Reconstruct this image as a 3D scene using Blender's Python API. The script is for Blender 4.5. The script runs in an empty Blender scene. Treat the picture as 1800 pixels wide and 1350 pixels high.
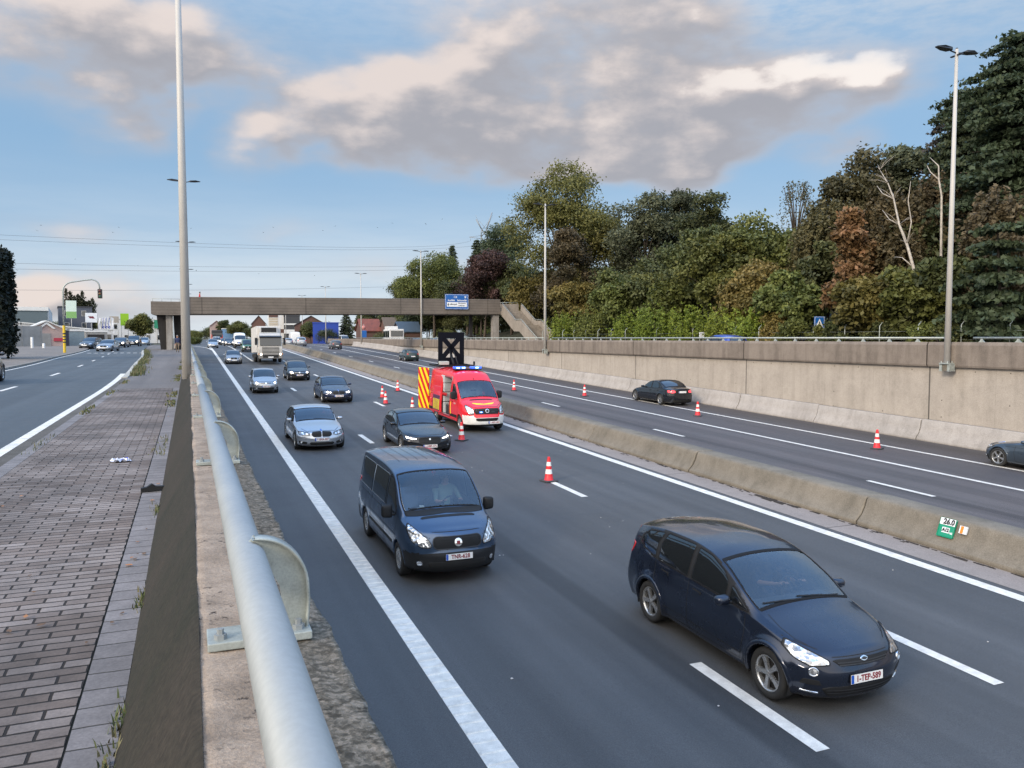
import bpy, bmesh, math, random
import numpy as np
from mathutils import Vector, Matrix, Euler
from mathutils.bvhtree import BVHTree
PI = math.pi
R = math.radians
SC = bpy.context.scene
COL = SC.collection

# ------------------------------------------------------------------ camera, sky, sun, exposure
cam_d = bpy.data.cameras.new("camera")
cam = bpy.data.objects.new("camera", cam_d)
COL.objects.link(cam)
cam_d.sensor_width = 36.0
cam_d.lens = 28.0
cam_d.clip_start = 0.05
cam_d.clip_end = 6000
cam.location = (0, 0, 0)
cam.rotation_euler = (R(90 - 3.311), 0, R(-22.085))
SC.camera = cam
SC.view_settings.view_transform = 'Standard'
SC.view_settings.look = 'None'
SC.view_settings.exposure = 0.12
SC.view_settings.gamma = 1.0

SUN_EL, SUN_AZ = 24.0, -118.0       # azimuth clockwise from +Y (the road direction)
world = bpy.data.worlds.new("World")
SC.world = world
world.use_nodes = True
wt = world.node_tree
wt.nodes.clear()
SKY_STRENGTH = 0.12


class NT:
    """short hand for building node trees"""
    def __init__(self, tree):
        self.t = tree

    def n(self, kind, **kw):
        nd = self.t.nodes.new(kind)
        for k, v in kw.items():
            setattr(nd, k, v)
        return nd

    def put(self, sock, v):
        if isinstance(v, bpy.types.NodeSocket):
            self.t.links.new(v, sock)
        elif v is not None:
            sock.default_value = v

    def math(self, op, a, b=None, c=None, clamp=False):
        nd = self.n('ShaderNodeMath', operation=op)
        nd.use_clamp = clamp
        for i, v in enumerate((a, b, c)):
            if v is not None:
                self.put(nd.inputs[i], v)
        return nd.outputs[0]

    def vmath(self, op, a, b=None):
        nd = self.n('ShaderNodeVectorMath', operation=op)
        self.put(nd.inputs[0], a)
        if b is not None:
            self.put(nd.inputs[1], b)
        return nd.outputs['Value'] if op in ('LENGTH', 'DOT_PRODUCT', 'DISTANCE') else nd.outputs[0]

    def mix(self, f, a, b, blend='MIX'):
        nd = self.n('ShaderNodeMix', data_type='RGBA', blend_type=blend)
        self.put(nd.inputs[0], f)
        self.put(nd.inputs[6], a)
        self.put(nd.inputs[7], b)
        return nd.outputs[2]

    def ramp(self, v, lo, hi, a=0.0, b=1.0, smooth=True):
        nd = self.n('ShaderNodeMapRange')
        nd.interpolation_type = 'SMOOTHSTEP' if smooth else 'LINEAR'
        self.put(nd.inputs[0], v)
        for i, x in enumerate((lo, hi, a, b)):
            nd.inputs[i + 1].default_value = x
        return nd.outputs[0]

    def noise(self, vec, scale, detail=4, rough=0.5, out=0):
        nd = self.n('ShaderNodeTexNoise')
        if vec is not None:
            self.put(nd.inputs['Vector'], vec)
        nd.inputs['Scale'].default_value = scale
        nd.inputs['Detail'].default_value = detail
        nd.inputs['Roughness'].default_value = rough
        return nd.outputs[out]

    def comb(self, x, y, z):
        nd = self.n('ShaderNodeCombineXYZ')
        for i, v in enumerate((x, y, z)):
            self.put(nd.inputs[i], v)
        return nd.outputs[0]


def c4(c):
    return (c[0], c[1], c[2], 1.0)


def build_world():
    # --- a node group giving the cloud density at one (azimuth, elevation) point of the sky
    g = bpy.data.node_groups.new("cloud_density", 'ShaderNodeTree')
    g.interface.new_socket("angles", in_out='INPUT', socket_type='NodeSocketVector')
    g.interface.new_socket("density", in_out='OUTPUT', socket_type='NodeSocketFloat')
    q = NT(g)
    gi = q.n('NodeGroupInput')
    go = q.n('NodeGroupOutput')
    a = gi.outputs[0]
    sp = q.n('ShaderNodeSeparateXYZ')
    q.put(sp.inputs[0], a)
    az, el = sp.outputs[0], sp.outputs[1]
    st = q.comb(az, q.math('MULTIPLY', el, 2.0), 0.0)
    big = q.noise(st, 5.5, 3, 0.5)
    fine = q.noise(st, 15.0, 6, 0.58)
    fbm = q.math('ADD', q.math('MULTIPLY', big, 0.68), q.math('MULTIPLY', fine, 0.32))
    wv = q.vmath('MULTIPLY', q.vmath('SUBTRACT', q.noise(st, 7.0, 3, 0.5, out=1), (0.5, 0.5, 0.5)), (R(9), R(4.5), 0.0))
    a2 = q.vmath('ADD', a, wv)
    tot = None
    for (ca, ce, ra, re, rot, w) in CLOUDS:
        m = q.n('ShaderNodeMapping', vector_type='TEXTURE')
        q.put(m.inputs[0], a2)
        m.inputs[1].default_value = (R(ca), R(ce), 0)
        m.inputs[2].default_value = (0, 0, R(rot))
        m.inputs[3].default_value = (R(ra * 1.7), R(re * 1.85), 1)
        d = q.ramp(q.vmath('LENGTH', m.outputs[0]), 0.0, 1.0, w * 0.78, 0.0)
        tot = d if tot is None else q.math('ADD', tot, d)
    # loose broken cloud all round the rest of the sky
    away = q.ramp(q.math('ABSOLUTE', q.math('SUBTRACT', az, R(22))), R(38), R(70), 0.0, 1.0)
    rest = q.math('MULTIPLY', q.ramp(q.noise(st, 2.3, 3, 0.5), 0.50, 0.68), away)
    tot = q.math('ADD', tot, q.math('MULTIPLY', q.math('MULTIPLY', rest, q.ramp(el, R(24), R(34), 1.0, 0.0)), 0.8))
    tot = q.math('MINIMUM', tot, q.math('ADD', 0.95, q.math('MULTIPLY', tot, 0.12)))
    dens = q.math('ADD', tot, q.math('MULTIPLY', q.math('MULTIPLY', q.math('SUBTRACT', fbm, 0.5), 2.7), q.ramp(tot, 0.0, 0.7)))
    q.put(go.inputs[0], dens)

    w = NT(wt)
    tc = w.n('ShaderNodeTexCoord')
    sep = w.n('ShaderNodeSeparateXYZ')
    w.put(sep.inputs[0], tc.outputs['Generated'])
    az = w.math('ARCTAN2', sep.outputs[0], sep.outputs[1])
    el = w.math('ARCSINE', sep.outputs[2])
    sky = w.n('ShaderNodeTexSky', sky_type='NISHITA')
    sky.sun_disc = False
    sky.sun_elevation = R(SUN_EL)
    sky.sun_rotation = R(SUN_AZ)
    sky.air_density = 1.0
    sky.dust_density = 1.2
    sky.ozone_density = 1.5
    K = 1.0 / SKY_STRENGTH

    def grp(vec):
        nd = w.n('ShaderNodeGroup')
        nd.node_tree = g
        w.put(nd.inputs[0], vec)
        return nd.outputs[0]
    p0 = w.comb(az, el, 0.0)
    p1 = w.vmath('ADD', p0, (R(-1.5), R(1.5), 0.0))
    d0, d1 = grp(p0), grp(p1)
    mask = w.ramp(d0, 0.0, 1.05)
    core = w.ramp(d0, 0.35, 1.15)
    lit = w.math('MULTIPLY', w.ramp(w.math('SUBTRACT', d0, d1), -0.16, 0.62), w.ramp(d0, 0.1, 0.8, 0.35, 1.0))
    sk = w.n('ShaderNodeHueSaturation')
    sk.inputs['Saturation'].default_value = 0.92
    sk.inputs['Value'].default_value = 0.52
    w.put(sk.inputs['Color'], sky.outputs[0])
    blue = w.mix(0.66, sk.outputs[0], w.mix(w.ramp(el, R(20), R(50)), c4([v * K for v in (0.33, 0.56, 0.84)]), c4([v * K for v in (0.17, 0.37, 0.74)])))
    # pale band of thin cloud towards the horizon
    low = w.ramp(el, R(-2), R(13), 1.0, 0.0)
    thin = w.noise(w.comb(az, w.math('MULTIPLY', el, 7.0), 3.0), 3.2, 5, 0.6)
    veil = w.math('MULTIPLY', low, w.ramp(thin, 0.25, 0.7, 0.50, 1.0), clamp=True)
    base = w.mix(veil, blue, c4([v * K for v in (0.76, 0.81, 0.84)]))
    # high rippled veil, stronger at the top right
    rip = w.noise(w.comb(w.math('MULTIPLY', az, 1.0), w.math('MULTIPLY', el, 3.2), 7.0), 26.0, 4, 0.6)
    hi = w.math('MULTIPLY', w.math('MULTIPLY', w.ramp(el, R(13), R(24)), w.ramp(el, R(27), R(40), 1.0, 0.25)), w.ramp(az, R(8), R(40), 0.35, 1.0))
    hv = w.math('MULTIPLY', hi, w.ramp(rip, 0.30, 0.68, 0.28, 0.85), clamp=True)
    base = w.mix(hv, base, c4([v * K for v in (0.54, 0.60, 0.68)]))
    lft = w.vmath('DOT_PRODUCT', tc.outputs['Generated'], (-0.80, -0.60, 0.0))
    back = w.math('MULTIPLY', w.ramp(lft, 0.05, 0.60), 0.9)
    base = w.mix(back, base, c4([v * K for v in (0.82, 0.77, 0.70)]))
    shade = w.mix(core, c4([v * K for v in (0.51, 0.49, 0.51)]), c4([v * K for v in (0.38, 0.365, 0.385)]))
    away = w.ramp(w.math('ABSOLUTE', w.math('SUBTRACT', az, R(22))), R(42), R(60))
    cloud = w.mix(lit, shade, w.mix(away, c4([v * K for v in (0.78, 0.67, 0.61)]), c4([v * K for v in (0.80, 0.80, 0.82)])))
    topl = w.math('MULTIPLY', w.math('MULTIPLY', w.ramp(az, R(24), R(44)), w.ramp(az, R(54), R(64), 1.0, 0.0)), w.ramp(lit, 0.55, 1.0))
    cloud = w.mix(topl, cloud, c4([v * K for v in (0.96, 0.87, 0.80)]))
    opac = w.math('MULTIPLY', mask, 0.88)
    fin = w.mix(opac, base, cloud)
    # added gain: sky overhead and away from the road is brightened to light the ground
    turn = w.math('ABSOLUTE', w.math('SUBTRACT', az, R(22)))
    gain = w.math('ADD', w.ramp(turn, R(45), R(115), 1.0, 2.1), w.ramp(el, R(18), R(48), 0.0, 1.7))
    fin = w.vmath('SCALE', fin)
    fin.node.inputs['Scale'].default_value = 1.0
    w.put(fin.node.inputs['Scale'], gain)
    bg = w.n('ShaderNodeBackground')
    w.put(bg.inputs[0], fin)
    bg.inputs[1].default_value = SKY_STRENGTH
    o = w.n('ShaderNodeOutputWorld')
    wt.links.new(bg.outputs[0], o.inputs[0])


# (azimuth, elevation, half width, half height, tilt, weight) in degrees
CLOUDS = [
    (-7, 16.9, 8.5, 2.5, 3, 0.8), (-2.3, 14.7, 4.0, 2.2, 25, 0.95), (2.5, 17.6, 6.5, 2.0, 5, 0.75), (-9, 20.5, 9, 2.6, 0, 0.5),
    (5.6, 13.9, 3.8, 1.7, 30, 1.0), (10.0, 14.9, 5.5, 1.9, 12, 1.0), (14.6, 17.4, 4.0, 1.5, 10, 0.85), (17, 13.4, 7, 1.8, -4, 1.0),
    (21.0, 17.8, 4.5, 2.8, 35, 1.15), (22.5, 15.4, 8.0, 3.2, 4, 1.2), (30.5, 18.8, 7.0, 3.6, 6, 1.25), (31, 14.8, 7.5, 2.6, 6, 1.1),
    (38.0, 15.7, 7.5, 2.6, 10, 1.2), (45.4, 16.2, 4.6, 1.5, 12, 1.05), (34, 12.1, 7.0, 1.6, 6, 0.9), (44.2, 12.0, 2.6, 0.9, 10, 0.75), (25, 23, 12, 3.5, 4, 0.9), (36, 12.6, 8, 1.4, 4, 0.7), (27, 12.4, 6, 1.3, 8, 0.7), (-3, 19.5, 9, 2.2, 4, 0.6), (9, 17.2, 5, 1.6, 8, 0.6),
    (-7.4, 6.6, 3.4, 0.9, 0, 0.6), (6, 7.6, 3.5, 0.7, 6, 0.45), (-9.5, 2.3, 3.0, 1.3, 4, 0.95), (-4.5, 2.4, 3.6, 1.3, 0, 0.95), (1, 1.9, 3.5, 1.2, 0, 0.8),
    (15, 5.0, 9, 1.3, 2, 0.5), (26, 11.2, 8, 1.2, 3, 0.6),
]
build_world()
world.cycles.sampling_method = 'MANUAL'
world.cycles.sample_map_resolution = 256

sun_d = bpy.data.lights.new("sun", 'SUN')
sun_d.energy = 2.4
sun_d.angle = R(12)
sun_d.color = (1.0, 0.86, 0.70)
sun = bpy.data.objects.new("sun", sun_d)
COL.objects.link(sun)
_sd = Vector((math.sin(R(SUN_AZ)) * math.cos(R(SUN_EL)), math.cos(R(SUN_AZ)) * math.cos(R(SUN_EL)), math.sin(R(SUN_EL))))
sun.rotation_euler = _sd.to_track_quat('Z', 'Y').to_euler()


# ------------------------------------------------------------------ object helpers
def link(name, me, parent=None):
    o = bpy.data.objects.new(name, me)
    COL.objects.link(o)
    if parent is not None:
        o.parent = parent
    return o


def tag(o, label=None, cat=None, group=None, kind=None):
    if label:
        o['label'] = label
    if cat:
        o['category'] = cat
    if group:
        o['group'] = group
    if kind:
        o['kind'] = kind
    return o


def empty(name, loc=(0, 0, 0), rz=0.0, label=None, cat=None, group=None):
    o = bpy.data.objects.new(name, None)
    COL.objects.link(o)
    o.empty_display_size = 0.2
    o.location = loc
    o.rotation_euler = (0, 0, rz)
    return tag(o, label, cat, group)


def children_of(o):
    return [c for c in COL.objects if c.parent == o]


def copy_tree(o, parent=None):
    kids = children_of(o)
    c = o.copy()
    COL.objects.link(c)
    if parent is not None:
        c.parent = parent
    for k in kids:
        copy_tree(k, c)
    return c


class MB:
    """collects shapes and links them as ONE mesh object"""
    def __init__(self):
        self.v, self.f, self.m, self.s = [], [], [], []

    def add(self, vs, fs, mi=0, smooth=False):
        b = len(self.v)
        self.v += [tuple(p) for p in vs]
        for f in fs:
            self.f.append([i + b for i in f])
            self.m.append(mi)
            self.s.append(smooth)
        return self

    def box(self, a, b, mi=0, bev=0.0):
        x0, y0, z0 = a
        x1, y1, z1 = b
        if bev <= 0:
            vs = [(x, y, z) for x in (x0, x1) for y in (y0, y1) for z in (z0, z1)]
            self.add(vs, [(0, 1, 3, 2), (4, 6, 7, 5), (0, 4, 5, 1), (2, 3, 7, 6), (0, 2, 6, 4), (1, 5, 7, 3)], mi)
        else:
            bm = bmesh.new()
            bmesh.ops.create_cube(bm, size=1)
            for v in bm.verts:
                v.co = Vector(((x0 + x1) / 2 + v.co.x * (x1 - x0), (y0 + y1) / 2 + v.co.y * (y1 - y0), (z0 + z1) / 2 + v.co.z * (z1 - z0)))
            bmesh.ops.bevel(bm, geom=bm.edges[:], offset=bev, segments=2, affect='EDGES', profile=0.6)
            self.addbm(bm, mi)
        return self

    def addbm(self, bm, mi=0, smooth=False):
        bm.verts.index_update()
        self.add([v.co[:] for v in bm.verts], [[v.index for v in f.verts] for f in bm.faces], mi, smooth)
        bm.free()

    def tube(self, pts, r, n=10, mi=0, cap=True, smooth=True):
        pts = [Vector(p) for p in pts]
        rs = r if isinstance(r, (list, tuple)) else [r] * len(pts)
        vs, fs = [], []
        up = None
        for i, p in enumerate(pts):
            t = (pts[min(i + 1, len(pts) - 1)] - pts[max(i - 1, 0)]).normalized()
            if up is None:
                up = Vector((0, 0, 1)) if abs(t.z) < 0.9 else Vector((1, 0, 0))
            a = t.cross(up).normalized()
            b = a.cross(t).normalized()
            up = b
            for k in range(n):
                an = 2 * PI * k / n
                vs.append(p + a * (math.cos(an) * rs[i]) + b * (math.sin(an) * rs[i]))
        for i in range(len(pts) - 1):
            for k in range(n):
                k2 = (k + 1) % n
                fs.append((i * n + k, i * n + k2, (i + 1) * n + k2, (i + 1) * n + k))
        self.add(vs, fs, mi, smooth)
        if cap:
            b0 = len(self.v) - len(vs)
            self.f.append([b0 + k for k in range(n)][::-1])
            self.f.append([b0 + (len(pts) - 1) * n + k for k in range(n)])
            self.m += [mi, mi]
            self.s += [False, False]
        return self

    def lathe(self, prof, n=24, mi=0, c=(0, 0, 0), axis='Z', smooth=True, close=False):
        """prof: (radius, height) list; closed faces round the axis"""
        vs, fs = [], []
        for (r, h) in prof:
            for k in range(n):
                a = 2 * PI * k / n
                x, y = r * math.cos(a), r * math.sin(a)
                p = (x, y, h) if axis == 'Z' else ((x, h, y) if axis == 'Y' else (h, x, y))
                vs.append((p[0] + c[0], p[1] + c[1], p[2] + c[2]))
        m = len(prof)
        for i in range(m - 1 + (1 if close else 0)):
            j = (i + 1) % m
            for k in range(n):
                k2 = (k + 1) % n
                fs.append((i * n + k, i * n + k2, j * n + k2, j * n + k))
        self.add(vs, fs, mi, smooth)
        return self

    def prism(self, poly, y0, y1, axis='Y', mi=0):
        """closed polygon of 2-d points extruded along an axis"""
        n = len(poly)

        def P(a, b, t):
            return {'Y': (a, t, b), 'X': (t, a, b), 'Z': (a, b, t)}[axis]
        vs = [P(a, b, y0) for a, b in poly] + [P(a, b, y1) for a, b in poly]
        fs = [list(range(n)), list(range(n, 2 * n))[::-1]] + [(i, (i + 1) % n, n + (i + 1) % n, n + i) for i in range(n)]
        self.add(vs, fs, mi)
        return self

    def sweep(self, prof, ys, fn, mi=0, smooth=False, caps=True, closed=True):
        """profile of (x, z) swept along y; fn(x, y, z) places each point"""
        n = len(prof)
        vs, fs = [], []
        for y in ys:
            for (x, z) in prof:
                vs.append(fn(x, y, z))
        for i in range(len(ys) - 1):
            for k in range(n if closed else n - 1):
                k2 = (k + 1) % n
                fs.append((i * n + k, i * n + k2, (i + 1) * n + k2, (i + 1) * n + k))
        if caps and closed:
            fs.append(list(range(n))[::-1])
            fs.append([(len(ys) - 1) * n + k for k in range(n)])
        self.add(vs, fs, mi, smooth)
        return self

    def xf(self, M, start=0):
        self.v[start:] = [tuple(M @ Vector(p)) for p in self.v[start:]]
        return self

    def mesh(self, name, mats, recalc=True):
        me = bpy.data.meshes.new(name)
        me.from_pydata(self.v, [], self.f)
        for m in (mats if isinstance(mats, (list, tuple)) else [mats]):
            me.materials.append(m)
        me.polygons.foreach_set('material_index', self.m)
        me.polygons.foreach_set('use_smooth', self.s)
        me.update()
        if recalc:
            bm = bmesh.new()
            bm.from_mesh(me)
            bmesh.ops.recalc_face_normals(bm, faces=bm.faces)
            bm.to_mesh(me)
            bm.free()
        return me

    def build(self, name, mats, parent=None, recalc=True):
        return link(name, self.mesh(name, mats, recalc), parent)


def text_mesh(txt, size, align='CENTER', space=1.0, bold=0.0, font_x=1.0, thick=0.001):
    """flat lettering in the XY plane centred on the origin, returned as (verts, faces)"""
    cu = bpy.data.curves.new("lettering", 'FONT')
    cu.body = txt
    cu.size = size
    cu.align_x = align
    cu.align_y = 'CENTER'
    cu.space_character = space
    cu.offset = bold
    cu.extrude = thick
    cu.resolution_u = 3
    ob = bpy.data.objects.new("lettering", cu)
    COL.objects.link(ob)
    dg = bpy.context.evaluated_depsgraph_get()
    me = bpy.data.meshes.new_from_object(ob.evaluated_get(dg))
    vs = [(v.co.x * font_x, v.co.y, v.co.z) for v in me.vertices]
    fs = [list(p.vertices) for p in me.polygons]
    bpy.data.objects.remove(ob)
    bpy.data.meshes.remove(me)
    bpy.data.curves.remove(cu)
    return vs, fs


def add_text(mb, txt, size, M, mi=0, **kw):
    vs, fs = text_mesh(txt, size, **kw)
    mb.add([tuple(M @ Vector(v)) for v in vs], fs, mi)


def pchip(pts):
    xs = np.array([p[0] for p in pts], float)
    ys = np.array([p[1] for p in pts], float)
    n = len(xs)
    if n == 1:
        return lambda x: np.full_like(np.asarray(x, float), ys[0])
    h = np.diff(xs)
    d = np.diff(ys) / h
    m = np.zeros(n)
    m[0], m[-1] = d[0], d[-1]
    for i in range(1, n - 1):
        if d[i - 1] * d[i] > 0:
            w1, w2 = 2 * h[i] + h[i - 1], h[i] + 2 * h[i - 1]
            m[i] = (w1 + w2) / (w1 / d[i - 1] + w2 / d[i])

    def f(x):
        x = np.clip(np.asarray(x, float), xs[0], xs[-1])
        k = np.clip(np.searchsorted(xs, x) - 1, 0, n - 2)
        t = (x - xs[k]) / h[k]
        return ((2 * t**3 - 3 * t**2 + 1) * ys[k] + (t**3 - 2 * t**2 + t) * h[k] * m[k] + (-2 * t**3 + 3 * t**2) * ys[k + 1] + (t**3 - t**2) * h[k] * m[k + 1])
    return f


# ------------------------------------------------------------------ materials
MATS = {}


def mat(name, col=(0.5, 0.5, 0.5), rough=0.6, metal=0.0, spec=0.5, coat=0.0, emit=None, es=0.0, var=0.0, vs=3.0, bump=0.0, bs=40.0, alpha=1.0, trans=0.0, fine=0.0):
    """principled material whose colour and gloss wander a little with noise"""
    if name in MATS:
        return MATS[name]
    m = bpy.data.materials.new(name)
    m.use_nodes = True
    t = NT(m.node_tree)
    b = m.node_tree.nodes['Principled BSDF']
    b.inputs['Base Color'].default_value = c4(col)
    b.inputs['Roughness'].default_value = rough
    b.inputs['Metallic'].default_value = metal
    b.inputs['Specular IOR Level'].default_value = spec
    b.inputs['Coat Weight'].default_value = coat
    b.inputs['Coat Roughness'].default_value = 0.04
    b.inputs['Alpha'].default_value = alpha
    b.inputs['Transmission Weight'].default_value = trans
    if emit:
        b.inputs['Emission Color'].default_value = c4(emit)
        b.inputs['Emission Strength'].default_value = es
    if var > 0 or bump > 0:
        tc = t.n('ShaderNodeTexCoord')
        nz = t.noise(tc.outputs['Object'], vs, 6, 0.6)
        if var > 0:
            f = t.ramp(nz, 0.3, 0.7, 1 - var, 1 + var, smooth=False)
            if fine > 0:
                f = t.math('MULTIPLY', f, t.ramp(t.noise(tc.outputs['Object'], vs * 14, 3, 0.6), 0.3, 0.7, 1 - fine, 1 + fine, smooth=False))
            mx = t.n('ShaderNodeMix', data_type='RGBA', blend_type='MULTIPLY')
            mx.inputs[0].default_value = 1.0
            mx.inputs[6].default_value = c4(col)
            cc = t.n('ShaderNodeCombineColor')
            for i in range(3):
                t.put(cc.inputs[i], f)
            t.put(mx.inputs[7], cc.outputs[0])
            t.put(b.inputs['Base Color'], mx.outputs[2])
            t.put(b.inputs['Roughness'], t.ramp(nz, 0.3, 0.7, max(0.02, rough - 0.08), min(1, rough + 0.08)))
        if bump > 0:
            bp = t.n('ShaderNodeBump')
            bp.inputs['Strength'].default_value = bump
            bp.inputs['Distance'].default_value = 0.02
            t.put(bp.inputs['Height'], t.noise(tc.outputs['Object'], bs, 6, 0.65))
            t.put(b.inputs['Normal'], bp.outputs[0])
    MATS[name] = m
    return m

# ------------------------------------------------------------------ ground levels
SLOPE = 0.02372
SLOPE_A = math.atan(SLOPE)


def hz(y):
    """height of the motorway, which climbs out of its cutting"""
    if y <= 120:
        return -4.9 + SLOPE * y
    t = min(y, 170.0) - 120
    return -4.9 + SLOPE * 120 + SLOPE * t - SLOPE * t * t / 100.0


def sz(y):
    """height of the side street"""
    t = max(0.0, min(1.0, (y - 85) / 45.0))
    return -1.62 + 0.27 * t * t * (3 - 2 * t)


KERB_R = pchip([(-40, -2.26), (25, -2.26), (33, -2.36), (38, -2.50), (48, -2.85), (69, -3.5), (99, -4.85), (150, -6.2), (260, -10)])
KERB_L = pchip([(-40, -8.4), (20, -8.35), (45, -8.6), (80, -10.3), (115, -11.6), (150, -13.0), (260, -17.5)])
MID = pchip([(-40, -5.35), (30, -5.35), (42, -5.55), (52, -5.82), (65, -6.35), (77, -6.85), (100, -7.9), (150, -9.6), (260, -14)])


# ------------------------------------------------------------------ materials of the setting
def asphalt(name, col, tint, streaks, rough):
    """asphalt: fine stone grain, longitudinal wear bands at given x, blotches"""
    m = bpy.data.materials.new(name)
    m.use_nodes = True
    t = NT(m.node_tree)
    b = m.node_tree.nodes['Principled BSDF']
    tc = t.n('ShaderNodeTexCoord')
    o = tc.outputs['Object']
    sp = t.n('ShaderNodeSeparateXYZ')
    t.put(sp.inputs[0], o)
    grain = t.noise(o, 55, 3, 0.7)
    stone = t.noise(o, 190, 2, 0.7)
    blotch = t.noise(o, 0.35, 5, 0.6)
    lane = t.noise(t.comb(t.math('MULTIPLY', sp.outputs[0], 1.6), t.math('MULTIPLY', sp.outputs[1], 0.035), 0.0), 1.0, 4, 0.6)
    f = t.math('MULTIPLY', t.ramp(grain, 0.25, 0.75, 0.66, 1.38, False), t.ramp(stone, 0.3, 0.72, 0.55, 1.55, False))
    f = t.math('MULTIPLY', f, t.ramp(blotch, 0.25, 0.75, 0.86, 1.14, False))
    f = t.math('MULTIPLY', f, t.ramp(lane, 0.3, 0.7, 0.82, 1.18, False))
    for (x, w, k, wob) in streaks:
        wx = t.math('ADD', sp.outputs[0], t.math('MULTIPLY', t.math('SUBTRACT', t.noise(t.comb(0.0, t.math('MULTIPLY', sp.outputs[1], 0.22), x), 1.0, 3), 0.5), wob))
        d = t.math('ABSOLUTE', t.math('SUBTRACT', wx, x))
        f = t.math('MULTIPLY', f, t.ramp(d, w * 0.45, w, k, 1.0))
    cc = t.n('ShaderNodeCombineColor')
    for i in range(3):
        t.put(cc.inputs[i], t.math('MULTIPLY', f, col[i]))
    pat = t.ramp(t.noise(o, 0.16, 4, 0.6), 0.42, 0.64)
    t.put(b.inputs['Base Color'], t.mix(t.math('MULTIPLY', pat, 0.5), cc.outputs[0], t.mix(1.0, cc.outputs[0], c4(tint), 'MULTIPLY')))
    t.put(b.inputs['Roughness'], t.ramp(blotch, 0.3, 0.7, rough - 0.06, rough + 0.08))
    b.inputs['Specular IOR Level'].default_value = 0.42
    bp = t.n('ShaderNodeBump')
    bp.inputs['Strength'].default_value = 0.35
    bp.inputs['Distance'].default_value = 0.01
    t.put(bp.inputs['Height'], stone)
    t.put(b.inputs['Normal'], bp.outputs[0])
    return m


def concrete(name, col, dark, joints=None, stain=0.5, streak=0.5, bump=0.25, zband=None, boards=None, grain=1.0):
    """weathered concrete: blotches, run-down streaks, pores; optional joints (axis, spacing, phase, width), dirty z band"""
    m = bpy.data.materials.new(name)
    m.use_nodes = True
    t = NT(m.node_tree)
    b = m.node_tree.nodes['Principled BSDF']
    tc = t.n('ShaderNodeTexCoord')
    o = tc.outputs['Object']
    sp = t.n('ShaderNodeSeparateXYZ')
    t.put(sp.inputs[0], o)
    x, y, z = sp.outputs
    big = t.noise(o, 0.55, 6, 0.62)
    med = t.noise(o, 4.0, 6, 0.65)
    runs = t.noise(t.comb(t.math('MULTIPLY', x, 2.4), t.math('MULTIPLY', y, 2.4), t.math('MULTIPLY', z, 0.22)), 1.0, 5, 0.62)
    pore = t.noise(o, 38.0, 3, 0.6)
    f = t.math('ADD', t.math('MULTIPLY', t.ramp(big, 0.35, 0.68), stain * 0.6), t.math('MULTIPLY', t.ramp(runs, 0.40, 0.70), streak * 0.6))
    f = t.math('ADD', f, t.math('MULTIPLY', t.ramp(med, 0.42, 0.70), 0.25))
    if zband:
        f = t.math('ADD', f, t.math('MULTIPLY', t.ramp(t.math('ADD', z, t.math('MULTIPLY', t.math('SUBTRACT', runs, 0.5), 0.5)), zband[0], zband[1], 1.0, 0.0), zband[2]))
    f = t.math('MINIMUM', f, 1.0)
    base = t.mix(f, c4(col), c4(dark))
    g = t.ramp(pore, 0.28, 0.72, 1 - 0.22 * grain, 1 + 0.22 * grain, False)
    for (ax, spc, ph, w, k) in (joints or []):
        s = {'X': x, 'Y': y, 'Z': z}[ax]
        u = t.math('FRACT', t.math('DIVIDE', t.math('SUBTRACT', s, ph), spc))
        d = t.math('MULTIPLY', t.math('MINIMUM', u, t.math('SUBTRACT', 1.0, u)), spc)
        g = t.math('MULTIPLY', g, t.ramp(d, w * 0.4, w, k, 1.0))
    cc = t.n('ShaderNodeCombineColor')
    for i in range(3):
        t.put(cc.inputs[i], g)
    t.put(b.inputs['Base Color'], t.mix(1.0, base, cc.outputs[0], 'MULTIPLY'))
    b.inputs['Roughness'].default_value = 0.88
    b.inputs['Specular IOR Level'].default_value = 0.3
    bp = t.n('ShaderNodeBump')
    bp.inputs['Strength'].default_value = bump
    bp.inputs['Distance'].default_value = 0.015
    t.put(bp.inputs['Height'], t.math('ADD', t.math('MULTIPLY', med, 0.6), t.math('MULTIPLY', pore, 0.4)))
    t.put(b.inputs['Normal'], bp.outputs[0])
    return m


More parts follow.
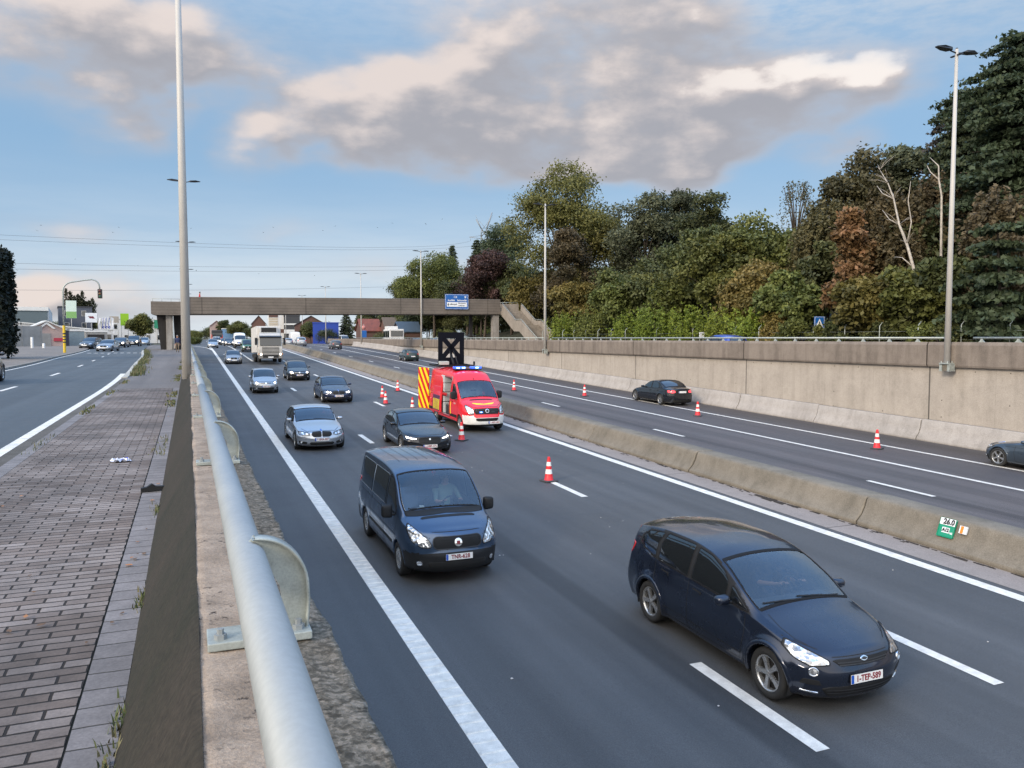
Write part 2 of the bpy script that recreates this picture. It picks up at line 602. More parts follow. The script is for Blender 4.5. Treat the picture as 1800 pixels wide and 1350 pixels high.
def paving(name, bw, rh, c1, c2, mortar, off=0.5, ms=0.010, rot=0.0, bump=0.6, stain=0.5, ymax=None, far=None):
    m = bpy.data.materials.new(name)
    m.use_nodes = True
    t = NT(m.node_tree)
    b = m.node_tree.nodes['Principled BSDF']
    tc = t.n('ShaderNodeTexCoord')
    o = tc.outputs['Object']
    wob = t.noise(o, 7.0, 3, 0.5, out=1)
    vec = t.vmath('ADD', o, t.vmath('MULTIPLY', t.vmath('SUBTRACT', wob, (0.5, 0.5, 0.5)), (0.012, 0.012, 0.0)))
    mp = t.n('ShaderNodeMapping')
    mp.inputs[2].default_value = (0, 0, rot)
    t.put(mp.inputs[0], vec)
    br = t.n('ShaderNodeTexBrick')
    t.put(br.inputs['Vector'], mp.outputs[0])
    br.offset = off
    br.inputs['Scale'].default_value = 1.0
    br.inputs['Brick Width'].default_value = bw
    br.inputs['Row Height'].default_value = rh
    br.inputs['Mortar Size'].default_value = ms
    br.inputs['Mortar Smooth'].default_value = 0.35
    br.inputs['Bias'].default_value = -0.1
    br.inputs['Color1'].default_value = c4(c1)
    br.inputs['Color2'].default_value = c4(c2)
    br.inputs['Mortar'].default_value = c4(mortar)
    big = t.noise(o, 0.9, 6, 0.62)
    med = t.noise(o, 9.0, 5, 0.65)
    fin = t.noise(o, 70.0, 3, 0.65)
    f = t.math('MULTIPLY', t.ramp(big, 0.30, 0.72, 1 + stain * 0.35, 1 - stain * 0.55), t.ramp(med, 0.3, 0.7, 0.86, 1.14, False))
    f = t.math('MULTIPLY', f, t.ramp(fin, 0.3, 0.7, 0.84, 1.16, False))
    cc = t.n('ShaderNodeCombineColor')
    for i in range(3):
        t.put(cc.inputs[i], f)
    col = t.mix(1.0, br.outputs[0], cc.outputs[0], 'MULTIPLY')
    t.put(b.inputs['Base Color'], col)
    b.inputs['Roughness'].default_value = 0.82
    b.inputs['Specular IOR Level'].default_value = 0.35
    bp = t.n('ShaderNodeBump')
    bp.inputs['Strength'].default_value = bump
    bp.inputs['Distance'].default_value = 0.012
    h = t.math('ADD', t.math('MULTIPLY', br.outputs[1], -1.0), t.math('MULTIPLY', med, 0.35))
    t.put(bp.inputs['Height'], h)
    t.put(b.inputs['Normal'], bp.outputs[0])
    return m


M_ROADL = asphalt('asphalt_new', (0.064, 0.066, 0.069), (0.98, 0.93, 0.88), [(6.35, 0.35, 0.62, 0.22), (4.0, 0.5, 0.9, 0.2), (5.6, 0.5, 0.9, 0.2), (11.4, 0.6, 1.10, 0.3)], 0.58)
M_ROADR = asphalt('asphalt_worn', (0.070, 0.064, 0.064), (1.10, 1.0, 0.98), [(19.6, 0.28, 0.72, 0.5), (18.6, 0.5, 1.30, 0.5), (20.5, 0.45, 1.28, 0.5), (17.2, 0.45, 1.2, 0.4), (22.0, 0.4, 1.22, 0.4), (27.6, 1.1, 0.78, 0.5)], 0.66)
M_STREET = asphalt('asphalt_street', (0.060, 0.068, 0.073), (1.0, 1.0, 1.0), [(-4.4, 0.5, 0.9, 0.2), (-2.9, 0.5, 0.9, 0.3)], 0.55)
M_PATH = asphalt('asphalt_path', (0.130, 0.116, 0.108), (0.85, 0.85, 0.85), [], 0.8)
M_PAINT = mat('road_paint', (0.64, 0.615, 0.565), 0.6, var=0.18, vs=6.0, fine=0.12, bump=0.2, bs=90)
M_PAVE = paving('clay_pavers', 0.226, 0.088, (0.138, 0.108, 0.092), (0.232, 0.198, 0.180), (0.022, 0.017, 0.014), stain=0.8, ms=0.0075, bump=1.0)
M_ROW = paving('edge_slabs', 0.60, 0.178, (0.165, 0.152, 0.150), (0.215, 0.198, 0.196), (0.05, 0.045, 0.04), off=0.0, ms=0.006, stain=0.45)
M_KERB = concrete('kerb_concrete', (0.30, 0.285, 0.26), (0.14, 0.13, 0.115), joints=[('Y', 1.0, 0.3, 0.018, 0.35)], stain=0.6)
M_GUTTER = concrete('gutter_concrete', (0.270, 0.235, 0.215), (0.19, 0.165, 0.15), joints=[('Y', 7.0, 0.65, 0.03, 0.4)], stain=0.6, streak=0.2)
M_BARRIER = concrete('barrier_concrete', (0.200, 0.176, 0.142), (0.110, 0.097, 0.076), stain=0.7, streak=0.5, bump=0.12)
M_BARRIER2 = concrete('barrier_pale', (0.375, 0.348, 0.325), (0.24, 0.222, 0.206), stain=0.7, streak=0.6)
M_WALL = concrete('wall_panel', (0.385, 0.345, 0.302), (0.25, 0.222, 0.192), joints=[('Y', 12.0, 0.6, 0.05, 0.30), ('Y', 3.0, 0.6, 0.02, 0.86)], stain=0.5, streak=0.55)
M_PARAPET = concrete('parapet_stained', (0.222, 0.188, 0.160), (0.122, 0.102, 0.087), joints=[('Y', 12.0, 0.6, 0.045, 0.35)], stain=0.6, streak=0.9)
M_BRIDGE = concrete('bridge_concrete', (0.165, 0.140, 0.118), (0.088, 0.076, 0.066), joints=[('Z', 0.36, 0.05, 0.035, 0.62), ('X', 12.2, 1.6, 0.09, 0.6)], stain=0.7, streak=0.15)
M_STAIR = concrete('stair_concrete', (0.30, 0.265, 0.225), (0.17, 0.148, 0.125), stain=0.6, streak=0.8)
M_PIER = concrete('pier_concrete', (0.30, 0.28, 0.26), (0.16, 0.145, 0.13), streak=0.8)
M_PIERD = concrete('pier_shaded', (0.032, 0.030, 0.030), (0.016, 0.015, 0.016), streak=0.8)  # pier concrete darkened: shade below the footbridge is put into its colour
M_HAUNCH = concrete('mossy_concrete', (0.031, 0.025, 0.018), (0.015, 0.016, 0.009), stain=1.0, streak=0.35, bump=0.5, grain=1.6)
M_EARTH = mat('earth', (0.075, 0.070, 0.045), 0.95, var=0.35, vs=0.6, bump=0.4, bs=3)
M_BANK = mat('bank_soil', (0.030, 0.032, 0.018), 0.95, var=0.5, vs=0.8, bump=0.5, bs=2)
M_YARD = mat('yard_paving', (0.165, 0.145, 0.128), 0.85, var=0.25, vs=0.5, fine=0.2, bump=0.2, bs=8)
M_GALV = mat('galvanised_steel', (0.26, 0.282, 0.29), 0.52, metal=0.25, var=0.06, vs=3.0, fine=0.05)
M_GALVD = mat('galvanised_dull', (0.33, 0.36, 0.34), 0.5, metal=0.3, var=0.22, vs=9.0, fine=0.12)
M_POLE = mat('pole_paint', (0.42, 0.405, 0.38), 0.5, var=0.06, vs=1.5)
M_DARKMET = mat('dark_metal', (0.035, 0.037, 0.042), 0.45, metal=0.3)
M_DIRT = mat('debris', (0.030, 0.022, 0.016), 0.95, var=0.4, vs=8)


def wall_top_mat():
    """top of the near wall: tan worn cement, pitted, turning to exposed dark aggregate at its outer edge"""
    m = bpy.data.materials.new('wall_top')
    m.use_nodes = True
    t = NT(m.node_tree)
    b = m.node_tree.nodes['Principled BSDF']
    tc = t.n('ShaderNodeTexCoord')
    o = tc.outputs['Object']
    sp = t.n('ShaderNodeSeparateXYZ')
    t.put(sp.inputs[0], o)
    x = sp.outputs[0]
    n1 = t.noise(o, 5.0, 6, 0.65)
    n2 = t.noise(o, 26.0, 5, 0.7)
    n3 = t.noise(o, 95.0, 3, 0.7)
    tan = t.mix(t.ramp(n1, 0.35, 0.7), c4((0.33, 0.262, 0.205)), c4((0.20, 0.155, 0.118)))
    pits = t.math('MULTIPLY', t.ramp(n2, 0.57, 0.66), t.ramp(t.noise(o, 2.6, 4), 0.42, 0.60))
    tan = t.mix(pits, tan, c4((0.045, 0.032, 0.026)))
    agg = t.n('ShaderNodeTexVoronoi')
    t.put(agg.inputs['Vector'], o)
    agg.inputs['Scale'].default_value = 75.0
    sepc = t.n('ShaderNodeSeparateColor')
    t.put(sepc.inputs[0], agg.outputs['Color'])
    st = t.mix(sepc.outputs[0], c4((0.10, 0.085, 0.062)), c4((0.245, 0.205, 0.160)))
    st = t.mix(t.ramp(n2, 0.40, 0.62), st, c4((0.055, 0.046, 0.032)))
    side = t.ramp(t.math('ADD', x, t.math('MULTIPLY', t.math('SUBTRACT', n1, 0.5), 0.22)), 0.20, 0.30)
    col = t.mix(side, tan, st)
    g = t.ramp(n3, 0.25, 0.75, 0.72, 1.28, False)
    cc = t.n('ShaderNodeCombineColor')
    for i in range(3):
        t.put(cc.inputs[i], g)
    t.put(b.inputs['Base Color'], t.mix(1.0, col, cc.outputs[0], 'MULTIPLY'))
    b.inputs['Roughness'].default_value = 0.9
    bp = t.n('ShaderNodeBump')
    bp.inputs['Strength'].default_value = 0.8
    bp.inputs['Distance'].default_value = 0.012
    t.put(bp.inputs['Height'], t.math('SUBTRACT', t.math('ADD', t.math('MULTIPLY', n2, 0.7), t.math('MULTIPLY', n3, 0.3)), t.math('MULTIPLY', pits, 0.7)))
    t.put(b.inputs['Normal'], bp.outputs[0])
    return m


M_WALLTOP = wall_top_mat()


def yl(a, b, step):
    n = max(1, int(math.ceil((b - a) / step)))
    return [a + (b - a) * i / n for i in range(n + 1)]


def strip(name, xa, xb, ys, zf, m, mi_kind='structure', parent=None):
    """a sheet between two x curves"""
    mb = MB()
    vs, fs = [], []
    for y in ys:
        a = float(xa(y)) if callable(xa) else xa
        b = float(xb(y)) if callable(xb) else xb
        vs += [(a, y, zf(y)), (b, y, zf(y))]
    for i in range(len(ys) - 1):
        fs.append((2 * i, 2 * i + 1, 2 * i + 3, 2 * i + 2))
    mb.add(vs, fs)
    o = mb.build(name, m, parent, recalc=False)
    if mi_kind:
        o['kind'] = mi_kind
    return o


def build_ground():
    # one sheet to the horizon with the cutting let into it
    ys = [-400, -60] + yl(-40, 200, 5) + [300, 500, 900, 1800, 4000]
    mb = MB()
    vs, fs = [], []

    def zl(y):
        return -1.80 if y < 80 else -1.80 + 0.2 * min(1, (y - 80) / 60)
    for y in ys:
        hy = hz(max(-60, y)) - 0.12
        vs += [(-3000, y, zl(y)), (-0.1, y, zl(y)), (0.0, y, min(hy, zl(y) - .01)), (29.5, y, min(hy, zl(y) - .01)), (29.6, y, zl(y)), (3000, y, zl(y))]
    for i in range(len(ys) - 1):
        for k in range(5):
            fs.append((6 * i + k, 6 * i + k + 1, 6 * i + k + 7, 6 * i + k + 6))
    mb.add(vs, fs)
    o = mb.build('ground', M_EARTH, recalc=False)
    o['kind'] = 'structure'
    ys = yl(-30, 200, 4) + [260, 400, 700]
    strip('motorway', 0.3, 14.15, ys, hz, M_ROADL)
    strip('motorway', 15.9, 28.7, ys, hz, M_ROADR)
    strip('gutter', 14.10, 15.3, ys, lambda y: hz(y) + 0.006, M_GUTTER)
    # painted lines
    ribs = []
    y = 3.0
    while y < 46:
        ribs += [(y, 0.004), (y + 0.17, 0.004), (y + 0.185, 0.016), (y + 0.225, 0.016)]
        y += 0.24
    pts = [(-20, 0.004), (2.9, 0.004)] + ribs + [(yy, 0.005) for yy in yl(46.1, 150, 5)]
    mb = MB()
    vs, fs = [], []
    for (yy, h) in pts:
        xc = 3.08 + 0.0026 * max(0, yy)
        vs += [(xc - 0.16, yy, hz(yy) + 0.004), (xc - 0.13, yy, hz(yy) + h), (xc + 0.15, yy, hz(yy) + h), (xc + 0.16, yy, hz(yy) + 0.004)]
    for i in range(len(pts) - 1):
        for k in range(3):
            fs.append((4 * i + k, 4 * i + k + 1, 4 * i + k + 5, 4 * i + k + 4))
    mb.add(vs, fs)
    o = mb.build('edge_line', M_PAINT, recalc=False)
    o['kind'] = 'structure'
    up = lambda y: hz(y) + 0.005
    strip('edge_line', 13.62, 13.92, yl(-20, 190, 5), up, M_PAINT)
    strip('edge_line', 16.55, 16.75, yl(-20, 190, 5), up, M_PAINT)
    strip('edge_line', 22.75, 22.95, yl(-10, 190, 5), up, M_PAINT)
    strip('edge_line', 25.80, 26.0, yl(-10, 190, 5), up, M_PAINT)
    strip('lane_line', 6.62, 6.82, yl(95, 200, 5), up, M_PAINT)
    mb = MB()
    for (x, w, y0, ln, per, y1) in ((6.66, .2, 6.9, 2.5, 12.1, 90), (10.17, .2, 7.35 - 12.3, 2.5, 12.3, 190), (19.6, .18, 16.3 - 12.4, 2.4, 12.4, 190)):
        y = y0
        while y < y1:
            b = len(mb.v)
            mb.add([(x - w / 2, y, up(y)), (x + w / 2, y, up(y)), (x + w / 2, y + ln, up(y + ln)), (x - w / 2, y + ln, up(y + ln))], [(0, 1, 2, 3)])
            y += per
    o = mb.build('lane_dashes', M_PAINT, recalc=False)
    o['kind'] = 'structure'
    # merging lane line that swings to the left at the top of the slope
    c = pchip([(128, 3.4), (140, 2.9), (152, 1.4), (165, -1.2)])
    strip('edge_line', lambda y: c(y) - .15, lambda y: c(y) + .15, yl(128, 165, 3), lambda y: hz(y) + 0.012, M_PAINT)
    # ---------------- side street
    ys = yl(-30, 110, 3) + yl(114, 260, 8)
    strip('street', lambda y: KERB_L(y), lambda y: KERB_R(y), ys, sz, M_STREET)
    us = lambda y: sz(y) + 0.005
    strip('street_line', lambda y: KERB_R(y) - 0.31, lambda y: KERB_R(y) - 0.03, yl(-20, 40, 2), us, M_PAINT)
    strip('street_line', lambda y: KERB_L(y) + 0.15, lambda y: KERB_L(y) + 0.29, yl(-20, 110, 3), us, M_PAINT)
    mb = MB()
    for (a, b) in ((16.5, 19.3), (28.2, 30.8), (38.9, 41.9), (50.7, 53.7), (62.5, 65.5), (75, 78), (87, 90), (99, 102)):
        ca, cb = float(MID(a)), float(MID(b))
        mb.add([(ca - .07, a, us(a)), (ca + .07, a, us(a)), (cb + .07, b, us(b)), (cb - .07, b, us(b))], [(0, 1, 2, 3)])
    for k in range(9):                       # give-way bars across the far end
        x = -9.8 + k * 0.62
        mb.add([(x, 93, us(93)), (x + .36, 93, us(93)), (x + .36, 94.2, us(94)), (x, 94.2, us(94))], [(0, 1, 2, 3)])
    o = mb.build('street_dashes', M_PAINT, recalc=False)
    o['kind'] = 'structure'
    # kerbs: a dark concrete kerb by the near pavement, white blocks further on
    def kerb(name, fx, w, ys, up0, m):
        mb = MB()
        prof = [(0, -0.05), (0, up0 - 0.02), (0.02, up0), (w, up0), (w, -0.05)]
        mb.sweep(prof, ys, lambda x, y, z: (float(fx(y)) + x, y, sz(y) + z))
        o = mb.build(name, m)
        o['kind'] = 'structure'
    kerb('kerb', lambda y: KERB_R(y), 0.20, yl(-20, 33, 1.5), 0.118, concrete('kerb_grimy', (0.115, 0.105, 0.095), (0.06, 0.055, 0.045), stain=.8))
    kerb('kerb', lambda y: KERB_R(y), 0.22, yl(33.02, 100, 1.5), 0.155, concrete('kerb_white', (0.52, 0.50, 0.46), (0.22, 0.21, 0.17), joints=[('Y', 1.0, .2, .03, .4)], stain=.9))
    kerb('kerb', lambda y: KERB_L(y) - 0.18, 0.18, yl(-20, 110, 2), 0.11, M_KERB)
    pz = lambda y: sz(y) + 0.12
    pr = lambda y: KERB_R(y) + 0.20
    strip('edge_slabs', pr, lambda y: KERB_R(y) + 0.36, yl(-6, 26, 1), lambda y: pz(y) + .002, M_ROW)
    strip('pavement', lambda y: KERB_R(y) + 0.36, -0.455, yl(-6, 26, 1), pz, M_PAVE)
    strip('edge_slabs', -0.445, -0.275, yl(-6, 26, 1), lambda y: pz(y) + .004, M_ROW)
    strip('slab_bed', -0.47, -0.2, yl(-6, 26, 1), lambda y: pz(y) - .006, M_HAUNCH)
    strip('footpath', pr, -0.20, yl(26, 103, 2) + yl(106, 150, 4), pz, M_PATH)
    strip('far_pavement', -34, lambda y: KERB_L(y) - 0.18, yl(-20, 200, 5), lambda y: sz(y) + 0.105, M_YARD)
    # upper road on the right and the wooded bank
    strip('service_road', 29.4, 40.5, yl(-20, 220, 10), lambda y: -1.5, M_PATH)
    mb = MB()
    prof = pchip([(40.5, -1.45), (44, -1.2), (50, 0.6), (60, 3.2), (80, 5.5), (140, 6)])
    xs = [40.5, 42, 44, 47, 50, 55, 60, 70, 80, 110, 140]
    ys = yl(-40, 215, 6)
    vs, fs = [], []
    rnd = random.Random(4)
    for y in ys:
        k = max(0.0, min(1.0, (200 - y) / 80))
        for x in xs:
            vs.append((x, y, -1.45 + (float(prof(x)) + 1.45) * k + rnd.uniform(-.12, .12) * (x > 41)))
    n = len(xs)
    for i in range(len(ys) - 1):
        for j in range(n - 1):
            fs.append((i * n + j, i * n + j + 1, (i + 1) * n + j + 1, (i + 1) * n + j))
    mb.add(vs, fs, 0, True)
    o = mb.build('bank', M_BANK, recalc=False)
    o['kind'] = 'structure'


build_ground()


# ------------------------------------------------------------------ near wall with its handrail
def build_near_wall():
    from mathutils import noise as mn
    root = empty('parapet_wall', (0, 0, 0), 0, 'low worn concrete wall carrying the steel tube rail beside the brick pavement', 'wall')
    # sloping mossy foot
    mb = MB()
    ys = yl(-6, 26, 0.5) + yl(27, 112, 3)
    vs, fs = [], []
    prof = [(-0.285, -1.515), (-0.27, -1.485), (-0.19, -1.33), (-0.09, -1.15), (-0.012, -1.01), (0.012, -0.995)]
    n = len(prof)
    for y in ys:
        for j, (x, z) in enumerate(prof):
            d = 0.012 * mn.noise((x * 9, y * 1.3, 2.0)) if y < 40 else 0
            vs.append((x + d, y, z + sz(y) + 1.62 + d))
    for i in range(len(ys) - 1):
        for j in range(n - 1):
            fs.append((i * n + j, i * n + j + 1, (i + 1) * n + j + 1, (i + 1) * n + j))
    mb.add(vs, fs, 0, True)
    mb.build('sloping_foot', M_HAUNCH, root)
    # top and outer face, chipped along the outer edge
    mb = MB()
    ys = yl(-6, 1, 0.5) + yl(1.05, 9, 0.05) + yl(9.15, 22, 0.2) + yl(23, 112, 2.5)
    xs = [0.0, 0.012, 0.05, 0.1, 0.15, 0.2, 0.25, 0.3, 0.34, 0.38, 0.41, 0.43, 0.445]
    vs, fs = [], []
    n = len(xs) + 2
    for y in ys:
        k = 1.0 if y < 30 else 0.4
        ed = -0.012 + 0.016 * mn.noise((1.0, y * 2.1, 0.0)) + 0.012 * mn.noise((4.0, y * 8.0, 1.0)) + 0.008 * mn.noise((4.0, y * 22.0, 1.0))
        for j, x in enumerate(xs):
            d = 0.010 * mn.noise((x * 6, y * 3, 0)) + 0.007 * mn.noise((x * 22, y * 16, 5.0)) + 0.006 * max(0, mn.noise((x * 40, y * 30, 9.0)))
            if x > 0.3:
                d -= 0.10 * max(0, x - 0.34) + 0.012 * max(0, mn.noise((x * 14, y * 7, 3.0)))
            if j < 2:
                d = 0.004 * mn.noise((x, y * 5, 0)) - (0.03 if j == 0 else 0)
            xx = x + (ed * ((x - .3) / .145) if x > .3 else (0.012 * mn.noise((7.0, y * 3, 0)) if j < 2 else 0))
            vs.append((xx, y, -1.0 + d * k))
        vs.append((0.452 + ed, y, -1.09))
        vs.append((0.46, y, hz(y) - 0.1 if hz(y) < -1.2 else -1.9))
    for i in range(len(ys) - 1):
        for j in range(n - 1):
            fs.append((i * n + j, i * n + j + 1, (i + 1) * n + j + 1, (i + 1) * n + j))
    mb.add(vs, fs, 0, True)
    mb.build('coping', M_WALLTOP, root)

    rail = empty('handrail', (0, 0, 0), 0, 'thick galvanised tube rail on curved brackets along the near wall', 'handrail')
    zx, zz, rr = 0.165, -0.725, 0.058
    mb = MB()
    ends = [-5.0, 0.2, 12.5, 24.8, 37.1, 49.4, 61.7, 74.0, 86.3, 98.6, 110.0]
    for a, b in zip(ends[:-1], ends[1:]):
        mb.tube([(zx, a + .003, zz), (zx, b - .003, zz)], rr, 32)
        mb.tube([(zx, b - .09, zz), (zx, b + .09, zz)], rr * 0.96, 24, cap=False)
    mb.build('rail_tube', M_GALV, rail)
    for k in range(26):
        y = 2.72 + 3.98 * k
        # curved fin plate with a flange on its outer edge, base plate, two bolts
        fin = MB()
        out = []
        for i in range(13):
            a = R(92 - i * 92 / 12)
            out.append((zx + 0.02 + 0.165 * math.cos(a), zz - 0.11 + 0.175 * math.sin(a)))
        out += [(zx + 0.187, zz - 0.16), (zx + 0.178, -0.985)]
        inn = [(zx + 0.118, -0.985), (zx + 0.10, zz - 0.10), (zx + 0.062, zz - 0.03), (zx + 0.0, zz + 0.055)]
        fin.prism(out + inn, y - 0.006, y + 0.006)
        n = len(out)
        vs = [(x, y - 0.03, z) for x, z in out] + [(x, y + 0.03, z) for x, z in out] + [(x + 0.009, y - 0.03, z + .005) for x, z in out] + [(x + 0.009, y + 0.03, z + .005) for x, z in out]
        fs = []
        for i in range(n - 1):
            fs += [(i, i + 1, n + i + 1, n + i), (2 * n + i, 2 * n + i + 1, 3 * n + i + 1, 3 * n + i), (i, i + 1, 2 * n + i + 1, 2 * n + i), (n + i, n + i + 1, 3 * n + i + 1, 3 * n + i)]
        fin.add(vs, fs, 0, True)
        fo = fin.build('bracket', M_GALVD, rail)
        if k < 14:
            bp = MB()
            bp.box((0.035, y - 0.075, -0.995), (0.36, y + 0.075, -0.968), bev=0.004)
            bp.build('base_plate', M_GALVD, fo)
            for sx in (0.075, 0.32):
                bt = MB()
                bt.lathe([(0.0, -0.935), (0.011, -0.935), (0.011, -0.952), (0.02, -0.952), (0.02, -0.968)], 6, c=(sx, y - 0.035, 0), smooth=False)
                bt.build('bolt', M_GALV, fo)


build_near_wall()


# ------------------------------------------------------------------ concrete barriers, one object per precast block
def barrier_block(name, prof, x0, y0, ln, m, label, group, rnd, crack=True):
    """precast block with softened ends; the profile is (x, z) above the road"""
    mb = MB()
    ys = [0.022, 0.05, 0.065] + yl(0.12, ln - 0.12, 1.7) + [ln - 0.065, ln - 0.05, ln - 0.022]
    k = [0.965, 1.0] + [1.0] * (len(ys) - 4) + [1.0, 0.965]
    n = len(prof)
    cx = sum(p[0] for p in prof) / n
    vs, fs = [], []
    jx, jz = rnd.uniform(-.012, .012), rnd.uniform(-.01, .01)
    for y, s in zip(ys, k):
        for (x, z) in prof:
            vs.append((x0 + cx + (x - cx) * s + jx, y0 + y, hz(y0 + y) + z * s + (jz if z > .2 else 0)))
    for i in range(len(ys) - 1):
        for j in range(n):
            j2 = (j + 1) % n
            fs.append((i * n + j, i * n + j2, (i + 1) * n + j2, (i + 1) * n + j))
    mb.add(vs, fs, 0, True)
    mb.add([vs[j] for j in range(n)] + [vs[(len(ys) - 1) * n + j] for j in range(n)], [list(range(n)), [n + j for j in range(n)][::-1]])
    me = mb.mesh(name, m)
    o = link(name, me)
    return tag(o, label, 'barrier', group)


def build_barriers():
    rnd = random.Random(3)
    half = [(0.0, -0.05), (0.0, 0.10), (0.02, 0.115), (0.16, 0.26), (0.25, 0.42), (0.31, 0.60), (0.335, 0.655), (0.39, 0.685)]
    prof = half + [(1.36 - x, z) for x, z in half[::-1]]
    y = 14.65 - 7.05 * 2
    k = 2
    while y < 185:
        if y > 60:
            lab = 'olive grey median barrier block far off along the middle of the motorway'
        else:
            lab = {3: 'olive grey median barrier block carrying the kilometre plate',
                   4: 'olive grey median barrier block next beyond the one with the kilometre plate'}.get(k, 'olive grey median barrier block between the two carriageways')
        barrier_block('median_barrier', prof, 15.0, y, 7.05, M_BARRIER, lab, 'concrete blocks of the median barrier', rnd)
        y += 7.05
        k += 1
    prof = [(0.0, -0.05), (0.0, 0.09), (0.17, 0.30), (0.26, 0.55), (0.31, 0.84), (0.34, 0.87), (0.60, 0.87), (0.60, -0.05)]
    y = 24.7 - 6.0 * 5
    while y < 150:
        barrier_block('wall_barrier', prof, 28.5, y, 6.0, M_BARRIER2, 'pale concrete barrier block standing along the foot of the tall wall', 'pale barrier blocks below the wall', rnd)
        y += 6.0
    # dirt washed along the foot of the median
    mb = MB()
    for i in range(420):
        y = rnd.uniform(5, 70)
        w = rnd.uniform(.01, .05)
        x = 14.97 - abs(rnd.gauss(0, .05))
        if 16.5 < y < 18.5 or rnd.random() < .1:
            w *= 2
            x -= rnd.random() * .15
        z = hz(y) + .008
        mb.add([(x - w, y - w * 3, z), (x + w, y - w * 2, z), (x + w * .6, y + w * 3, z + .004), (x - w * .8, y + w * 2, z + .002)], [(0, 1, 2, 3)])
    tag(mb.build('gutter_debris', M_DIRT, recalc=False), 'dark dirt and leaves washed along the foot of the median barrier', 'debris', kind='stuff')


build_barriers()


# ------------------------------------------------------------------ tall wall on the right, its parapet and rail
def build_right_wall():
    w = empty('retaining_wall', (29.15, 60, 0), 0, 'tall beige concrete retaining wall with dark stained parapet beside the far carriageway', 'wall')
    mb = MB()
    ys = yl(-20, 150, 6)
    mb.sweep([(29.1, 0), (29.1, 1), (29.5, 1), (29.5, 0)], ys, lambda x, y, z: (x, y, hz(y) - .1 if z == 0 else -1.22))
    for i in range(140):                        # form-tie holes
        r_ = random.Random(i)
        y = 12 + (i % 47) * 1.5 + r_.uniform(-.02, .02)
        zz = -1.36 if i < 47 else (-1.9 - .7 * (i // 47))
        if i >= 47 and r_.random() < .6:
            continue
        mb.box((29.09, y - .018, zz - .018), (29.099, y + .018, zz + .018), mi=1)
    o = mb.build('wall_face', [M_WALL, M_DIRT], w)
    o.location = (-29.15, -60, 0)
    y = 24.6 - 48
    while y < 175:
        lo, hi = y + .02, y + 11.98
        mb = MB()
        segs = [(lo, hi)]
        for (a, b) in segs:
            mb.sweep([(28.93, -1.20), (28.90, -1.12), (28.90, -0.30), (28.96, -0.17), (29.36, -0.17), (29.42, -0.3), (29.42, -1.6), (29.2, -1.6), (29.2, -1.20)], [a, b], lambda x, y, z: (x, y, z))
        o = mb.build('parapet_panel', M_PARAPET, w)
        o.location = (-29.15, -60, 0)
        y += 12
    g = empty('guard_rail', (29.15, 60, 0), 0, 'thin grey tube rail on short forked posts along the dark parapet', 'guard rail')
    mb = MB()
    for (a, b) in ((10.0, 22.65), (24.0, 63.3 - .75), (63.3 + .4, 150)):
        mb.tube([(29.15, a, .0), (29.15, b, .0)], 0.042, 10)
    o = mb.build('rail_tube', M_GALVD, g)
    o.location = (-29.15, -60, 0)
    me = None
    n = 0
    y = 13.3
    while y < 128:
        if abs(y - 23.4) > .6:
            if me is None:
                mb = MB()
                mb.prism([(-.15, -.18), (-.06, -.10), (-.035, -.02), (.035, -.02), (.06, -.10), (.15, -.18)], -.02, .02, axis='X')
                me = mb.mesh('post', M_GALVD)
            o = link('post', me, g)
            o.location = (0, y - 60, 0)
            n += 1
        y += 1.5 if y < 60 else 1.62


build_right_wall()


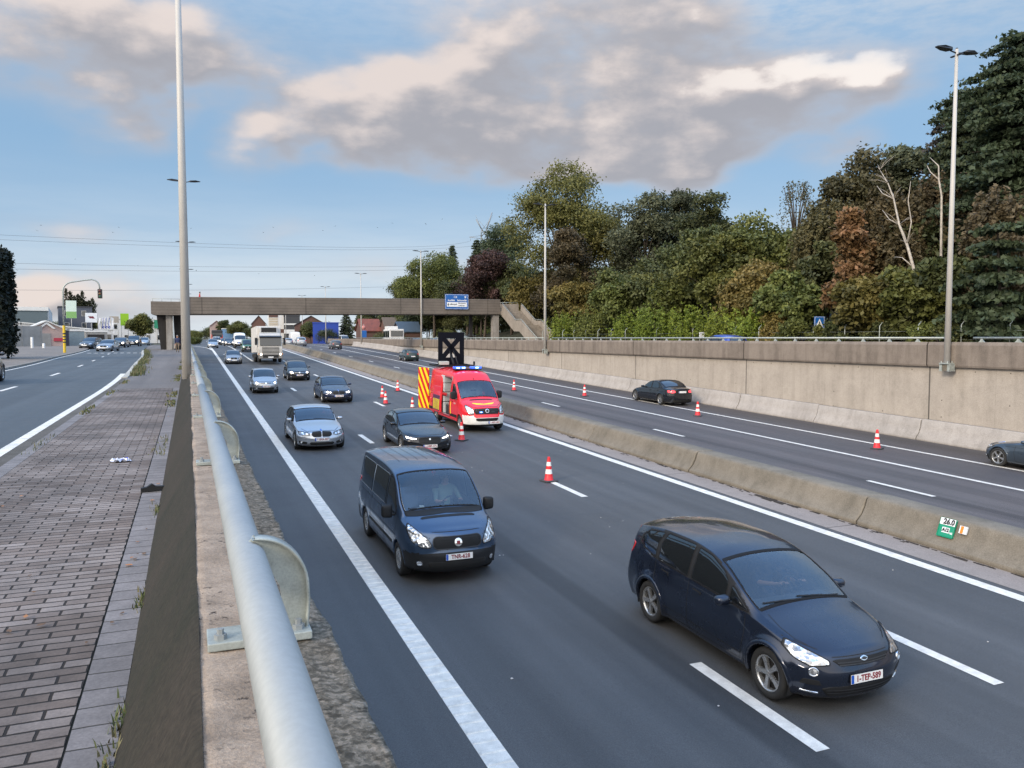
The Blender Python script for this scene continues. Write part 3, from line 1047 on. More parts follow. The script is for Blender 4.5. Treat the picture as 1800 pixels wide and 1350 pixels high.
# ------------------------------------------------------------------ footbridge with its stairs
def build_bridge():
    b = empty('footbridge', (20, 103, -1.5), 0, 'weathered brown concrete footbridge crossing over both carriageways', 'footbridge')
    off = Vector((20, 103, -1.5))

    def part(mb, name, m, parent=None):
        o = mb.build(name, m, b if parent is None else parent)
        if parent is None:
            o.location = -off
        return o
    mb = MB()
    vs, fs = [], []
    for (x, dz) in ((-0.62, 0.0), (20, 0.24), (40.05, 0.42)):
        for (y, z) in ((103.0, 2.85), (103.12, 2.77), (106.0, 2.77), (106.12, 2.85), (106.12, 4.86), (105.94, 4.90), (105.9, 3.9), (103.22, 3.9), (103.18, 4.90), (103.0, 4.86)):
            vs.append((x, y, z + dz))
    n = 10
    for i in range(2):
        for k in range(n):
            k2 = (k + 1) % n
            fs.append((i * n + k, i * n + k2, (i + 1) * n + k2, (i + 1) * n + k))
    fs += [list(range(n)), [2 * n + k for k in range(n)]]
    mb.add(vs, fs)
    part(mb, 'deck_beam', M_BRIDGE)
    mb = MB()
    mb.prism([(-4.0, 2.85), (-3.6, 2.72), (-0.85, 2.72), (-0.75, 2.8), (-0.75, 4.3), (-4.0, 4.3)], 103.0, 107.6)
    lo = part(mb, 'landing', M_BRIDGE)
    mb = MB()
    for x in (-3.8, -2.8, -1.8, -0.9):
        mb.tube([(x, 103.2, 4.3), (x, 103.2, 4.62)], .025, 6)
    mb.tube([(-3.9, 103.2, 4.62), (-0.8, 103.2, 4.62)], .03, 6)
    mb.build('railing', M_GALVD, lo)
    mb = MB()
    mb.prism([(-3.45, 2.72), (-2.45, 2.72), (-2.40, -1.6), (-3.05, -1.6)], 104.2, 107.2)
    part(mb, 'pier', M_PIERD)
    mb = MB()
    mb.box((-2.42, 103.5, -1.6), (-1.78, 104.3, 2.75), bev=.04)
    part(mb, 'pier', M_PIER)
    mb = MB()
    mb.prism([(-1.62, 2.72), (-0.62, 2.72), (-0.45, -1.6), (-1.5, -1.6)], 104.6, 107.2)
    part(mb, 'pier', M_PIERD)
    mb = MB()
    mb.tube([(-1.70, 103.6, -1.6), (-1.70, 103.6, 2.72)], .07, 8)
    part(mb, 'drain_pipe', M_POLE)
    mb = MB()
    mb.box((39.05, 103.3, -1.6), (39.98, 104.1, 3.2), bev=.03)
    part(mb, 'pier', M_PIER)
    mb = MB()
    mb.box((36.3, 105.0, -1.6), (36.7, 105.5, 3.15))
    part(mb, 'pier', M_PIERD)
    # stair: two flights with a landing, running down towards -y between two parapets
    st = MB()
    n1 = 12
    y, z = 102.6, 3.75
    path = []
    for i in range(n1):
        path += [(y, z), (y, z - .17)]
        y -= .37
        z -= .17
    path += [(y, z)]
    y -= 1.6
    path += [(y, z)]
    for i in range(16):
        path += [(y, z - .17)]
        y -= .34
        z -= .17
        path += [(y, z)]
    poly = [(104.3, 3.75), (102.6, 3.75)] + path[1:] + [(y, -1.55), (y + .8, -1.55), (97.0, .95), (98.4, .95), (103.0, 3.2), (104.3, 3.2)]
    st.prism([(a, c) for a, c in poly], 40.45, 43.05, axis='X')
    so = part(st, 'stair', M_STAIR)

    def pk(x0, x1, name):
        pts_top = [(102.9, 4.62), (98.1, 2.30), (96.2, 2.27), (91.0, -.16), (90.0, -.6)]
        pts_bot = [(90.0, -1.55), (91.6, -1.55), (96.6, .86), (98.4, .86), (103.0, 3.1)]
        mb = MB()
        mb.prism(pts_top + pts_bot, x0, x1, axis='X')
        o = part(mb, name, M_STAIR)
        r_ = MB()
        xm = (x0 + x1) / 2
        r_.tube([(xm, yy, zz + .17) for yy, zz in pts_top[:4]], .035, 6)
        for a, c in zip(pts_top[:3], pts_top[1:4]):
            for q in (0.08, 0.36, 0.64, 0.92):
                yy, zz = a[0] + (c[0] - a[0]) * q, a[1] + (c[1] - a[1]) * q
                r_.tube([(xm, yy, zz), (xm, yy, zz + .17)], .025, 5)
        r_.build('handrail', M_GALVD, o)
    pk(40.22, 40.42, 'stair_parapet')
    pk(43.08, 43.28, 'stair_parapet')
    mb = MB()
    mb.box((40.5, 104.0, 3.2), (43.2, 104.2, 4.75))
    mb.box((40.1, 103.0, 3.2), (43.2, 104.0, 3.72))
    po = part(mb, 'stair_parapet', M_STAIR)
    r_ = MB()
    r_.tube([(40.4, 104.1, 4.95), (43.1, 104.1, 4.95)], .035, 6)
    for q in range(4):
        r_.tube([(40.5 + q * .85, 104.1, 4.75), (40.5 + q * .85, 104.1, 4.95)], .025, 5)
    r_.build('handrail', M_GALVD, po)
    # ramp strip for bicycles beside the steps
    mb = MB()
    mb.prism([(102.4, 3.70), (98.1, 1.75), (96.3, 1.75), (91, -.95), (91, -1.2), (96.3, 1.5), (98.1, 1.5), (102.4, 3.4)], 40.5, 41.0, axis='X')
    part(mb, 'ramp', M_PIER)
    # blue direction sign hung on the parapet
    MBLUE = mat('sign_blue', (0.012, 0.105, 0.36), .45, var=.06, vs=3)
    MWHITE = mat('sign_white', (0.72, 0.74, 0.76), .5)
    MBLACK = mat('sign_black', (0.02, 0.02, 0.022), .5)
    s = empty('direction_sign', (33.7, 102.9, 4.87), 0, 'blue motorway direction sign with white panel hung on the footbridge', 'sign')
    mb = MB()
    mb.box((-1.66, -.05, -1.02), (1.66, .03, 1.02), bev=.03)
    mb.build('sign_board', MBLUE, s)
    mb = MB()
    for (a, c) in (((-1.6, -.062, .93), (1.6, -.056, .96)), ((-1.6, -.062, -.96), (1.6, -.056, -.93)), ((-1.6, -.062, -.93), (-1.57, -.056, .93)), ((1.57, -.062, -.93), (1.6, -.056, .93))):
        mb.box(a, c)
    Mx = lambda x, z: Matrix.Translation((x, -.064, z)) @ Matrix.Rotation(R(90), 4, 'X')
    wr = random.Random(8)

    def word(mb, x0, x1, z, h):
        """a word too small to read: a row of upright strokes of letter height"""
        x = x0
        while x < x1:
            w = wr.uniform(.04, .09)
            hh = h * wr.choice((.62, .62, .7, 1.0))
            mb.box((x, -.068, z - h * .32), (min(x + w, x1), -.06, z - h * .32 + hh))
            x += w + .035
    word(mb, -1.25, -.28, .16, .24)
    word(mb, .08, 1.38, .16, .24)
    mb.box((-.42, -.066, .52), (.02, -.06, .56))
    mb.box((-.42, -.066, .72), (.02, -.06, .76))
    mb.box((-.42, -.066, .52), (-.38, -.06, .76))
    mb.box((-.12, -.066, .60), (.02, -.06, .68))
    add_text(mb, "\u2197", .5, Mx(1.2, .64), bold=.02)
    mb.build('lettering', MWHITE, s)
    mb = MB()
    mb.box((-1.42, -.07, -.68), (1.42, -.052, -.06), bev=.006)
    pn = mb.build('panel', MWHITE, s)
    mb = MB()
    add_text(mb, "\u2193", .4, Matrix.Translation((-1.22, -.076, -.38)) @ Matrix.Rotation(R(90), 4, 'X'), bold=.02)
    st0 = len(mb.v)
    word(mb, -.98, .02, -.36, .2)
    word(mb, .22, 1.25, -.22, .15)
    word(mb, .22, 1.1, -.52, .16)
    mb.xf(Matrix.Translation((0, -.012, 0)), st0)
    mb.build('lettering', MBLACK, pn)


build_bridge()

# ------------------------------------------------------------------ vehicles
def paint(name, col, metal=0.55, rough=0.32, coat=0.85):
    if name in MATS:
        return MATS[name]
    m = mat(name, col, rough, metal=metal, spec=0.25, coat=coat)
    t = NT(m.node_tree)
    b = m.node_tree.nodes['Principled BSDF']
    tc = t.n('ShaderNodeTexCoord')
    fl = t.noise(tc.outputs['Object'], 420.0, 1, 0.5)
    dust = t.noise(tc.outputs['Object'], 2.2, 5, 0.65)
    sp = t.n('ShaderNodeSeparateXYZ')
    t.put(sp.inputs[0], tc.outputs['Object'])
    low = t.ramp(t.math('ADD', sp.outputs[2], t.math('MULTIPLY', t.math('SUBTRACT', dust, 0.5), 0.25)), 0.15, 0.48, 0.22, 0.0)
    base = t.mix(t.ramp(fl, 0.35, 0.7, 0.0, 0.25), c4(col), c4([min(1, c * 1.5 + .02) for c in col]))
    t.put(b.inputs['Base Color'], t.mix(low, base, c4((0.075, 0.068, 0.06))))
    t.put(b.inputs['Coat Weight'], t.ramp(low, 0.0, 0.30, coat, coat * 0.5, False))
    t.put(b.inputs['Roughness'], t.ramp(dust, 0.3, 0.7, rough - 0.05, rough + 0.10))
    return m


def glass_mat(name, tint, opac, spec_tint=(0.9, 0.95, 1.0)):
    """tinted car glass: part clear, part dark, with a mirror-like sheen at a slant"""
    if name in MATS:
        return MATS[name]
    m = bpy.data.materials.new(name)
    m.use_nodes = True
    m.node_tree.nodes.clear()
    t = NT(m.node_tree)
    tr = t.n('ShaderNodeBsdfTransparent')
    tr.inputs[0].default_value = c4(tint)
    df = t.n('ShaderNodeBsdfDiffuse')
    df.inputs[0].default_value = (0.012, 0.014, 0.016, 1)
    mx = t.n('ShaderNodeMixShader')
    mx.inputs[0].default_value = opac
    t.t.links.new(tr.outputs[0], mx.inputs[1])
    t.t.links.new(df.outputs[0], mx.inputs[2])
    gl = t.n('ShaderNodeBsdfGlossy')
    gl.inputs['Roughness'].default_value = 0.02
    gl.inputs[0].default_value = c4(spec_tint)
    fr = t.n('ShaderNodeFresnel')
    fr.inputs[0].default_value = 1.62
    m2 = t.n('ShaderNodeMixShader')
    t.put(m2.inputs[0], t.math('MULTIPLY', fr.outputs[0], 1.8, clamp=True))
    t.t.links.new(mx.outputs[0], m2.inputs[1])
    t.t.links.new(gl.outputs[0], m2.inputs[2])
    o = t.n('ShaderNodeOutputMaterial')
    t.t.links.new(m2.outputs[0], o.inputs[0])
    MATS[name] = m
    return m


def lamp_mat(name, lit, col=(0.85, 0.87, 0.9)):
    if name in MATS:
        return MATS[name]
    m = mat(name, col, 0.12, metal=0.75, coat=1.0)
    t = NT(m.node_tree)
    b = m.node_tree.nodes['Principled BSDF']
    tc = t.n('ShaderNodeTexCoord')
    vo = t.n('ShaderNodeTexVoronoi')
    t.put(vo.inputs['Vector'], tc.outputs['Object'])
    vo.inputs['Scale'].default_value = 16.0
    sc = t.n('ShaderNodeSeparateColor')
    t.put(sc.inputs[0], vo.outputs['Color'])
    t.put(b.inputs['Base Color'], t.mix(sc.outputs[0], c4([c * .22 for c in col]), c4(col)))
    bp = t.n('ShaderNodeBump')
    bp.inputs['Strength'].default_value = 0.5
    bp.inputs['Distance'].default_value = 0.03
    t.put(bp.inputs['Height'], vo.outputs['Distance'])
    t.put(b.inputs['Normal'], bp.outputs[0])
    if lit:
        b.inputs['Emission Color'].default_value = (1.0, 0.86, 0.70, 1)
        b.inputs['Emission Strength'].default_value = lit
    return m


V_GLASS = glass_mat('car_glass', (0.72, 0.82, 0.86), 0.05)
V_GLASSD = glass_mat('car_glass_dark', (0.10, 0.12, 0.13), 0.55)
V_GLASSO = mat('car_glass_opaque', (0.010, 0.014, 0.018), 0.05, spec=0.8, coat=0.6)
V_RUB = mat('rubber_seal', (0.010, 0.010, 0.011), 0.6, spec=.15)
V_TYRE = mat('tyre_rubber', (0.018, 0.018, 0.018), 0.85, var=0.3, vs=9)
V_PLAS = mat('black_plastic', (0.018, 0.019, 0.021), 0.6, spec=.2, var=0.15, vs=6)
V_ALLOY = mat('alloy_rim', (0.42, 0.43, 0.44), 0.30, metal=0.75, var=0.12, vs=12)
V_HUB = mat('wheel_well', (0.010, 0.010, 0.010), 0.8)
V_CHROME = mat('chrome', (0.75, 0.76, 0.78), 0.12, metal=1.0)
V_LAMP = lamp_mat('lamp_clear', 0)
V_LAMPD = lamp_mat('lamp_smoked', 0, (0.30, 0.32, 0.34))
V_LIT = mat('lamp_lit', (1, 0.95, 0.85), 0.3, emit=(1.0, 0.92, 0.80), es=7.0)
V_LITW = mat('lamp_lit_warm', (1, 0.9, 0.75), 0.3, emit=(1.0, 0.80, 0.58), es=7.0)
V_TAIL = mat('tail_lamp', (0.30, 0.006, 0.008), 0.15, coat=1.0, emit=(1, 0.05, 0.05), es=0.12)
V_TAILON = mat('tail_lamp_lit', (0.5, 0.01, 0.012), 0.15, coat=1.0, emit=(1, 0.06, 0.09), es=1.6)
V_AMBER = mat('indicator_lamp', (0.55, 0.20, 0.02), 0.2, coat=1.0)
V_PLATE = mat('plate_white', (0.72, 0.72, 0.71), 0.35)
V_PLATER = mat('plate_red', (0.20, 0.02, 0.03), 0.4)
V_EU = mat('plate_blue', (0.01, 0.08, 0.42), 0.4)
V_SEAT = mat('seat_cloth', (0.035, 0.036, 0.04), 0.9, var=0.2, vs=20)
V_DASH = mat('dashboard', (0.045, 0.05, 0.055), 0.75)


def outline(pts, r=0.03, spacing=0.06):
    """closed outline with rounded corners, evenly resampled"""
    n = len(pts)
    P = [np.array(p, float) for p in pts]
    out = []
    for i in range(n):
        a, b, c = P[i - 1], P[i], P[(i + 1) % n]
        la, lc = np.linalg.norm(a - b), np.linalg.norm(c - b)
        k = min(r, la * .45, lc * .45)
        p0, p2 = b + (a - b) / la * k, b + (c - b) / lc * k
        for t in (0, .25, .5, .75, 1):
            out.append((1 - t)**2 * p0 + 2 * t * (1 - t) * b + t * t * p2)
    res = []
    for i in range(len(out)):
        a, b = out[i], out[(i + 1) % len(out)]
        d = np.linalg.norm(b - a)
        if d < 1e-6:
            continue
        m = max(1, int(d / spacing))
        for k in range(m):
            res.append(a + (b - a) * k / m)
    return np.array(res)


def grow(o, d):
    """outline pushed outwards by d"""
    nx, pv = np.roll(o, -1, 0), np.roll(o, 1, 0)
    t = nx - pv
    t /= np.linalg.norm(t, axis=1)[:, None] + 1e-9
    nrm = np.stack([t[:, 1], -t[:, 0]], 1)
    area = np.sum(o[:, 0] * np.roll(o[:, 1], -1) - np.roll(o[:, 0], -1) * o[:, 1])
    return o + nrm * d * (1 if area > 0 else -1)


def inside(poly, x, y):
    r = np.zeros(np.shape(x), bool)
    n = len(poly)
    for i in range(n):
        x0, y0 = poly[i - 1]
        x1, y1 = poly[i]
        c = ((y0 > y) != (y1 > y))
        with np.errstate(divide='ignore', invalid='ignore'):
            xi = (x1 - x0) * (y - y0) / (y1 - y0 + 1e-12) + x0
        r ^= c & (x < xi)
    return r


class Car:
    def __init__(self, sp, det):
        self.sp, self.det = sp, det
        self.L = sp['L']
        self.root = None
        self.make_body()

    # ---- body surface
    def make_body(self):
        sp = self.sp
        L = self.L
        hi = self.det >= 2
        ns = {0: 26, 1: 56, 2: 128}[self.det]
        n1 = {0: 6, 1: 12, 2: 22}[self.det]
        n2 = {0: 4, 1: 7, 2: 14}[self.det]
        n3 = {0: 5, 1: 8, 2: 13}[self.det]
        f = {k: pchip(sp[k]) for k in ('zt', 'zs', 'ws', 'wm', 'wb', 'fc', 'rc', 'fp', 'rp')}
        zb0, zm, tum = sp.get('zb', .2), sp.get('zm', .58), sp['tum']
        s0, s1 = sp['zt'][0][0], sp['zt'][-1][0]
        S = np.linspace(s0, s1, ns + 1)
        nc = n2 + n3
        wheels = sp['wheels']
        fl = sp.get('flare', 0.0)
        grid = np.zeros((ns + 1, nc + n1 + nc + 1, 3))
        zt0, zt1 = float(f['zt'](s0)), float(f['zt'](s1))

        def section(s):
            zt, zs, ws, wm, wb = (float(f[k](s)) for k in ('zt', 'zs', 'ws', 'wm', 'wb'))
            zs = min(zs, zt - .02)
            c = min(1.0, max(0.0, (zt - zs) / .32))
            crown = min(sp.get('crown', .055), .55 * (zt - zs))
            ze = zt - crown
            we = ws - sp.get('hood_in', .10) * (1 - c) - .02 * c - tum * (ze - zs)
            side = pchip([(zb0, wb - .07), (zb0 + .045, wb), (zm, wm), (zs, ws)])
            pts = []
            top = []
            for k in range(n2 + 1):
                t = k / n2
                top.append((ws + (we - ws) * t + sp.get('bow', .018) * math.sin(PI * t) * c, zs + (ze - zs) * t))
            p = sp.get('roofp', 2.6)
            for k in range(1, n3 + 1):
                q = (k / n3) ** 1.5
                top.append((we * (1 - q), ze + (zt - ze) * (1 - (1 - q) ** p)))
            zz = [zb0 + (zs - zb0) * (k / n1) for k in range(n1 + 1)]
            zz[1] = min(zz[1], zb0 + .045) if n1 > 8 else zz[1]
            sd = [(float(side(z)), z) for z in zz]
            w0 = sd[0][0]
            bot = [(w0 * (y / ws), zb0) for (y, z) in top[::-1]]      # centre -> sill
            return bot[:-1] + sd + top[1:]

        ftop = (lambda z: float(f['fp'](z)))
        rtop = (lambda z: float(f['rp'](z)))
        FP, RP = sp.get('fpow', 2.4), sp.get('rpow', 2.6)
        FL, RL = sp.get('flen', .9), sp.get('rlen', .6)

        def shift(s, y, z, w):
            a = max(0.0, 1 - (s - s0) / FL)
            b = max(0.0, 1 - (s1 - s) / RL)
            r = max(0.0, 1 - (min(1, abs(y) / max(w, .01))) ** FP)
            r2 = max(0.0, 1 - (min(1, abs(y) / max(w, .01))) ** RP)
            fcz, rcz = float(f['fc'](z)), float(f['rc'](z))
            x = s
            x += ((fcz - s0) + (ftop(z) - fcz) * r) * a * a
            x += ((rcz - s1) + (rtop(z) - rcz) * r2) * b * b
            return x
        for i, s in enumerate(S):
            pts = section(s)
            wv = max(p[0] for p in pts)
            for j, (y, z) in enumerate(pts):
                if fl and 0 < j:
                    for (sw, rw, ra) in wheels:
                        d = math.hypot(s - sw, z - rw)
                        if nc - 1 <= j <= nc + n1:
                            t = max(0.0, min(1.0, (ra + .13 - d) / .10))
                            y += fl * t * t * (3 - 2 * t)
                if nc <= j <= nc + n1:
                    w = max(y, .01)
                elif j < nc:
                    w = max(pts[nc][0], .01)
                else:
                    w = pts[nc + n1][0]
                grid[i, j] = (shift(s, y, z, w), y, z)
        V, Fc = [], []
        NJ = grid.shape[1]
        for i in range(ns + 1):
            for j in range(NJ):
                V.append(grid[i, j])
        for i in range(ns):
            for j in range(NJ - 1):
                Fc.append((i * NJ + j, i * NJ + j + 1, (i + 1) * NJ + j + 1, (i + 1) * NJ + j))
        # front and rear faces
        for end, i in ((0, 0), (1, ns)):
            g = grid[i]
            sect = section(S[i])
            topy = [p[1] for p in []]
            top = [g[nc + n1 + c] for c in range(nc + 1)]
            y0 = top[0][1]
            b0 = len(V)
            zt_, zs_ = top[-1][2], top[0][2]
            for r in range(n1 + 1):
                sd = g[nc + r]
                for c in range(nc + 1):
                    if r == n1:
                        V.append(top[c])
                        continue
                    if c == 0:
                        V.append(sd)
                        continue
                    if r == 0:
                        V.append(g[nc - c])
                        continue
                    ratio = top[c][1] / y0
                    y = sd[1] * ratio
                    z = zb0 + (top[c][2] - zb0) * (sd[2] - zb0) / (zs_ - zb0)
                    V.append((shift(S[i], y, z, sd[1]), y, z))
            for r in range(n1):
                for c in range(nc):
                    q = (b0 + r * (nc + 1) + c, b0 + r * (nc + 1) + c + 1, b0 + (r + 1) * (nc + 1) + c + 1, b0 + (r + 1) * (nc + 1) + c)
                    Fc.append(q if end == 0 else q[::-1])
        V = np.array(V)
        bm = bmesh.new()
        vs = [bm.verts.new((L / 2 - v[0], v[1], v[2])) for v in V]
        v2 = [bm.verts.new((L / 2 - v[0], -v[1], v[2])) for v in V]
        for q in Fc:
            for vv, o in ((vs, 1), (v2, -1)):
                try:
                    bm.faces.new([vv[k] for k in q][::o])
                except ValueError:
                    pass
        bmesh.ops.remove_doubles(bm, verts=bm.verts, dist=0.0008)
        bmesh.ops.dissolve_degenerate(bm, edges=bm.edges, dist=0.0005)
        bmesh.ops.recalc_face_normals(bm, faces=bm.faces)
        bm.faces.ensure_lookup_table()
        self.bm = bm
        self.bvh = BVHTree.FromBMesh(bm)
        self.section, self.shift, self.k_edge = section, shift, nc + n1 + n2

    def auto_screen(self, sb, st, inset):
        """windscreen outline seen from the front, following the body's own pillars"""
        k0 = self.k_edge

        def edge(s, d):
            p = self.section(s)
            top = p[k0:]
            y0 = top[0][0] - d
            for a, b in zip(top[:-1], top[1:]):
                if a[0] >= y0 >= b[0]:
                    t = (a[0] - y0) / (a[0] - b[0] + 1e-9)
                    return (y0, a[1] + (b[1] - a[1]) * t)
            return top[0]

        def across(s, d):
            p = self.section(s)[k0:]
            w = p[0][0] - d
            return [(y, z) for y, z in p if y < w - .02][::-1]
        half = [q for q in across(sb, inset)] + [edge(s, inset) for s in np.linspace(sb, st, 9)] + across(st, inset)[::-1]
        return sym([(0, half[0][1])] + [q for q in half[1:-1]] + [(0, half[-1][1])])

    # ---- projecting shapes on to the body
    def hit(self, mode, a, b):
        L = self.L
        if mode == 'front':
            o, d = Vector((L, a, b)), Vector((-1, 0, 0))
        elif mode == 'rear':
            o, d = Vector((-L, a, b)), Vector((1, 0, 0))
        elif mode == 'side':
            o, d = Vector((L / 2 - a, 3, b)), Vector((0, -1, 0))
        else:
            o, d = Vector((L / 2 - a, b, 5)), Vector((0, 0, -1))
        p, n, i, _ = self.bvh.ray_cast(o, d)
        if p is None:
            q = o + d * (L if mode in ('front', 'rear') else (2.2 if mode == 'side' else 3.5))
            p, n, i, _ = self.bvh.find_nearest(q)
        if n.dot(d) > 0:
            n = -n
        return p, n

    def ring_patch(self, mode, o, off=.004, rings=(1, .96, .82, .6, .35, .12), skirt=.012, sides=1):
        """surface patch filling outline o, lying just proud of the body"""
        c = o.mean(0)
        vs, fs = [], []
        n = len(o)
        for k, s in enumerate(rings):
            for p in (c + (o - c) * s):
                h, nn = self.hit(mode, p[0], p[1])
                vs.append(h + nn * off)
        h, nn = self.hit(mode, c[0], c[1])
        vs.append(h + nn * off)
        for k in range(len(rings) - 1):
            for i in range(n):
                j = (i + 1) % n
                fs.append((k * n + i, k * n + j, (k + 1) * n + j, (k + 1) * n + i))
        last = (len(rings) - 1) * n
        for i in range(n):
            fs.append((last + i, last + (i + 1) % n, len(vs) - 1))
        b = len(vs)
        for p in o:
            h, nn = self.hit(mode, p[0], p[1])
            vs.append(h - nn * skirt)
        for i in range(n):
            j = (i + 1) % n
            fs.append((b + i, b + j, j, i))
        return vs, fs

    def band(self, mode, o, i_, w_, off, skirt=.01):
        """band between outline o grown by w_ and shrunk by i_"""
        a, b = grow(o, w_), grow(o, -i_)
        vs, fs = [], []
        n = len(o)
        for pts, k in ((a, -skirt), (a, off), ((a + b) / 2, off), (b, off), (b, -skirt * .5)):
            for p in pts:
                h, nn = self.hit(mode, p[0], p[1])
                vs.append(h + nn * k)
        for k in range(4):
            for i in range(n):
                j = (i + 1) % n
                fs.append((k * n + i, k * n + j, (k + 1) * n + j, (k + 1) * n + i))
        return vs, fs

    def line(self, mode, pts, w=.009, off=.0015, closed=False):
        """narrow strip following the body along a polyline"""
        P = [np.array(p, float) for p in pts]
        Q = []
        for a, b in zip(P[:-1], P[1:]):
            m = max(1, int(np.linalg.norm(b - a) / .07))
            Q += [a + (b - a) * k / m for k in range(m)]
        Q.append(P[-1])
        vs, fs = [], []
        for i, p in enumerate(Q):
            t = Q[min(i + 1, len(Q) - 1)] - Q[max(i - 1, 0)]
            t = t / (np.linalg.norm(t) + 1e-9)
            nn = np.array([-t[1], t[0]])
            for k in (-.5, .5):
                q = p + nn * w * k
                h, nr = self.hit(mode, q[0], q[1])
                vs.append(h + nr * off)
        for i in range(len(Q) - 1):
            fs.append((2 * i, 2 * i + 1, 2 * i + 3, 2 * i + 2))
        return vs, fs

    def part(self, name, shapes, mats, parent=None, mirror=False, smooth=True, label=None):
        """shapes: list of (verts, faces, material index); one mesh per side when mirrored"""
        res = []
        for sgn in ((1, -1) if mirror else (1,)):
            mb = MB()
            for (vs, fs, mi) in shapes:
                if sgn < 0:
                    mb.add([(v[0], -v[1], v[2]) for v in vs], [list(f)[::-1] for f in fs], mi, smooth)
                else:
                    mb.add(vs, fs, mi, smooth)
            o = mb.build(name, mats, self.root if parent is None else parent)
            if label:
                o['label'] = label
            res.append(o)
        return res


WHEEL_MESH = {}


def wheel_meshes(r, w, style, det):
    key = (round(r, 3), w, style, det)
    if key in WHEEL_MESH:
        return WHEEL_MESH[key]
    n = 40 if det >= 2 else (24 if det else 14)
    rr = r * (0.70 if style != 'van' else 0.62)
    mb = MB()
    prof = [(rr * .97, -w * .30), (rr * 1.02, -w * .5), (r * .93, -w * .52), (r * .985, -w * .42), (r, -w * .28), (r, w * .28), (r * .985, w * .42), (r * .93, w * .52), (rr * 1.02, w * .5), (rr * .97, w * .30)]
    mb.lathe(prof, n, axis='Y')
    tyre = mb.mesh('tyre', V_TYRE)
    mb = MB()
    mb.lathe([(rr, -w * .45), (rr * 1.015, w * .47), (rr * .93, w * .46), (rr * .90, w * .30), (rr * .90, -w * .3)], n, axis='Y')
    mb.lathe([(0.0, w * .12), (rr * .90, w * .10)], n, axis='Y', mi=1)
    mb.lathe([(0.0, w * .43), (rr * .16, w * .42), (rr * .20, w * .34), (rr * .20, w * .15)], n // 2, axis='Y')
    if style == 'van':
        mb.lathe([(0.0, w * .40), (rr * .35, w * .40), (rr * .62, w * .30), (rr * .93, w * .42)], n, axis='Y')
        k = 0
        for i in range(12):
            a = 2 * PI * i / 12
            mb.lathe([(0.0, w * .372), (rr * .055, w * .37)], 8, axis='Y', mi=1, c=(rr * .72 * math.cos(a), 0.0, rr * .72 * math.sin(a)))
    else:
        cnt, wid, twin = {'five': (5, .30, False), 'twin': (5, .15, True), 'seven': (7, .20, False), 'ten': (10, .13, False)}[style]
        for i in range(cnt):
            for q in ((-.14, .14) if twin else (0,)):
                a = 2 * PI * i / cnt + PI / 2
                vs = []
                for (t, ww, yy) in ((.12, wid * .75, .42), (.55, wid * .8, .40), (.93, wid * 1.15, .43)):
                    for sd in (-.5, .5):
                        ang = a + q * (1.0 if t > .3 else .6)
                        x = rr * t * math.cos(ang) - rr * ww * sd * math.sin(a)
                        z = rr * t * math.sin(ang) + rr * ww * sd * math.cos(a)
                        vs += [(x, w * yy, z), (x, w * (yy - .18), z)]
                fs = []
                for k in range(2):
                    b = 4 * k
                    fs += [(b, b + 2, b + 6, b + 4), (b, b + 4, b + 5, b + 1), (b + 2, b + 3, b + 7, b + 6)]
                mb.add(vs, fs, 0, False)
    rim = mb.mesh('rim', [V_ALLOY, V_HUB])
    WHEEL_MESH[key] = (tyre, rim)
    return tyre, rim


def plate(car, mode, y, z, txt, w=.52, h=.112, parent=None, col=None, text=True):
    """number plate with its blue strip and raised lettering, tilted like the bodywork behind it"""
    p, n = car.hit(mode, y, z)
    ca, _ = car.hit(mode, y - w * .45, z)
    cb, _ = car.hit(mode, y + w * .45, z)
    X = max(p.x, ca.x, cb.x) if mode == 'front' else min(p.x, ca.x, cb.x)
    d = 1 if mode == 'front' else -1
    xa = Vector((0, 1, 0)) * d
    za = Vector((-.06 * d, 0, 1)).normalized()
    na = xa.cross(za).normalized()
    M = Matrix(((xa.x, za.x, na.x, X + .012 * d), (xa.y, za.y, na.y, y), (xa.z, za.z, na.z, z), (0, 0, 0, 1)))
    mb = MB()
    st = len(mb.v)
    mb.box((-w / 2 - .008, -h / 2 - .008, -.012), (w / 2 + .008, h / 2 + .008, -.001), mi=3, bev=.003)
    mb.box((-w / 2, -h / 2, -.001), (w / 2, h / 2, .003), mi=0)
    if car.det >= 1:
        mb.box((-w / 2 + .003, -h / 2 + .003, .0034), (-w / 2 + .045, h / 2 - .003, .0044), mi=1)
        mb.xf(M, st)
        if text and txt:
            add_text(mb, txt, h * .95, M @ Matrix.Translation((.024, -.002, .0045)), mi=2, bold=.0035, font_x=.86 * w / .52, space=1.04)
    else:
        mb.xf(M, st)
    o = mb.build('number_plate', [V_PLATE, V_EU, V_PLATER, V_PLAS], car.root if parent is None else parent)
    return o


def circle(y, z, r, n=20):
    return np.array([(y + r * math.cos(2 * PI * k / n), z + r * math.sin(2 * PI * k / n)) for k in range(n)])


def mirror_mesh(side_s, y, z, det, sx=.09, sy=.11, sz_=.075):
    bm = bmesh.new()
    bmesh.ops.create_cube(bm, size=1)
    for v in bm.verts:
        v.co = Vector((v.co.x * sx * 2 * (0.75 if v.co.x > 0 else 1), v.co.y * sy * 2 * (.9 if v.co.x > 0 else 1), v.co.z * sz_ * 2 * (1 if v.co.y < 0 else .85)))
    bmesh.ops.bevel(bm, geom=bm.edges[:], offset=min(sx, sz_) * .75, segments=3 if det >= 2 else 2, affect='EDGES', profile=.5)
    vs = [(v.co.x, v.co.y, v.co.z) for v in bm.verts]
    bm.verts.index_update()
    fs = [[v.index for v in f.verts] for f in bm.faces]
    bm.free()
    return [(x + side_s, yy + y, zz + z) for x, yy, zz in vs], fs


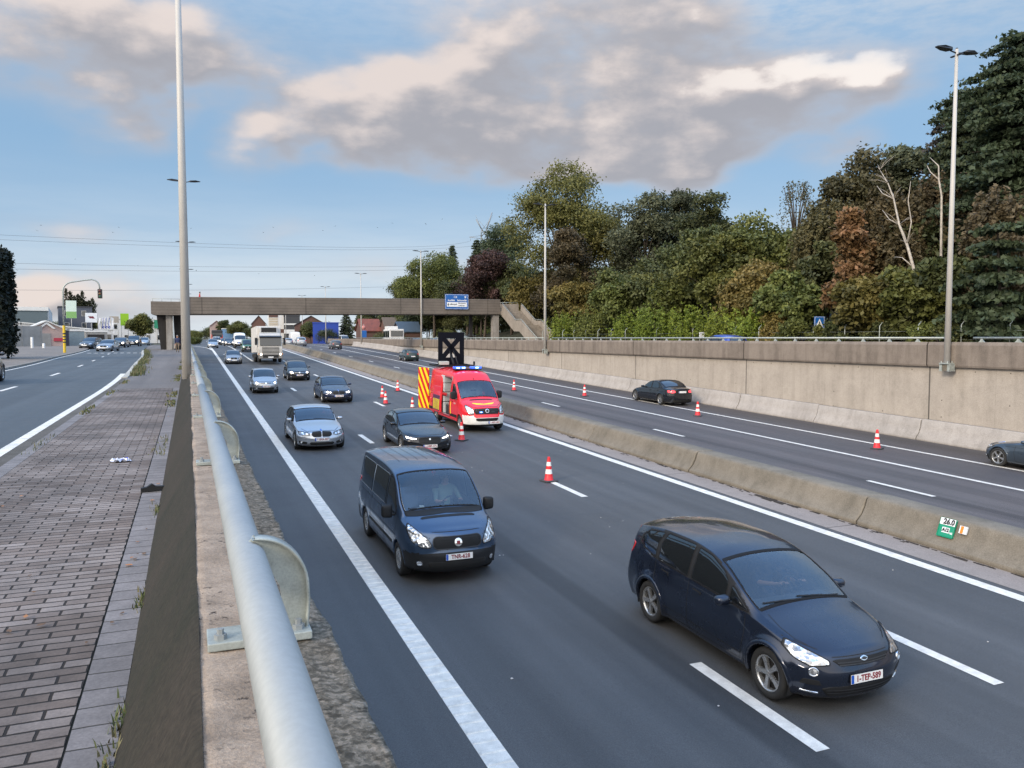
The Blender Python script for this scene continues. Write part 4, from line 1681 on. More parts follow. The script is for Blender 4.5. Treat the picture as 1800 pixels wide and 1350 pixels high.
def build_car(sp, name, label, cat, pm, x, y, heading, det=1, group=None, yaw=0.0, road=hz, glass=None, slope=None, pl=None):
    """heading -1: driving towards the camera, +1: driving away; x, y is the middle of the car"""
    c = Car(sp, det)
    L = c.L
    root = empty(name, (0, 0, 0), 0, label, cat, group)
    sl = ((road(y + 1.3) - road(y - 1.3)) / 2.6) if slope is None else slope
    z0 = (road(y + 1.3) + road(y - 1.3)) / 2
    fw = Vector((math.sin(R(yaw)) * heading, heading * math.cos(R(yaw)), 0))
    fw.z = sl * fw.y
    fw.normalize()
    lf = Vector((0, 0, 1)).cross(fw).normalized()
    up = fw.cross(lf)
    M = Matrix(((fw.x, lf.x, up.x), (fw.y, lf.y, up.y), (fw.z, lf.z, up.z)))
    root.location = (x, y, z0 + .006)
    root.rotation_euler = M.to_euler()
    c.root = root
    c.M = Matrix.Translation(root.location) @ M.to_4x4()
    hi = det >= 2
    wins = sp['windows']
    if sp.get('screen_s'):
        sp = dict(sp, screen=c.auto_screen(*sp['screen_s']))
    if sp.get('rear_s'):
        sp = dict(sp, rear_screen=c.auto_screen(*sp['rear_s']))
    gl_front = V_GLASS if hi else V_GLASSO
    gl_side = (V_GLASSD if hi else V_GLASSO)
    if glass:
        gl_front, gl_side = glass
    see = hi
    # --- cut the body: glass openings and wheel arches
    bm = c.bm
    kill = set()
    cen = np.array([f.calc_center_median()[:] for f in bm.faces])
    nor = np.array([f.normal[:] for f in bm.faces])
    S = L / 2 - cen[:, 0]
    cuts = [('side', o) for o in sp.get('openings', [])]
    if see:
        cuts += [('front', sp['screen'])] + [('side', w) for w in wins]
        if sp.get('rear_screen'):
            cuts.append(('rear', sp['rear_screen']))
    for mode, poly in cuts:
        o = grow(outline(poly, .05), -.012)
        if mode == 'front':
            m = inside(o, cen[:, 1], cen[:, 2]) & (S < L * .6) & (cen[:, 2] > sp['screen_z']) & (nor[:, 0] > -.2)
        elif mode == 'rear':
            m = inside(o, cen[:, 1], cen[:, 2]) & (S > L * .6) & (nor[:, 0] < .2)
        else:
            m = inside(o, S, cen[:, 2]) & (np.abs(cen[:, 1]) > .5)
            if poly in sp.get('openings', []):
                m &= cen[:, 1] * sp.get('open_side', -1) > 0
        kill |= set(np.nonzero(m)[0].tolist())
    for (sw, rw, ra) in sp['wheels']:
        m = ((S - sw) ** 2 + (cen[:, 2] - rw) ** 2 < (ra - .008) ** 2) & (np.abs(cen[:, 1]) > .52)
        kill |= set(np.nonzero(m)[0].tolist())
    bm.faces.ensure_lookup_table()
    tz = sp.get('trim_z', 0.0)
    tf = sp.get('trim_f')
    dlo = outline(sp['dlo'], .05) if sp.get('dlo') else None
    bmesh.ops.delete(bm, geom=[bm.faces[i] for i in kill], context='FACES')
    body = MB()
    bm.verts.index_update()
    body.v = [v.co[:] for v in bm.verts]
    cen = np.array([f.calc_center_median()[:] for f in bm.faces])
    nor = np.array([f.normal[:] for f in bm.faces])
    band = (inside(dlo, L / 2 - cen[:, 0], cen[:, 2]) & (np.abs(cen[:, 1]) > .45) & (np.abs(nor[:, 1]) > .35)) if dlo is not None else np.zeros(len(cen), bool)
    for fi, f in enumerate(bm.faces):
        q = Vector(cen[fi])
        body.f.append([v.index for v in f.verts])
        s_ = L / 2 - q.x
        blk = 1 if q.z < tz else (int(tf(s_, abs(q.y), q.z)) if tf is not None else 0)
        if band[fi] and not blk:
            blk = 1
        body.m.append(blk)
        body.s.append(True)
    # arch lips, sills and underside
    for (sw, rw, ra) in sp['wheels']:
        lip = MB()
        n = 26 if hi else 14
        vs, fs = [], []
        lw, lo = sp.get('lip', (.035, .006))
        for k in range(n + 1):
            a = R(-14) + R(208) * k / n
            for (rad, off) in ((ra + lw, -.004), (ra + lw * .8, lo * .7), (ra + lw * .3, lo), (ra - .004, lo), (ra - .012, -.03), (ra - .005, -.16)):
                p, nn = c.hit('side', sw + rad * math.cos(a), max(.13, rw + rad * math.sin(a)))
                p = Vector((L / 2 - sw - rad * math.cos(a), p.y + off, max(.13, rw + rad * math.sin(a))))
                vs.append(p)
        for k in range(n):
            for q in range(5):
                fs.append((6 * k + q, 6 * k + q + 1, 6 * k + q + 7, 6 * k + q + 6))
        lm = 1 if sp.get('lip_black') else 0
        for sg in (1, -1):
            body.add([(v[0], sg * v[1], v[2]) for v in vs], fs, lm, True)
    lines = []
    if det >= 1:
        for mode, pts in sp.get('seams', []):
            vs, fs = c.line(mode, pts, .010 if hi else .014)
            lines.append((vs, fs))
        for vs, fs in lines:
            body.add(vs, fs, 1, True)
            body.add([(v[0], -v[1], v[2]) for v in vs], fs, 1, True)
    body.build('body', [pm, V_PLAS, sp.get('trim2', V_PLAS)], root)
    # dark wells and floor so nothing shows through the arches
    ch = MB()
    zb = sp.get('zb', .2)
    s0, s1 = sp['zt'][0][0] + .25, sp['zt'][-1][0] - .1
    wi = sp['W'] / 2
    for (sw, rw, ra) in sp['wheels']:
        for sg in (1, -1):
            vs, fs = [], []
            n = 14
            for k in range(n + 1):
                a = R(-20) + R(220) * k / n
                for yy in (wi - .02 - .02, wi - .42):
                    vs.append((L / 2 - sw - (ra + .01) * math.cos(a), sg * yy, rw + (ra + .01) * math.sin(a)))
            for k in range(n):
                fs.append((2 * k, 2 * k + 1, 2 * k + 3, 2 * k + 2))
            fs.append([2 * k + 1 for k in range(n + 1)])
            ch.add(vs, fs, 0, True)
    ch.box((L / 2 - s1, -wi + .34, zb - .02), (L / 2 - s0, wi - .34, zb + .16))
    if see or sp.get('openings'):
        a, b = sp['wheels'][0][0] + .42, sp['wheels'][1][0] - .42
        ch.box((L / 2 - b, -wi + .09, zb + .03), (L / 2 - a, wi - .09, zb + .1))
    ch.build('chassis', V_HUB, root)
    # --- glass
    o = outline(sp['screen'], .06)
    vs, fs = c.ring_patch('front', o, .003, skirt=.004)
    ws_, = c.part('windscreen', [(vs, fs, 0)], [gl_front])
    vs, fs = c.band('front', o, .013, .008, .0045)
    c.part('screen_seal', [(vs, fs, 0)], [V_RUB], ws_)
    if sp.get('rear_screen'):
        o = outline(sp['rear_screen'], .06)
        vs, fs = c.ring_patch('rear', o, .003, skirt=.004)
        rs_, = c.part('rear_window', [(vs, fs, 0)], [gl_side])
        if det >= 1:
            vs, fs = c.band('rear', o, .02, .014, .0045)
            c.part('window_seal', [(vs, fs, 0)], [V_RUB], rs_)
    for w in wins:
        o = outline(w, .035)
        vs, fs = c.ring_patch('side', o, .003, skirt=.004)
        po = c.part('side_window', [(vs, fs, 0)], [gl_side], mirror=True)
        if det >= 1:
            vs, fs = c.band('side', o, .008, .010, .0045)
            for q, sg in zip(po, (1, -1)):
                c.part('window_seal', [([(v[0], sg * v[1], v[2]) for v in vs], fs, 0)], [sp.get('seal_mat', V_RUB)], q)
    # --- lamps, grilles and the like
    for it in sp.get('items', []):
        nm, mode, poly, mt, mir = it[:5]
        opt = it[5] if len(it) > 5 else {}
        if opt.get('det', 0) > det:
            continue
        o = circle(*poly) if isinstance(poly, tuple) and not isinstance(poly[0], tuple) else outline(poly, opt.get('r', .025))
        off = opt.get('off', .005)
        shapes = [(*c.ring_patch(mode, o, off, rings=opt.get('rings', (1, .93, .7, .4, .12))), 0)]
        mts = [mt]
        if opt.get('rim'):
            vs, fs = c.band(mode, o, .004, opt.get('rw', .016), off + .004)
            shapes.append((vs, fs, 1))
            mts.append(opt['rim'])
        for bar in opt.get('bars', []):
            vs, fs = c.line(mode, bar, opt.get('bw', .016), off + .007)
            shapes.append((vs, fs, 2))
            while len(mts) < 3:
                mts.append(opt.get('barm', V_PLAS))
        objs = c.part(nm, shapes, mts, mirror=mir, label=opt.get('label'))
        for (cn, cp, cm) in opt.get('kids', []):
            oo = circle(*cp) if isinstance(cp, tuple) else outline(cp, .012)
            vs, fs = c.ring_patch(mode, oo, off + .008, rings=(1, .8, .4))
            for q, sg in zip(objs, (1, -1)):
                c.part(cn, [([(v[0], sg * v[1], v[2]) for v in vs], fs, 0)], [cm], q)
    for (mode, py, pz, txt) in sp.get('plates', []):
        plate(c, mode, py, pz, pl if (pl is not None and mode == 'front') else txt)
    # --- wheels
    for iw, (sw, rw, ra) in enumerate(sp['wheels']):
        for sg in (1, -1):
            ww = sp.get('tyre_w', .215)
            tm, rm = wheel_meshes(rw, ww, sp.get('rim', 'five'), det)
            t = link('wheel', tm, root)
            t.location = (L / 2 - sw, sg * (wi - sp.get('tyre_in', .035) - ww / 2), rw)
            t.rotation_euler = (0, random.Random(sw + sg).uniform(0, 1), 0 if sg > 0 else PI)
            link('rim', rm, t)
    # --- mirrors
    if sp.get('mirror') and det >= 0:
        ms, mz, sx, sy, s_z, blackm = sp['mirror']
        p, _ = c.hit('side', ms, mz)
        vs, fs = mirror_mesh(L / 2 - ms, p.y + sy + .05, mz, det, sx, sy, s_z)
        mb = MB()
        arm = MB()
        arm.tube([(L / 2 - ms, p.y - .02, mz - s_z * .6), (L / 2 - ms, p.y + .08, mz - s_z * .5)], .022, 6)
        shapes = [(vs, fs, 0), (arm.v, arm.f, 1)]
        c.part('wing_mirror', shapes, [V_PLAS if blackm else pm, V_PLAS], mirror=True)
    if det >= 1 and sp.get('handles'):
        for (hs, hzz) in sp['handles']:
            vs, fs = c.line('side', [(hs, hzz), (hs + .2, hzz + .01)], .030, .028)
            b0 = len(vs)
            v2, f2 = c.line('side', [(hs - .005, hzz), (hs + .205, hzz + .01)], .052, .002)
            c.part('door_handle', [(vs, fs, 0), (v2, f2, 1)], [pm, V_PLAS], mirror=True)
    if hi and sp.get('wipers'):
        for (a, b) in sp['wipers']:
            vs, fs = c.line('front', [a, ((a[0] + b[0]) / 2, (a[1] + b[1]) / 2 + .008), b], .009, .014)
            c.part('wiper', [(vs, fs, 0)], [V_PLAS])
    if see and sp.get('seats'):
        cabin(c, root, sp)
    return c


def cabin(c, root, sp):
    """dashboard, steering wheel and seats behind the glass"""
    L = c.L
    sd, zd, ss, zs = sp['seats']            # dashboard s and z, front seat s, cushion z
    wi = sp['W'] / 2
    mb = MB()
    mb.prism([(L / 2 - sd - .02, zd), (L / 2 - sd - .38, zd - .0), (L / 2 - sd - .48, zd - .12), (L / 2 - sd - .46, zd - .42), (L / 2 - sd, zd - .42)], -wi + .22, wi - .22)
    mb.build('dashboard', V_DASH, root)
    mb = MB()
    wy = .38
    cx = L / 2 - sd - .60
    ring = [(0.185 * math.cos(2 * PI * k / 28), 0.185 * math.sin(2 * PI * k / 28)) for k in range(29)]
    T = Matrix.Translation((cx, wy, zd - .02)) @ Matrix.Rotation(R(62), 4, 'Y')
    mb.tube([T @ Vector((a, b, 0)) for a, b in ring], .017, 8, cap=False)
    mb.tube([T @ Vector((-.18, 0, 0)), T @ Vector((0, 0, -.03)), T @ Vector((.18, 0, 0))], .02, 6)
    mb.tube([T @ Vector((0, -.18, 0)), T @ Vector((0, 0, -.03)), T @ Vector((0, .18, 0))], .02, 6)
    mb.tube([T @ Vector((0, 0, -.03)), T @ Vector((0, 0, -.3))], .05, 8)
    mb.build('steering_wheel', V_PLAS, root)
    for row, ds in ((0, 0), (1, .95)):
        if row and not sp.get('row2', True):
            continue
        for y in (wy, -wy):
            s = MB()
            x = L / 2 - ss - ds
            s.box((x - .5, y - .26, zs - .16), (x + .05, y + .26, zs), bev=.05)
            st = len(s.v)
            s.box((-.07, -.25, 0), (.07, .25, .62), bev=.055)
            s.box((-.05, -.14, .64), (.05, .14, .84), bev=.04)
            s.xf(Matrix.Translation((x - .48, y, zs - .05)) @ Matrix.Rotation(R(-18), 4, 'Y'), st)
            s.build('seat', V_SEAT, root)
    mb = MB()
    mb.box((L / 2 - ss + .12, -.12, zd + .33), (L / 2 - ss + .16, .12, zd + .40), bev=.015)
    mb.build('rear_view_mirror', V_PLAS, root)


# ------------------------------------------------------------------ vehicle shapes (s from the nose, y from the middle, z up)
def rs(pts):
    return [(-a, b) for a, b in pts[::-1]]


def sym(half):
    """full outline from its right half, listed bottom centre to top centre"""
    return half + [(-a, b) for a, b in half[::-1] if a > 0]


def scaled(sp, L, W, H, **kw):
    """the same shape stretched to another length, width and height"""
    q = dict(sp)
    a, b, c = L / sp['L'], W / sp['W'], H / sp['H']
    q.update(L=L, W=W, H=H)
    for k in ('zt', 'zs'):
        q[k] = [(s * a, z * c) for s, z in sp[k]]
    for k in ('ws', 'wm', 'wb'):
        q[k] = [(s * a, y * b) for s, y in sp[k]]
    for k in ('fc', 'rc', 'fp', 'rp'):
        q[k] = [(z * c, s * a) for z, s in sp[k]]
    q['zb'], q['zm'] = sp.get('zb', .2) * c, sp.get('zm', .58) * c
    k = (a + c) / 2
    q['wheels'] = [(s * a, r * k, ra * k) for s, r, ra in sp['wheels']]

    def P(mode, poly):
        if isinstance(poly, tuple) and not isinstance(poly[0], tuple):
            return (poly[0] * b, poly[1] * c, poly[2] * c)
        if mode in ('front', 'rear'):
            return type(poly)((y * b, z * c) for y, z in poly)
        if mode == 'side':
            return type(poly)((s * a, z * c) for s, z in poly)
        return type(poly)((s * a, y * b) for s, y in poly)
    if sp.get('dlo'):
        q['dlo'] = P('side', sp['dlo'])
    q['windows'] = [P('side', w) for w in sp['windows']]
    if sp.get('screen_s'):
        q['screen_s'] = (sp['screen_s'][0] * a, sp['screen_s'][1] * a, sp['screen_s'][2])
    if sp.get('rear_s'):
        q['rear_s'] = (sp['rear_s'][0] * a, sp['rear_s'][1] * a, sp['rear_s'][2])
    q['screen'] = P('front', sp['screen'])
    q['screen_z'] = sp['screen_z'] * c
    if sp.get('rear_screen'):
        q['rear_screen'] = P('rear', sp['rear_screen'])
    its = []
    for it in sp.get('items', []):
        o = dict(it[5]) if len(it) > 5 else {}
        if 'bars' in o:
            o['bars'] = [P(it[1], x) for x in o['bars']]
        if 'kids' in o:
            o['kids'] = [(n, P(it[1], p), m) for n, p, m in o['kids']]
        its.append((it[0], it[1], P(it[1], it[2]), it[3], it[4], o))
    q['items'] = its
    q['seams'] = [(m, P(m, p)) for m, p in sp.get('seams', [])]
    q['plates'] = [(m, y * b, z * c, t) for m, y, z, t in sp.get('plates', [])]
    if sp.get('mirror'):
        m = sp['mirror']
        q['mirror'] = (m[0] * a, m[1] * c) + tuple(m[2:])
    q['handles'] = [(s * a, z * c) for s, z in sp.get('handles', [])]
    q['wipers'] = [tuple((y * b, z * c) for y, z in w) for w in sp.get('wipers', [])]
    if sp.get('seats'):
        t = sp['seats']
        q['seats'] = (t[0] * a, t[1] * c, t[2] * a, t[3] * c)
    q.update(kw)
    return q


MPV = dict(
    screen_s=(1.27, 2.17, .03),
    L=4.77, W=1.88, H=1.64, zb=.20, zm=.60, tum=.27, crown=.075, roofp=2.3, flare=.028, bow=.02,
    zt=[(.24, .80), (.45, .875), (.8, .965), (1.15, 1.055), (1.3, 1.115), (1.75, 1.355), (2.12, 1.515), (2.5, 1.605), (2.95, 1.64), (3.5, 1.63), (4.05, 1.575), (4.42, 1.50)],
    zs=[(.24, .70), (.5, .80), (.9, .885), (1.3, .945), (2.4, .985), (3.4, 1.02), (4.42, 1.12)],
    ws=[(.24, .70), (.4, .775), (.7, .835), (1.1, .865), (1.6, .885), (3.4, .885), (4.0, .86), (4.42, .77)],
    wm=[(.24, .79), (.4, .865), (.65, .915), (1.0, .925), (1.6, .925), (3.6, .925), (4.1, .91), (4.42, .84)],
    wb=[(.24, .76), (.5, .85), (1.0, .88), (3.8, .88), (4.42, .80)],
    fc=[(.2, .36), (.36, .29), (.5, .26), (.62, .27), (.8, .36)], fp=[(.2, .10), (.34, .02), (.52, .0), (.64, .05), (.72, .09), (.80, .17), (.95, .3)],
    rc=[(.2, 4.50), (.55, 4.60), (.9, 4.56), (1.2, 4.50), (1.5, 4.42)], rp=[(.2, 4.66), (.5, 4.77), (.75, 4.74), (.95, 4.68), (1.2, 4.58), (1.5, 4.47)],
    fpow=2.6, flen=1.0, wheels=[(.93, .335, .385), (3.78, .335, .385)], rim='five', tyre_w=.215, lip=(.05, .012),
    screen_z=1.02, screen=sym([(0, 1.105), (.38, 1.085), (.66, 1.035), (.80, 1.0), (.745, 1.18), (.64, 1.43), (.585, 1.515), (.3, 1.54), (0, 1.545)]),
    rear_screen=sym([(0, 1.07), (.58, 1.08), (.66, 1.12), (.55, 1.40), (.3, 1.43), (0, 1.435)]),
    dlo=[(1.30, .965), (2.7, 1.03), (3.65, 1.07), (4.30, 1.19), (4.24, 1.36), (4.02, 1.47), (3.55, 1.545), (2.75, 1.555), (2.32, 1.505), (1.98, 1.365), (1.66, 1.20)],
    windows=[[(1.37, 0.995), (1.78, 1.02), (1.80, 1.225), (1.72, 1.2)], [(1.87, 1.025), (2.70, 1.05), (2.68, 1.515), (2.36, 1.48), (2.02, 1.355), (1.87, 1.235)],
             [(2.79, 1.055), (3.60, 1.085), (3.60, 1.345), (3.50, 1.52), (2.77, 1.53)], [(3.69, 1.1), (4.22, 1.2), (4.18, 1.345), (4.02, 1.445), (3.60, 1.51), (3.69, 1.345)]],
    seams=[('side', [(1.42, .95), (1.40, .70), (1.48, .32), (2.72, .30), (2.74, 1.02)]), ('side', [(2.74, .30), (3.36, .30), (3.52, .55), (3.66, .80), (3.66, 1.06)]),
           ('side', [(1.45, .40), (3.42, .42)]), ('front', [(.80, .88), (.56, .80), (.44, .735), (0, .735), (-.44, .735), (-.56, .80), (-.80, .88)]), ('top', [(1.18, .70), (.9, .73), (.62, .70), (.46, .62)])],
    items=[
        ('headlight', 'front', [(.50, .655), (.72, .640), (.83, .70), (.845, .80), (.80, .865), (.74, .83), (.60, .755), (.50, .70)], V_LAMP, True, dict(r=.03, rim=V_PLAS, rw=.008, off=.006)),
        ('grille', 'front', sym([(0, .620), (.36, .632), (.46, .70), (.40, .712), (0, .708)]), V_PLAS, False, dict(r=.02, off=.004, bars=[[(-.40, .672), (0, .664), (.40, .672)], [(-.38, .645), (0, .638), (.38, .645)]], bw=.012, barm=M_DARKMET)),
        ('badge', 'front', [(-.075, .690), (0, .655), (.075, .690), (0, .728)], V_CHROME, False, dict(r=.05, off=.016, kids=[('badge_field', [(-.05, .690), (0, .672), (.05, .690), (0, .710)], M_DARKMET)])),
        ('lower_grille', 'front', sym([(0, .245), (.50, .25), (.60, .36), (.50, .385), (0, .385)]), V_PLAS, False, dict(r=.03, bars=[[(-.54, .34), (.54, .34)], [(-.52, .30), (.52, .30)]], bw=.014, barm=M_DARKMET)),
        ('fog_lamp', 'front', (.70, .575, .045), V_LAMP, True, dict(rim=V_CHROME, rw=.012, off=.008)),
        ('bumper_trim', 'front', [(.62, .285), (.80, .315), (.80, .335), (.62, .305)], V_CHROME, True, dict(r=.008, off=.012)),
        ('lower_vent', 'front', [(.60, .40), (.82, .42), (.80, .49), (.64, .47)], V_PLAS, True, dict(r=.02)),
        ('tail_light', 'rear', [(.62, .95), (.80, .93), (.78, 1.15), (.68, 1.20)], V_TAIL, True, dict(r=.03)),
    ],
    plates=[('front', 0, .475, '1-TEP-589'), ('rear', 0, .80, '1-TEP-589')],
    mirror=(1.72, 1.06, .085, .115, .075, False), handles=[(2.42, .90), (3.28, .94)],
    wipers=[((.62, 1.075), (-.10, 1.13)), ((-.06, 1.105), (-.66, 1.09))],
    seats=(1.36, 1.0, 2.35, .62),
)


def short_nose(sp, s1, k):
    """everything in front of s1 drawn back, then measured from the new nose"""
    d = s1 * (1 - k)
    g = lambda s: (s1 - (s1 - s) * k if s < s1 else s) - d
    q = dict(sp, L=sp['L'] - d)
    for n in ('zt', 'zs', 'ws', 'wm', 'wb'):
        q[n] = [(g(s), v) for s, v in sp[n]]
    for n in ('fc', 'fp', 'rc', 'rp'):
        q[n] = [(z, g(s)) for z, s in sp[n]]
    q['wheels'] = [(g(s), r, a) for s, r, a in sp['wheels']]
    for n in ('windows',):
        q[n] = [[(g(s), z) for s, z in w] for w in sp[n]]
    q['dlo'] = [(g(s), z) for s, z in sp['dlo']]
    q['seams'] = [(m, [(g(a), b) if m in ('side', 'top') else (a, b) for a, b in p]) for m, p in sp['seams']]
    q['handles'] = [(g(s), z) for s, z in sp['handles']]
    m, t, e = sp['mirror'], sp['seats'], sp['screen_s']
    q['mirror'] = (g(m[0]),) + m[1:]
    q['seats'] = (g(t[0]), t[1], g(t[2]), t[3])
    q['screen_s'] = (g(e[0]), g(e[1]), e[2])
    return q


MPV = short_nose(MPV, .93, .83)

VAN = dict(
    screen_s=(.99, 1.80, .035),
    L=4.81, W=1.90, H=1.94, zb=.24, zm=.72, tum=.165, crown=.07, roofp=3.2, hood_in=.10, bow=.012,
    zt=[(.22, .985), (.40, 1.055), (.65, 1.12), (.88, 1.185), (1.0, 1.26), (1.35, 1.54), (1.62, 1.74), (1.85, 1.845), (2.2, 1.905), (2.9, 1.94), (4.2, 1.92), (4.72, 1.88)],
    zs=[(.22, .90), (.5, .99), (.9, 1.06), (1.4, 1.09), (4.72, 1.13)],
    ws=[(.22, .70), (.36, .785), (.6, .85), (.9, .88), (1.4, .90), (4.3, .90), (4.72, .885)],
    wm=[(.22, .78), (.36, .865), (.6, .92), (.9, .945), (4.3, .945), (4.72, .925)],
    wb=[(.22, .78), (.5, .88), (1.0, .90), (4.72, .90)],
    fc=[(.2, .34), (.4, .27), (.7, .24), (.95, .36)], fp=[(.24, .06), (.38, .0), (.55, .0), (.62, .04), (.80, .07), (.93, .13), (1.02, .25)],
    rc=[(.2, 4.74), (1.0, 4.76), (1.9, 4.70)], rp=[(.2, 4.79), (.6, 4.81), (1.2, 4.80), (1.9, 4.72)],
    fpow=2.6, wheels=[(.95, .325, .375), (3.95, .325, .375)], rim='van', tyre_w=.205, lip=(.03, .006),
    trim_f=lambda s, y, z: (z < .60 and s < .60) or z < .33 or (z < .58 and s > 4.55) or (.50 < z < .60 and 1.36 < s < 3.5 and y > .8),
    screen_z=1.14, screen=sym([(0, 1.235), (.45, 1.225), (.76, 1.19), (.805, 1.215), (.775, 1.42), (.715, 1.70), (.62, 1.775), (.3, 1.80), (0, 1.805)]),
    dlo=[(1.18, 1.10), (2.08, 1.12), (2.08, 1.75), (1.80, 1.74), (1.52, 1.54), (1.24, 1.26)],
    windows=[[(1.22, 1.13), (2.02, 1.15), (2.02, 1.72), (1.82, 1.71), (1.55, 1.52), (1.28, 1.25)]],
    seams=[('side', [(1.12, 1.08), (1.14, .62), (1.40, .36), (2.08, .34), (2.10, 1.12)]), ('side', [(2.14, 1.86), (2.12, .36), (3.34, .36), (3.34, 1.84)]), ('side', [(2.1, 1.02), (4.5, 1.04)]),
           ('front', [(.76, 1.02), (.52, .86), (.46, .965), (0, .965), (-.46, .965), (-.52, .86), (-.76, 1.02)]), ('side', [(1.12, .76), (3.5, .78)])]
          + [('top', [(2.5, q), (4.3, q)]) for q in (-.5, -.3, -.1, .1, .3, .5)] + [('side', [(2.1, .62), (3.5, .64)])],
    items=[
        ('headlight', 'front', [(.51, .70), (.66, .705), (.82, .80), (.845, 1.00), (.80, 1.06), (.70, .98), (.55, .85), (.50, .76)], V_LAMP, True, dict(r=.04, rim=V_PLAS, rw=.008, off=.006)),
        ('grille', 'front', sym([(0, .675), (.40, .675), (.46, .72), (.46, .845), (.40, .885), (0, .885)]), V_PLAS, False, dict(r=.05, off=.004, rim=M_DARKMET, rw=.014, bars=[[(-.43, q), (.43, q)] for q in (.715, .755, .80, .84)], bw=.014)),
        ('badge', 'front', (0, .78, .075), V_CHROME, False, dict(off=.02, kids=[('badge_field', [(-.03, .75), (.03, .75), (.03, .81), (-.03, .81)], V_PLATER)])),
        ('hood_vent', 'top', [(.71, -.55), (.755, -.5), (.755, .5), (.71, .55), (.675, .52), (.675, -.52)], V_PLAS, False, dict(r=.02, off=.006)),
        ('cowl', 'front', sym([(0, 1.165), (.6, 1.14), (.78, 1.135), (.79, 1.20), (.45, 1.222), (0, 1.232)]), V_PLAS, False, dict(r=.02, off=.008)),
        ('lower_grille', 'front', sym([(0, .30), (.46, .30), (.56, .36), (.56, .44), (0, .445)]), V_HUB, False, dict(r=.04, bars=[[(-.5, q), (.5, q)] for q in (.34, .375, .41)], bw=.014)),
        ('fog_lamp', 'front', (.70, .415, .05), V_LAMP, True, dict(rim=V_PLAS, rw=.012, off=.006)),
        ('tail_light', 'rear', [(.80, .8), (.90, .8), (.88, 1.25), (.80, 1.25)], V_TAIL, True, dict(r=.02)),
        ('quarter_panel', 'side', [(2.13, 1.13), (3.36, 1.13), (3.36, 1.74), (2.13, 1.74)], V_GLASSO, True, dict(r=.05, off=.003)),
        ('quarter_panel', 'side', [(3.41, 1.13), (4.60, 1.15), (4.56, 1.73), (3.41, 1.74)], V_GLASSO, True, dict(r=.05, off=.003)),
    ],
    plates=[('front', .0, .535, 'TNR-628')],
    mirror=(1.30, 1.17, .075, .115, .14, True), handles=[(1.82, 1.0), (2.2, 1.0)],
    wipers=[((.66, 1.22), (-.04, 1.255)), ((-.10, 1.215), (-.70, 1.245))],
    seats=(1.04, 1.13, 1.85, .80), row2=False,
)

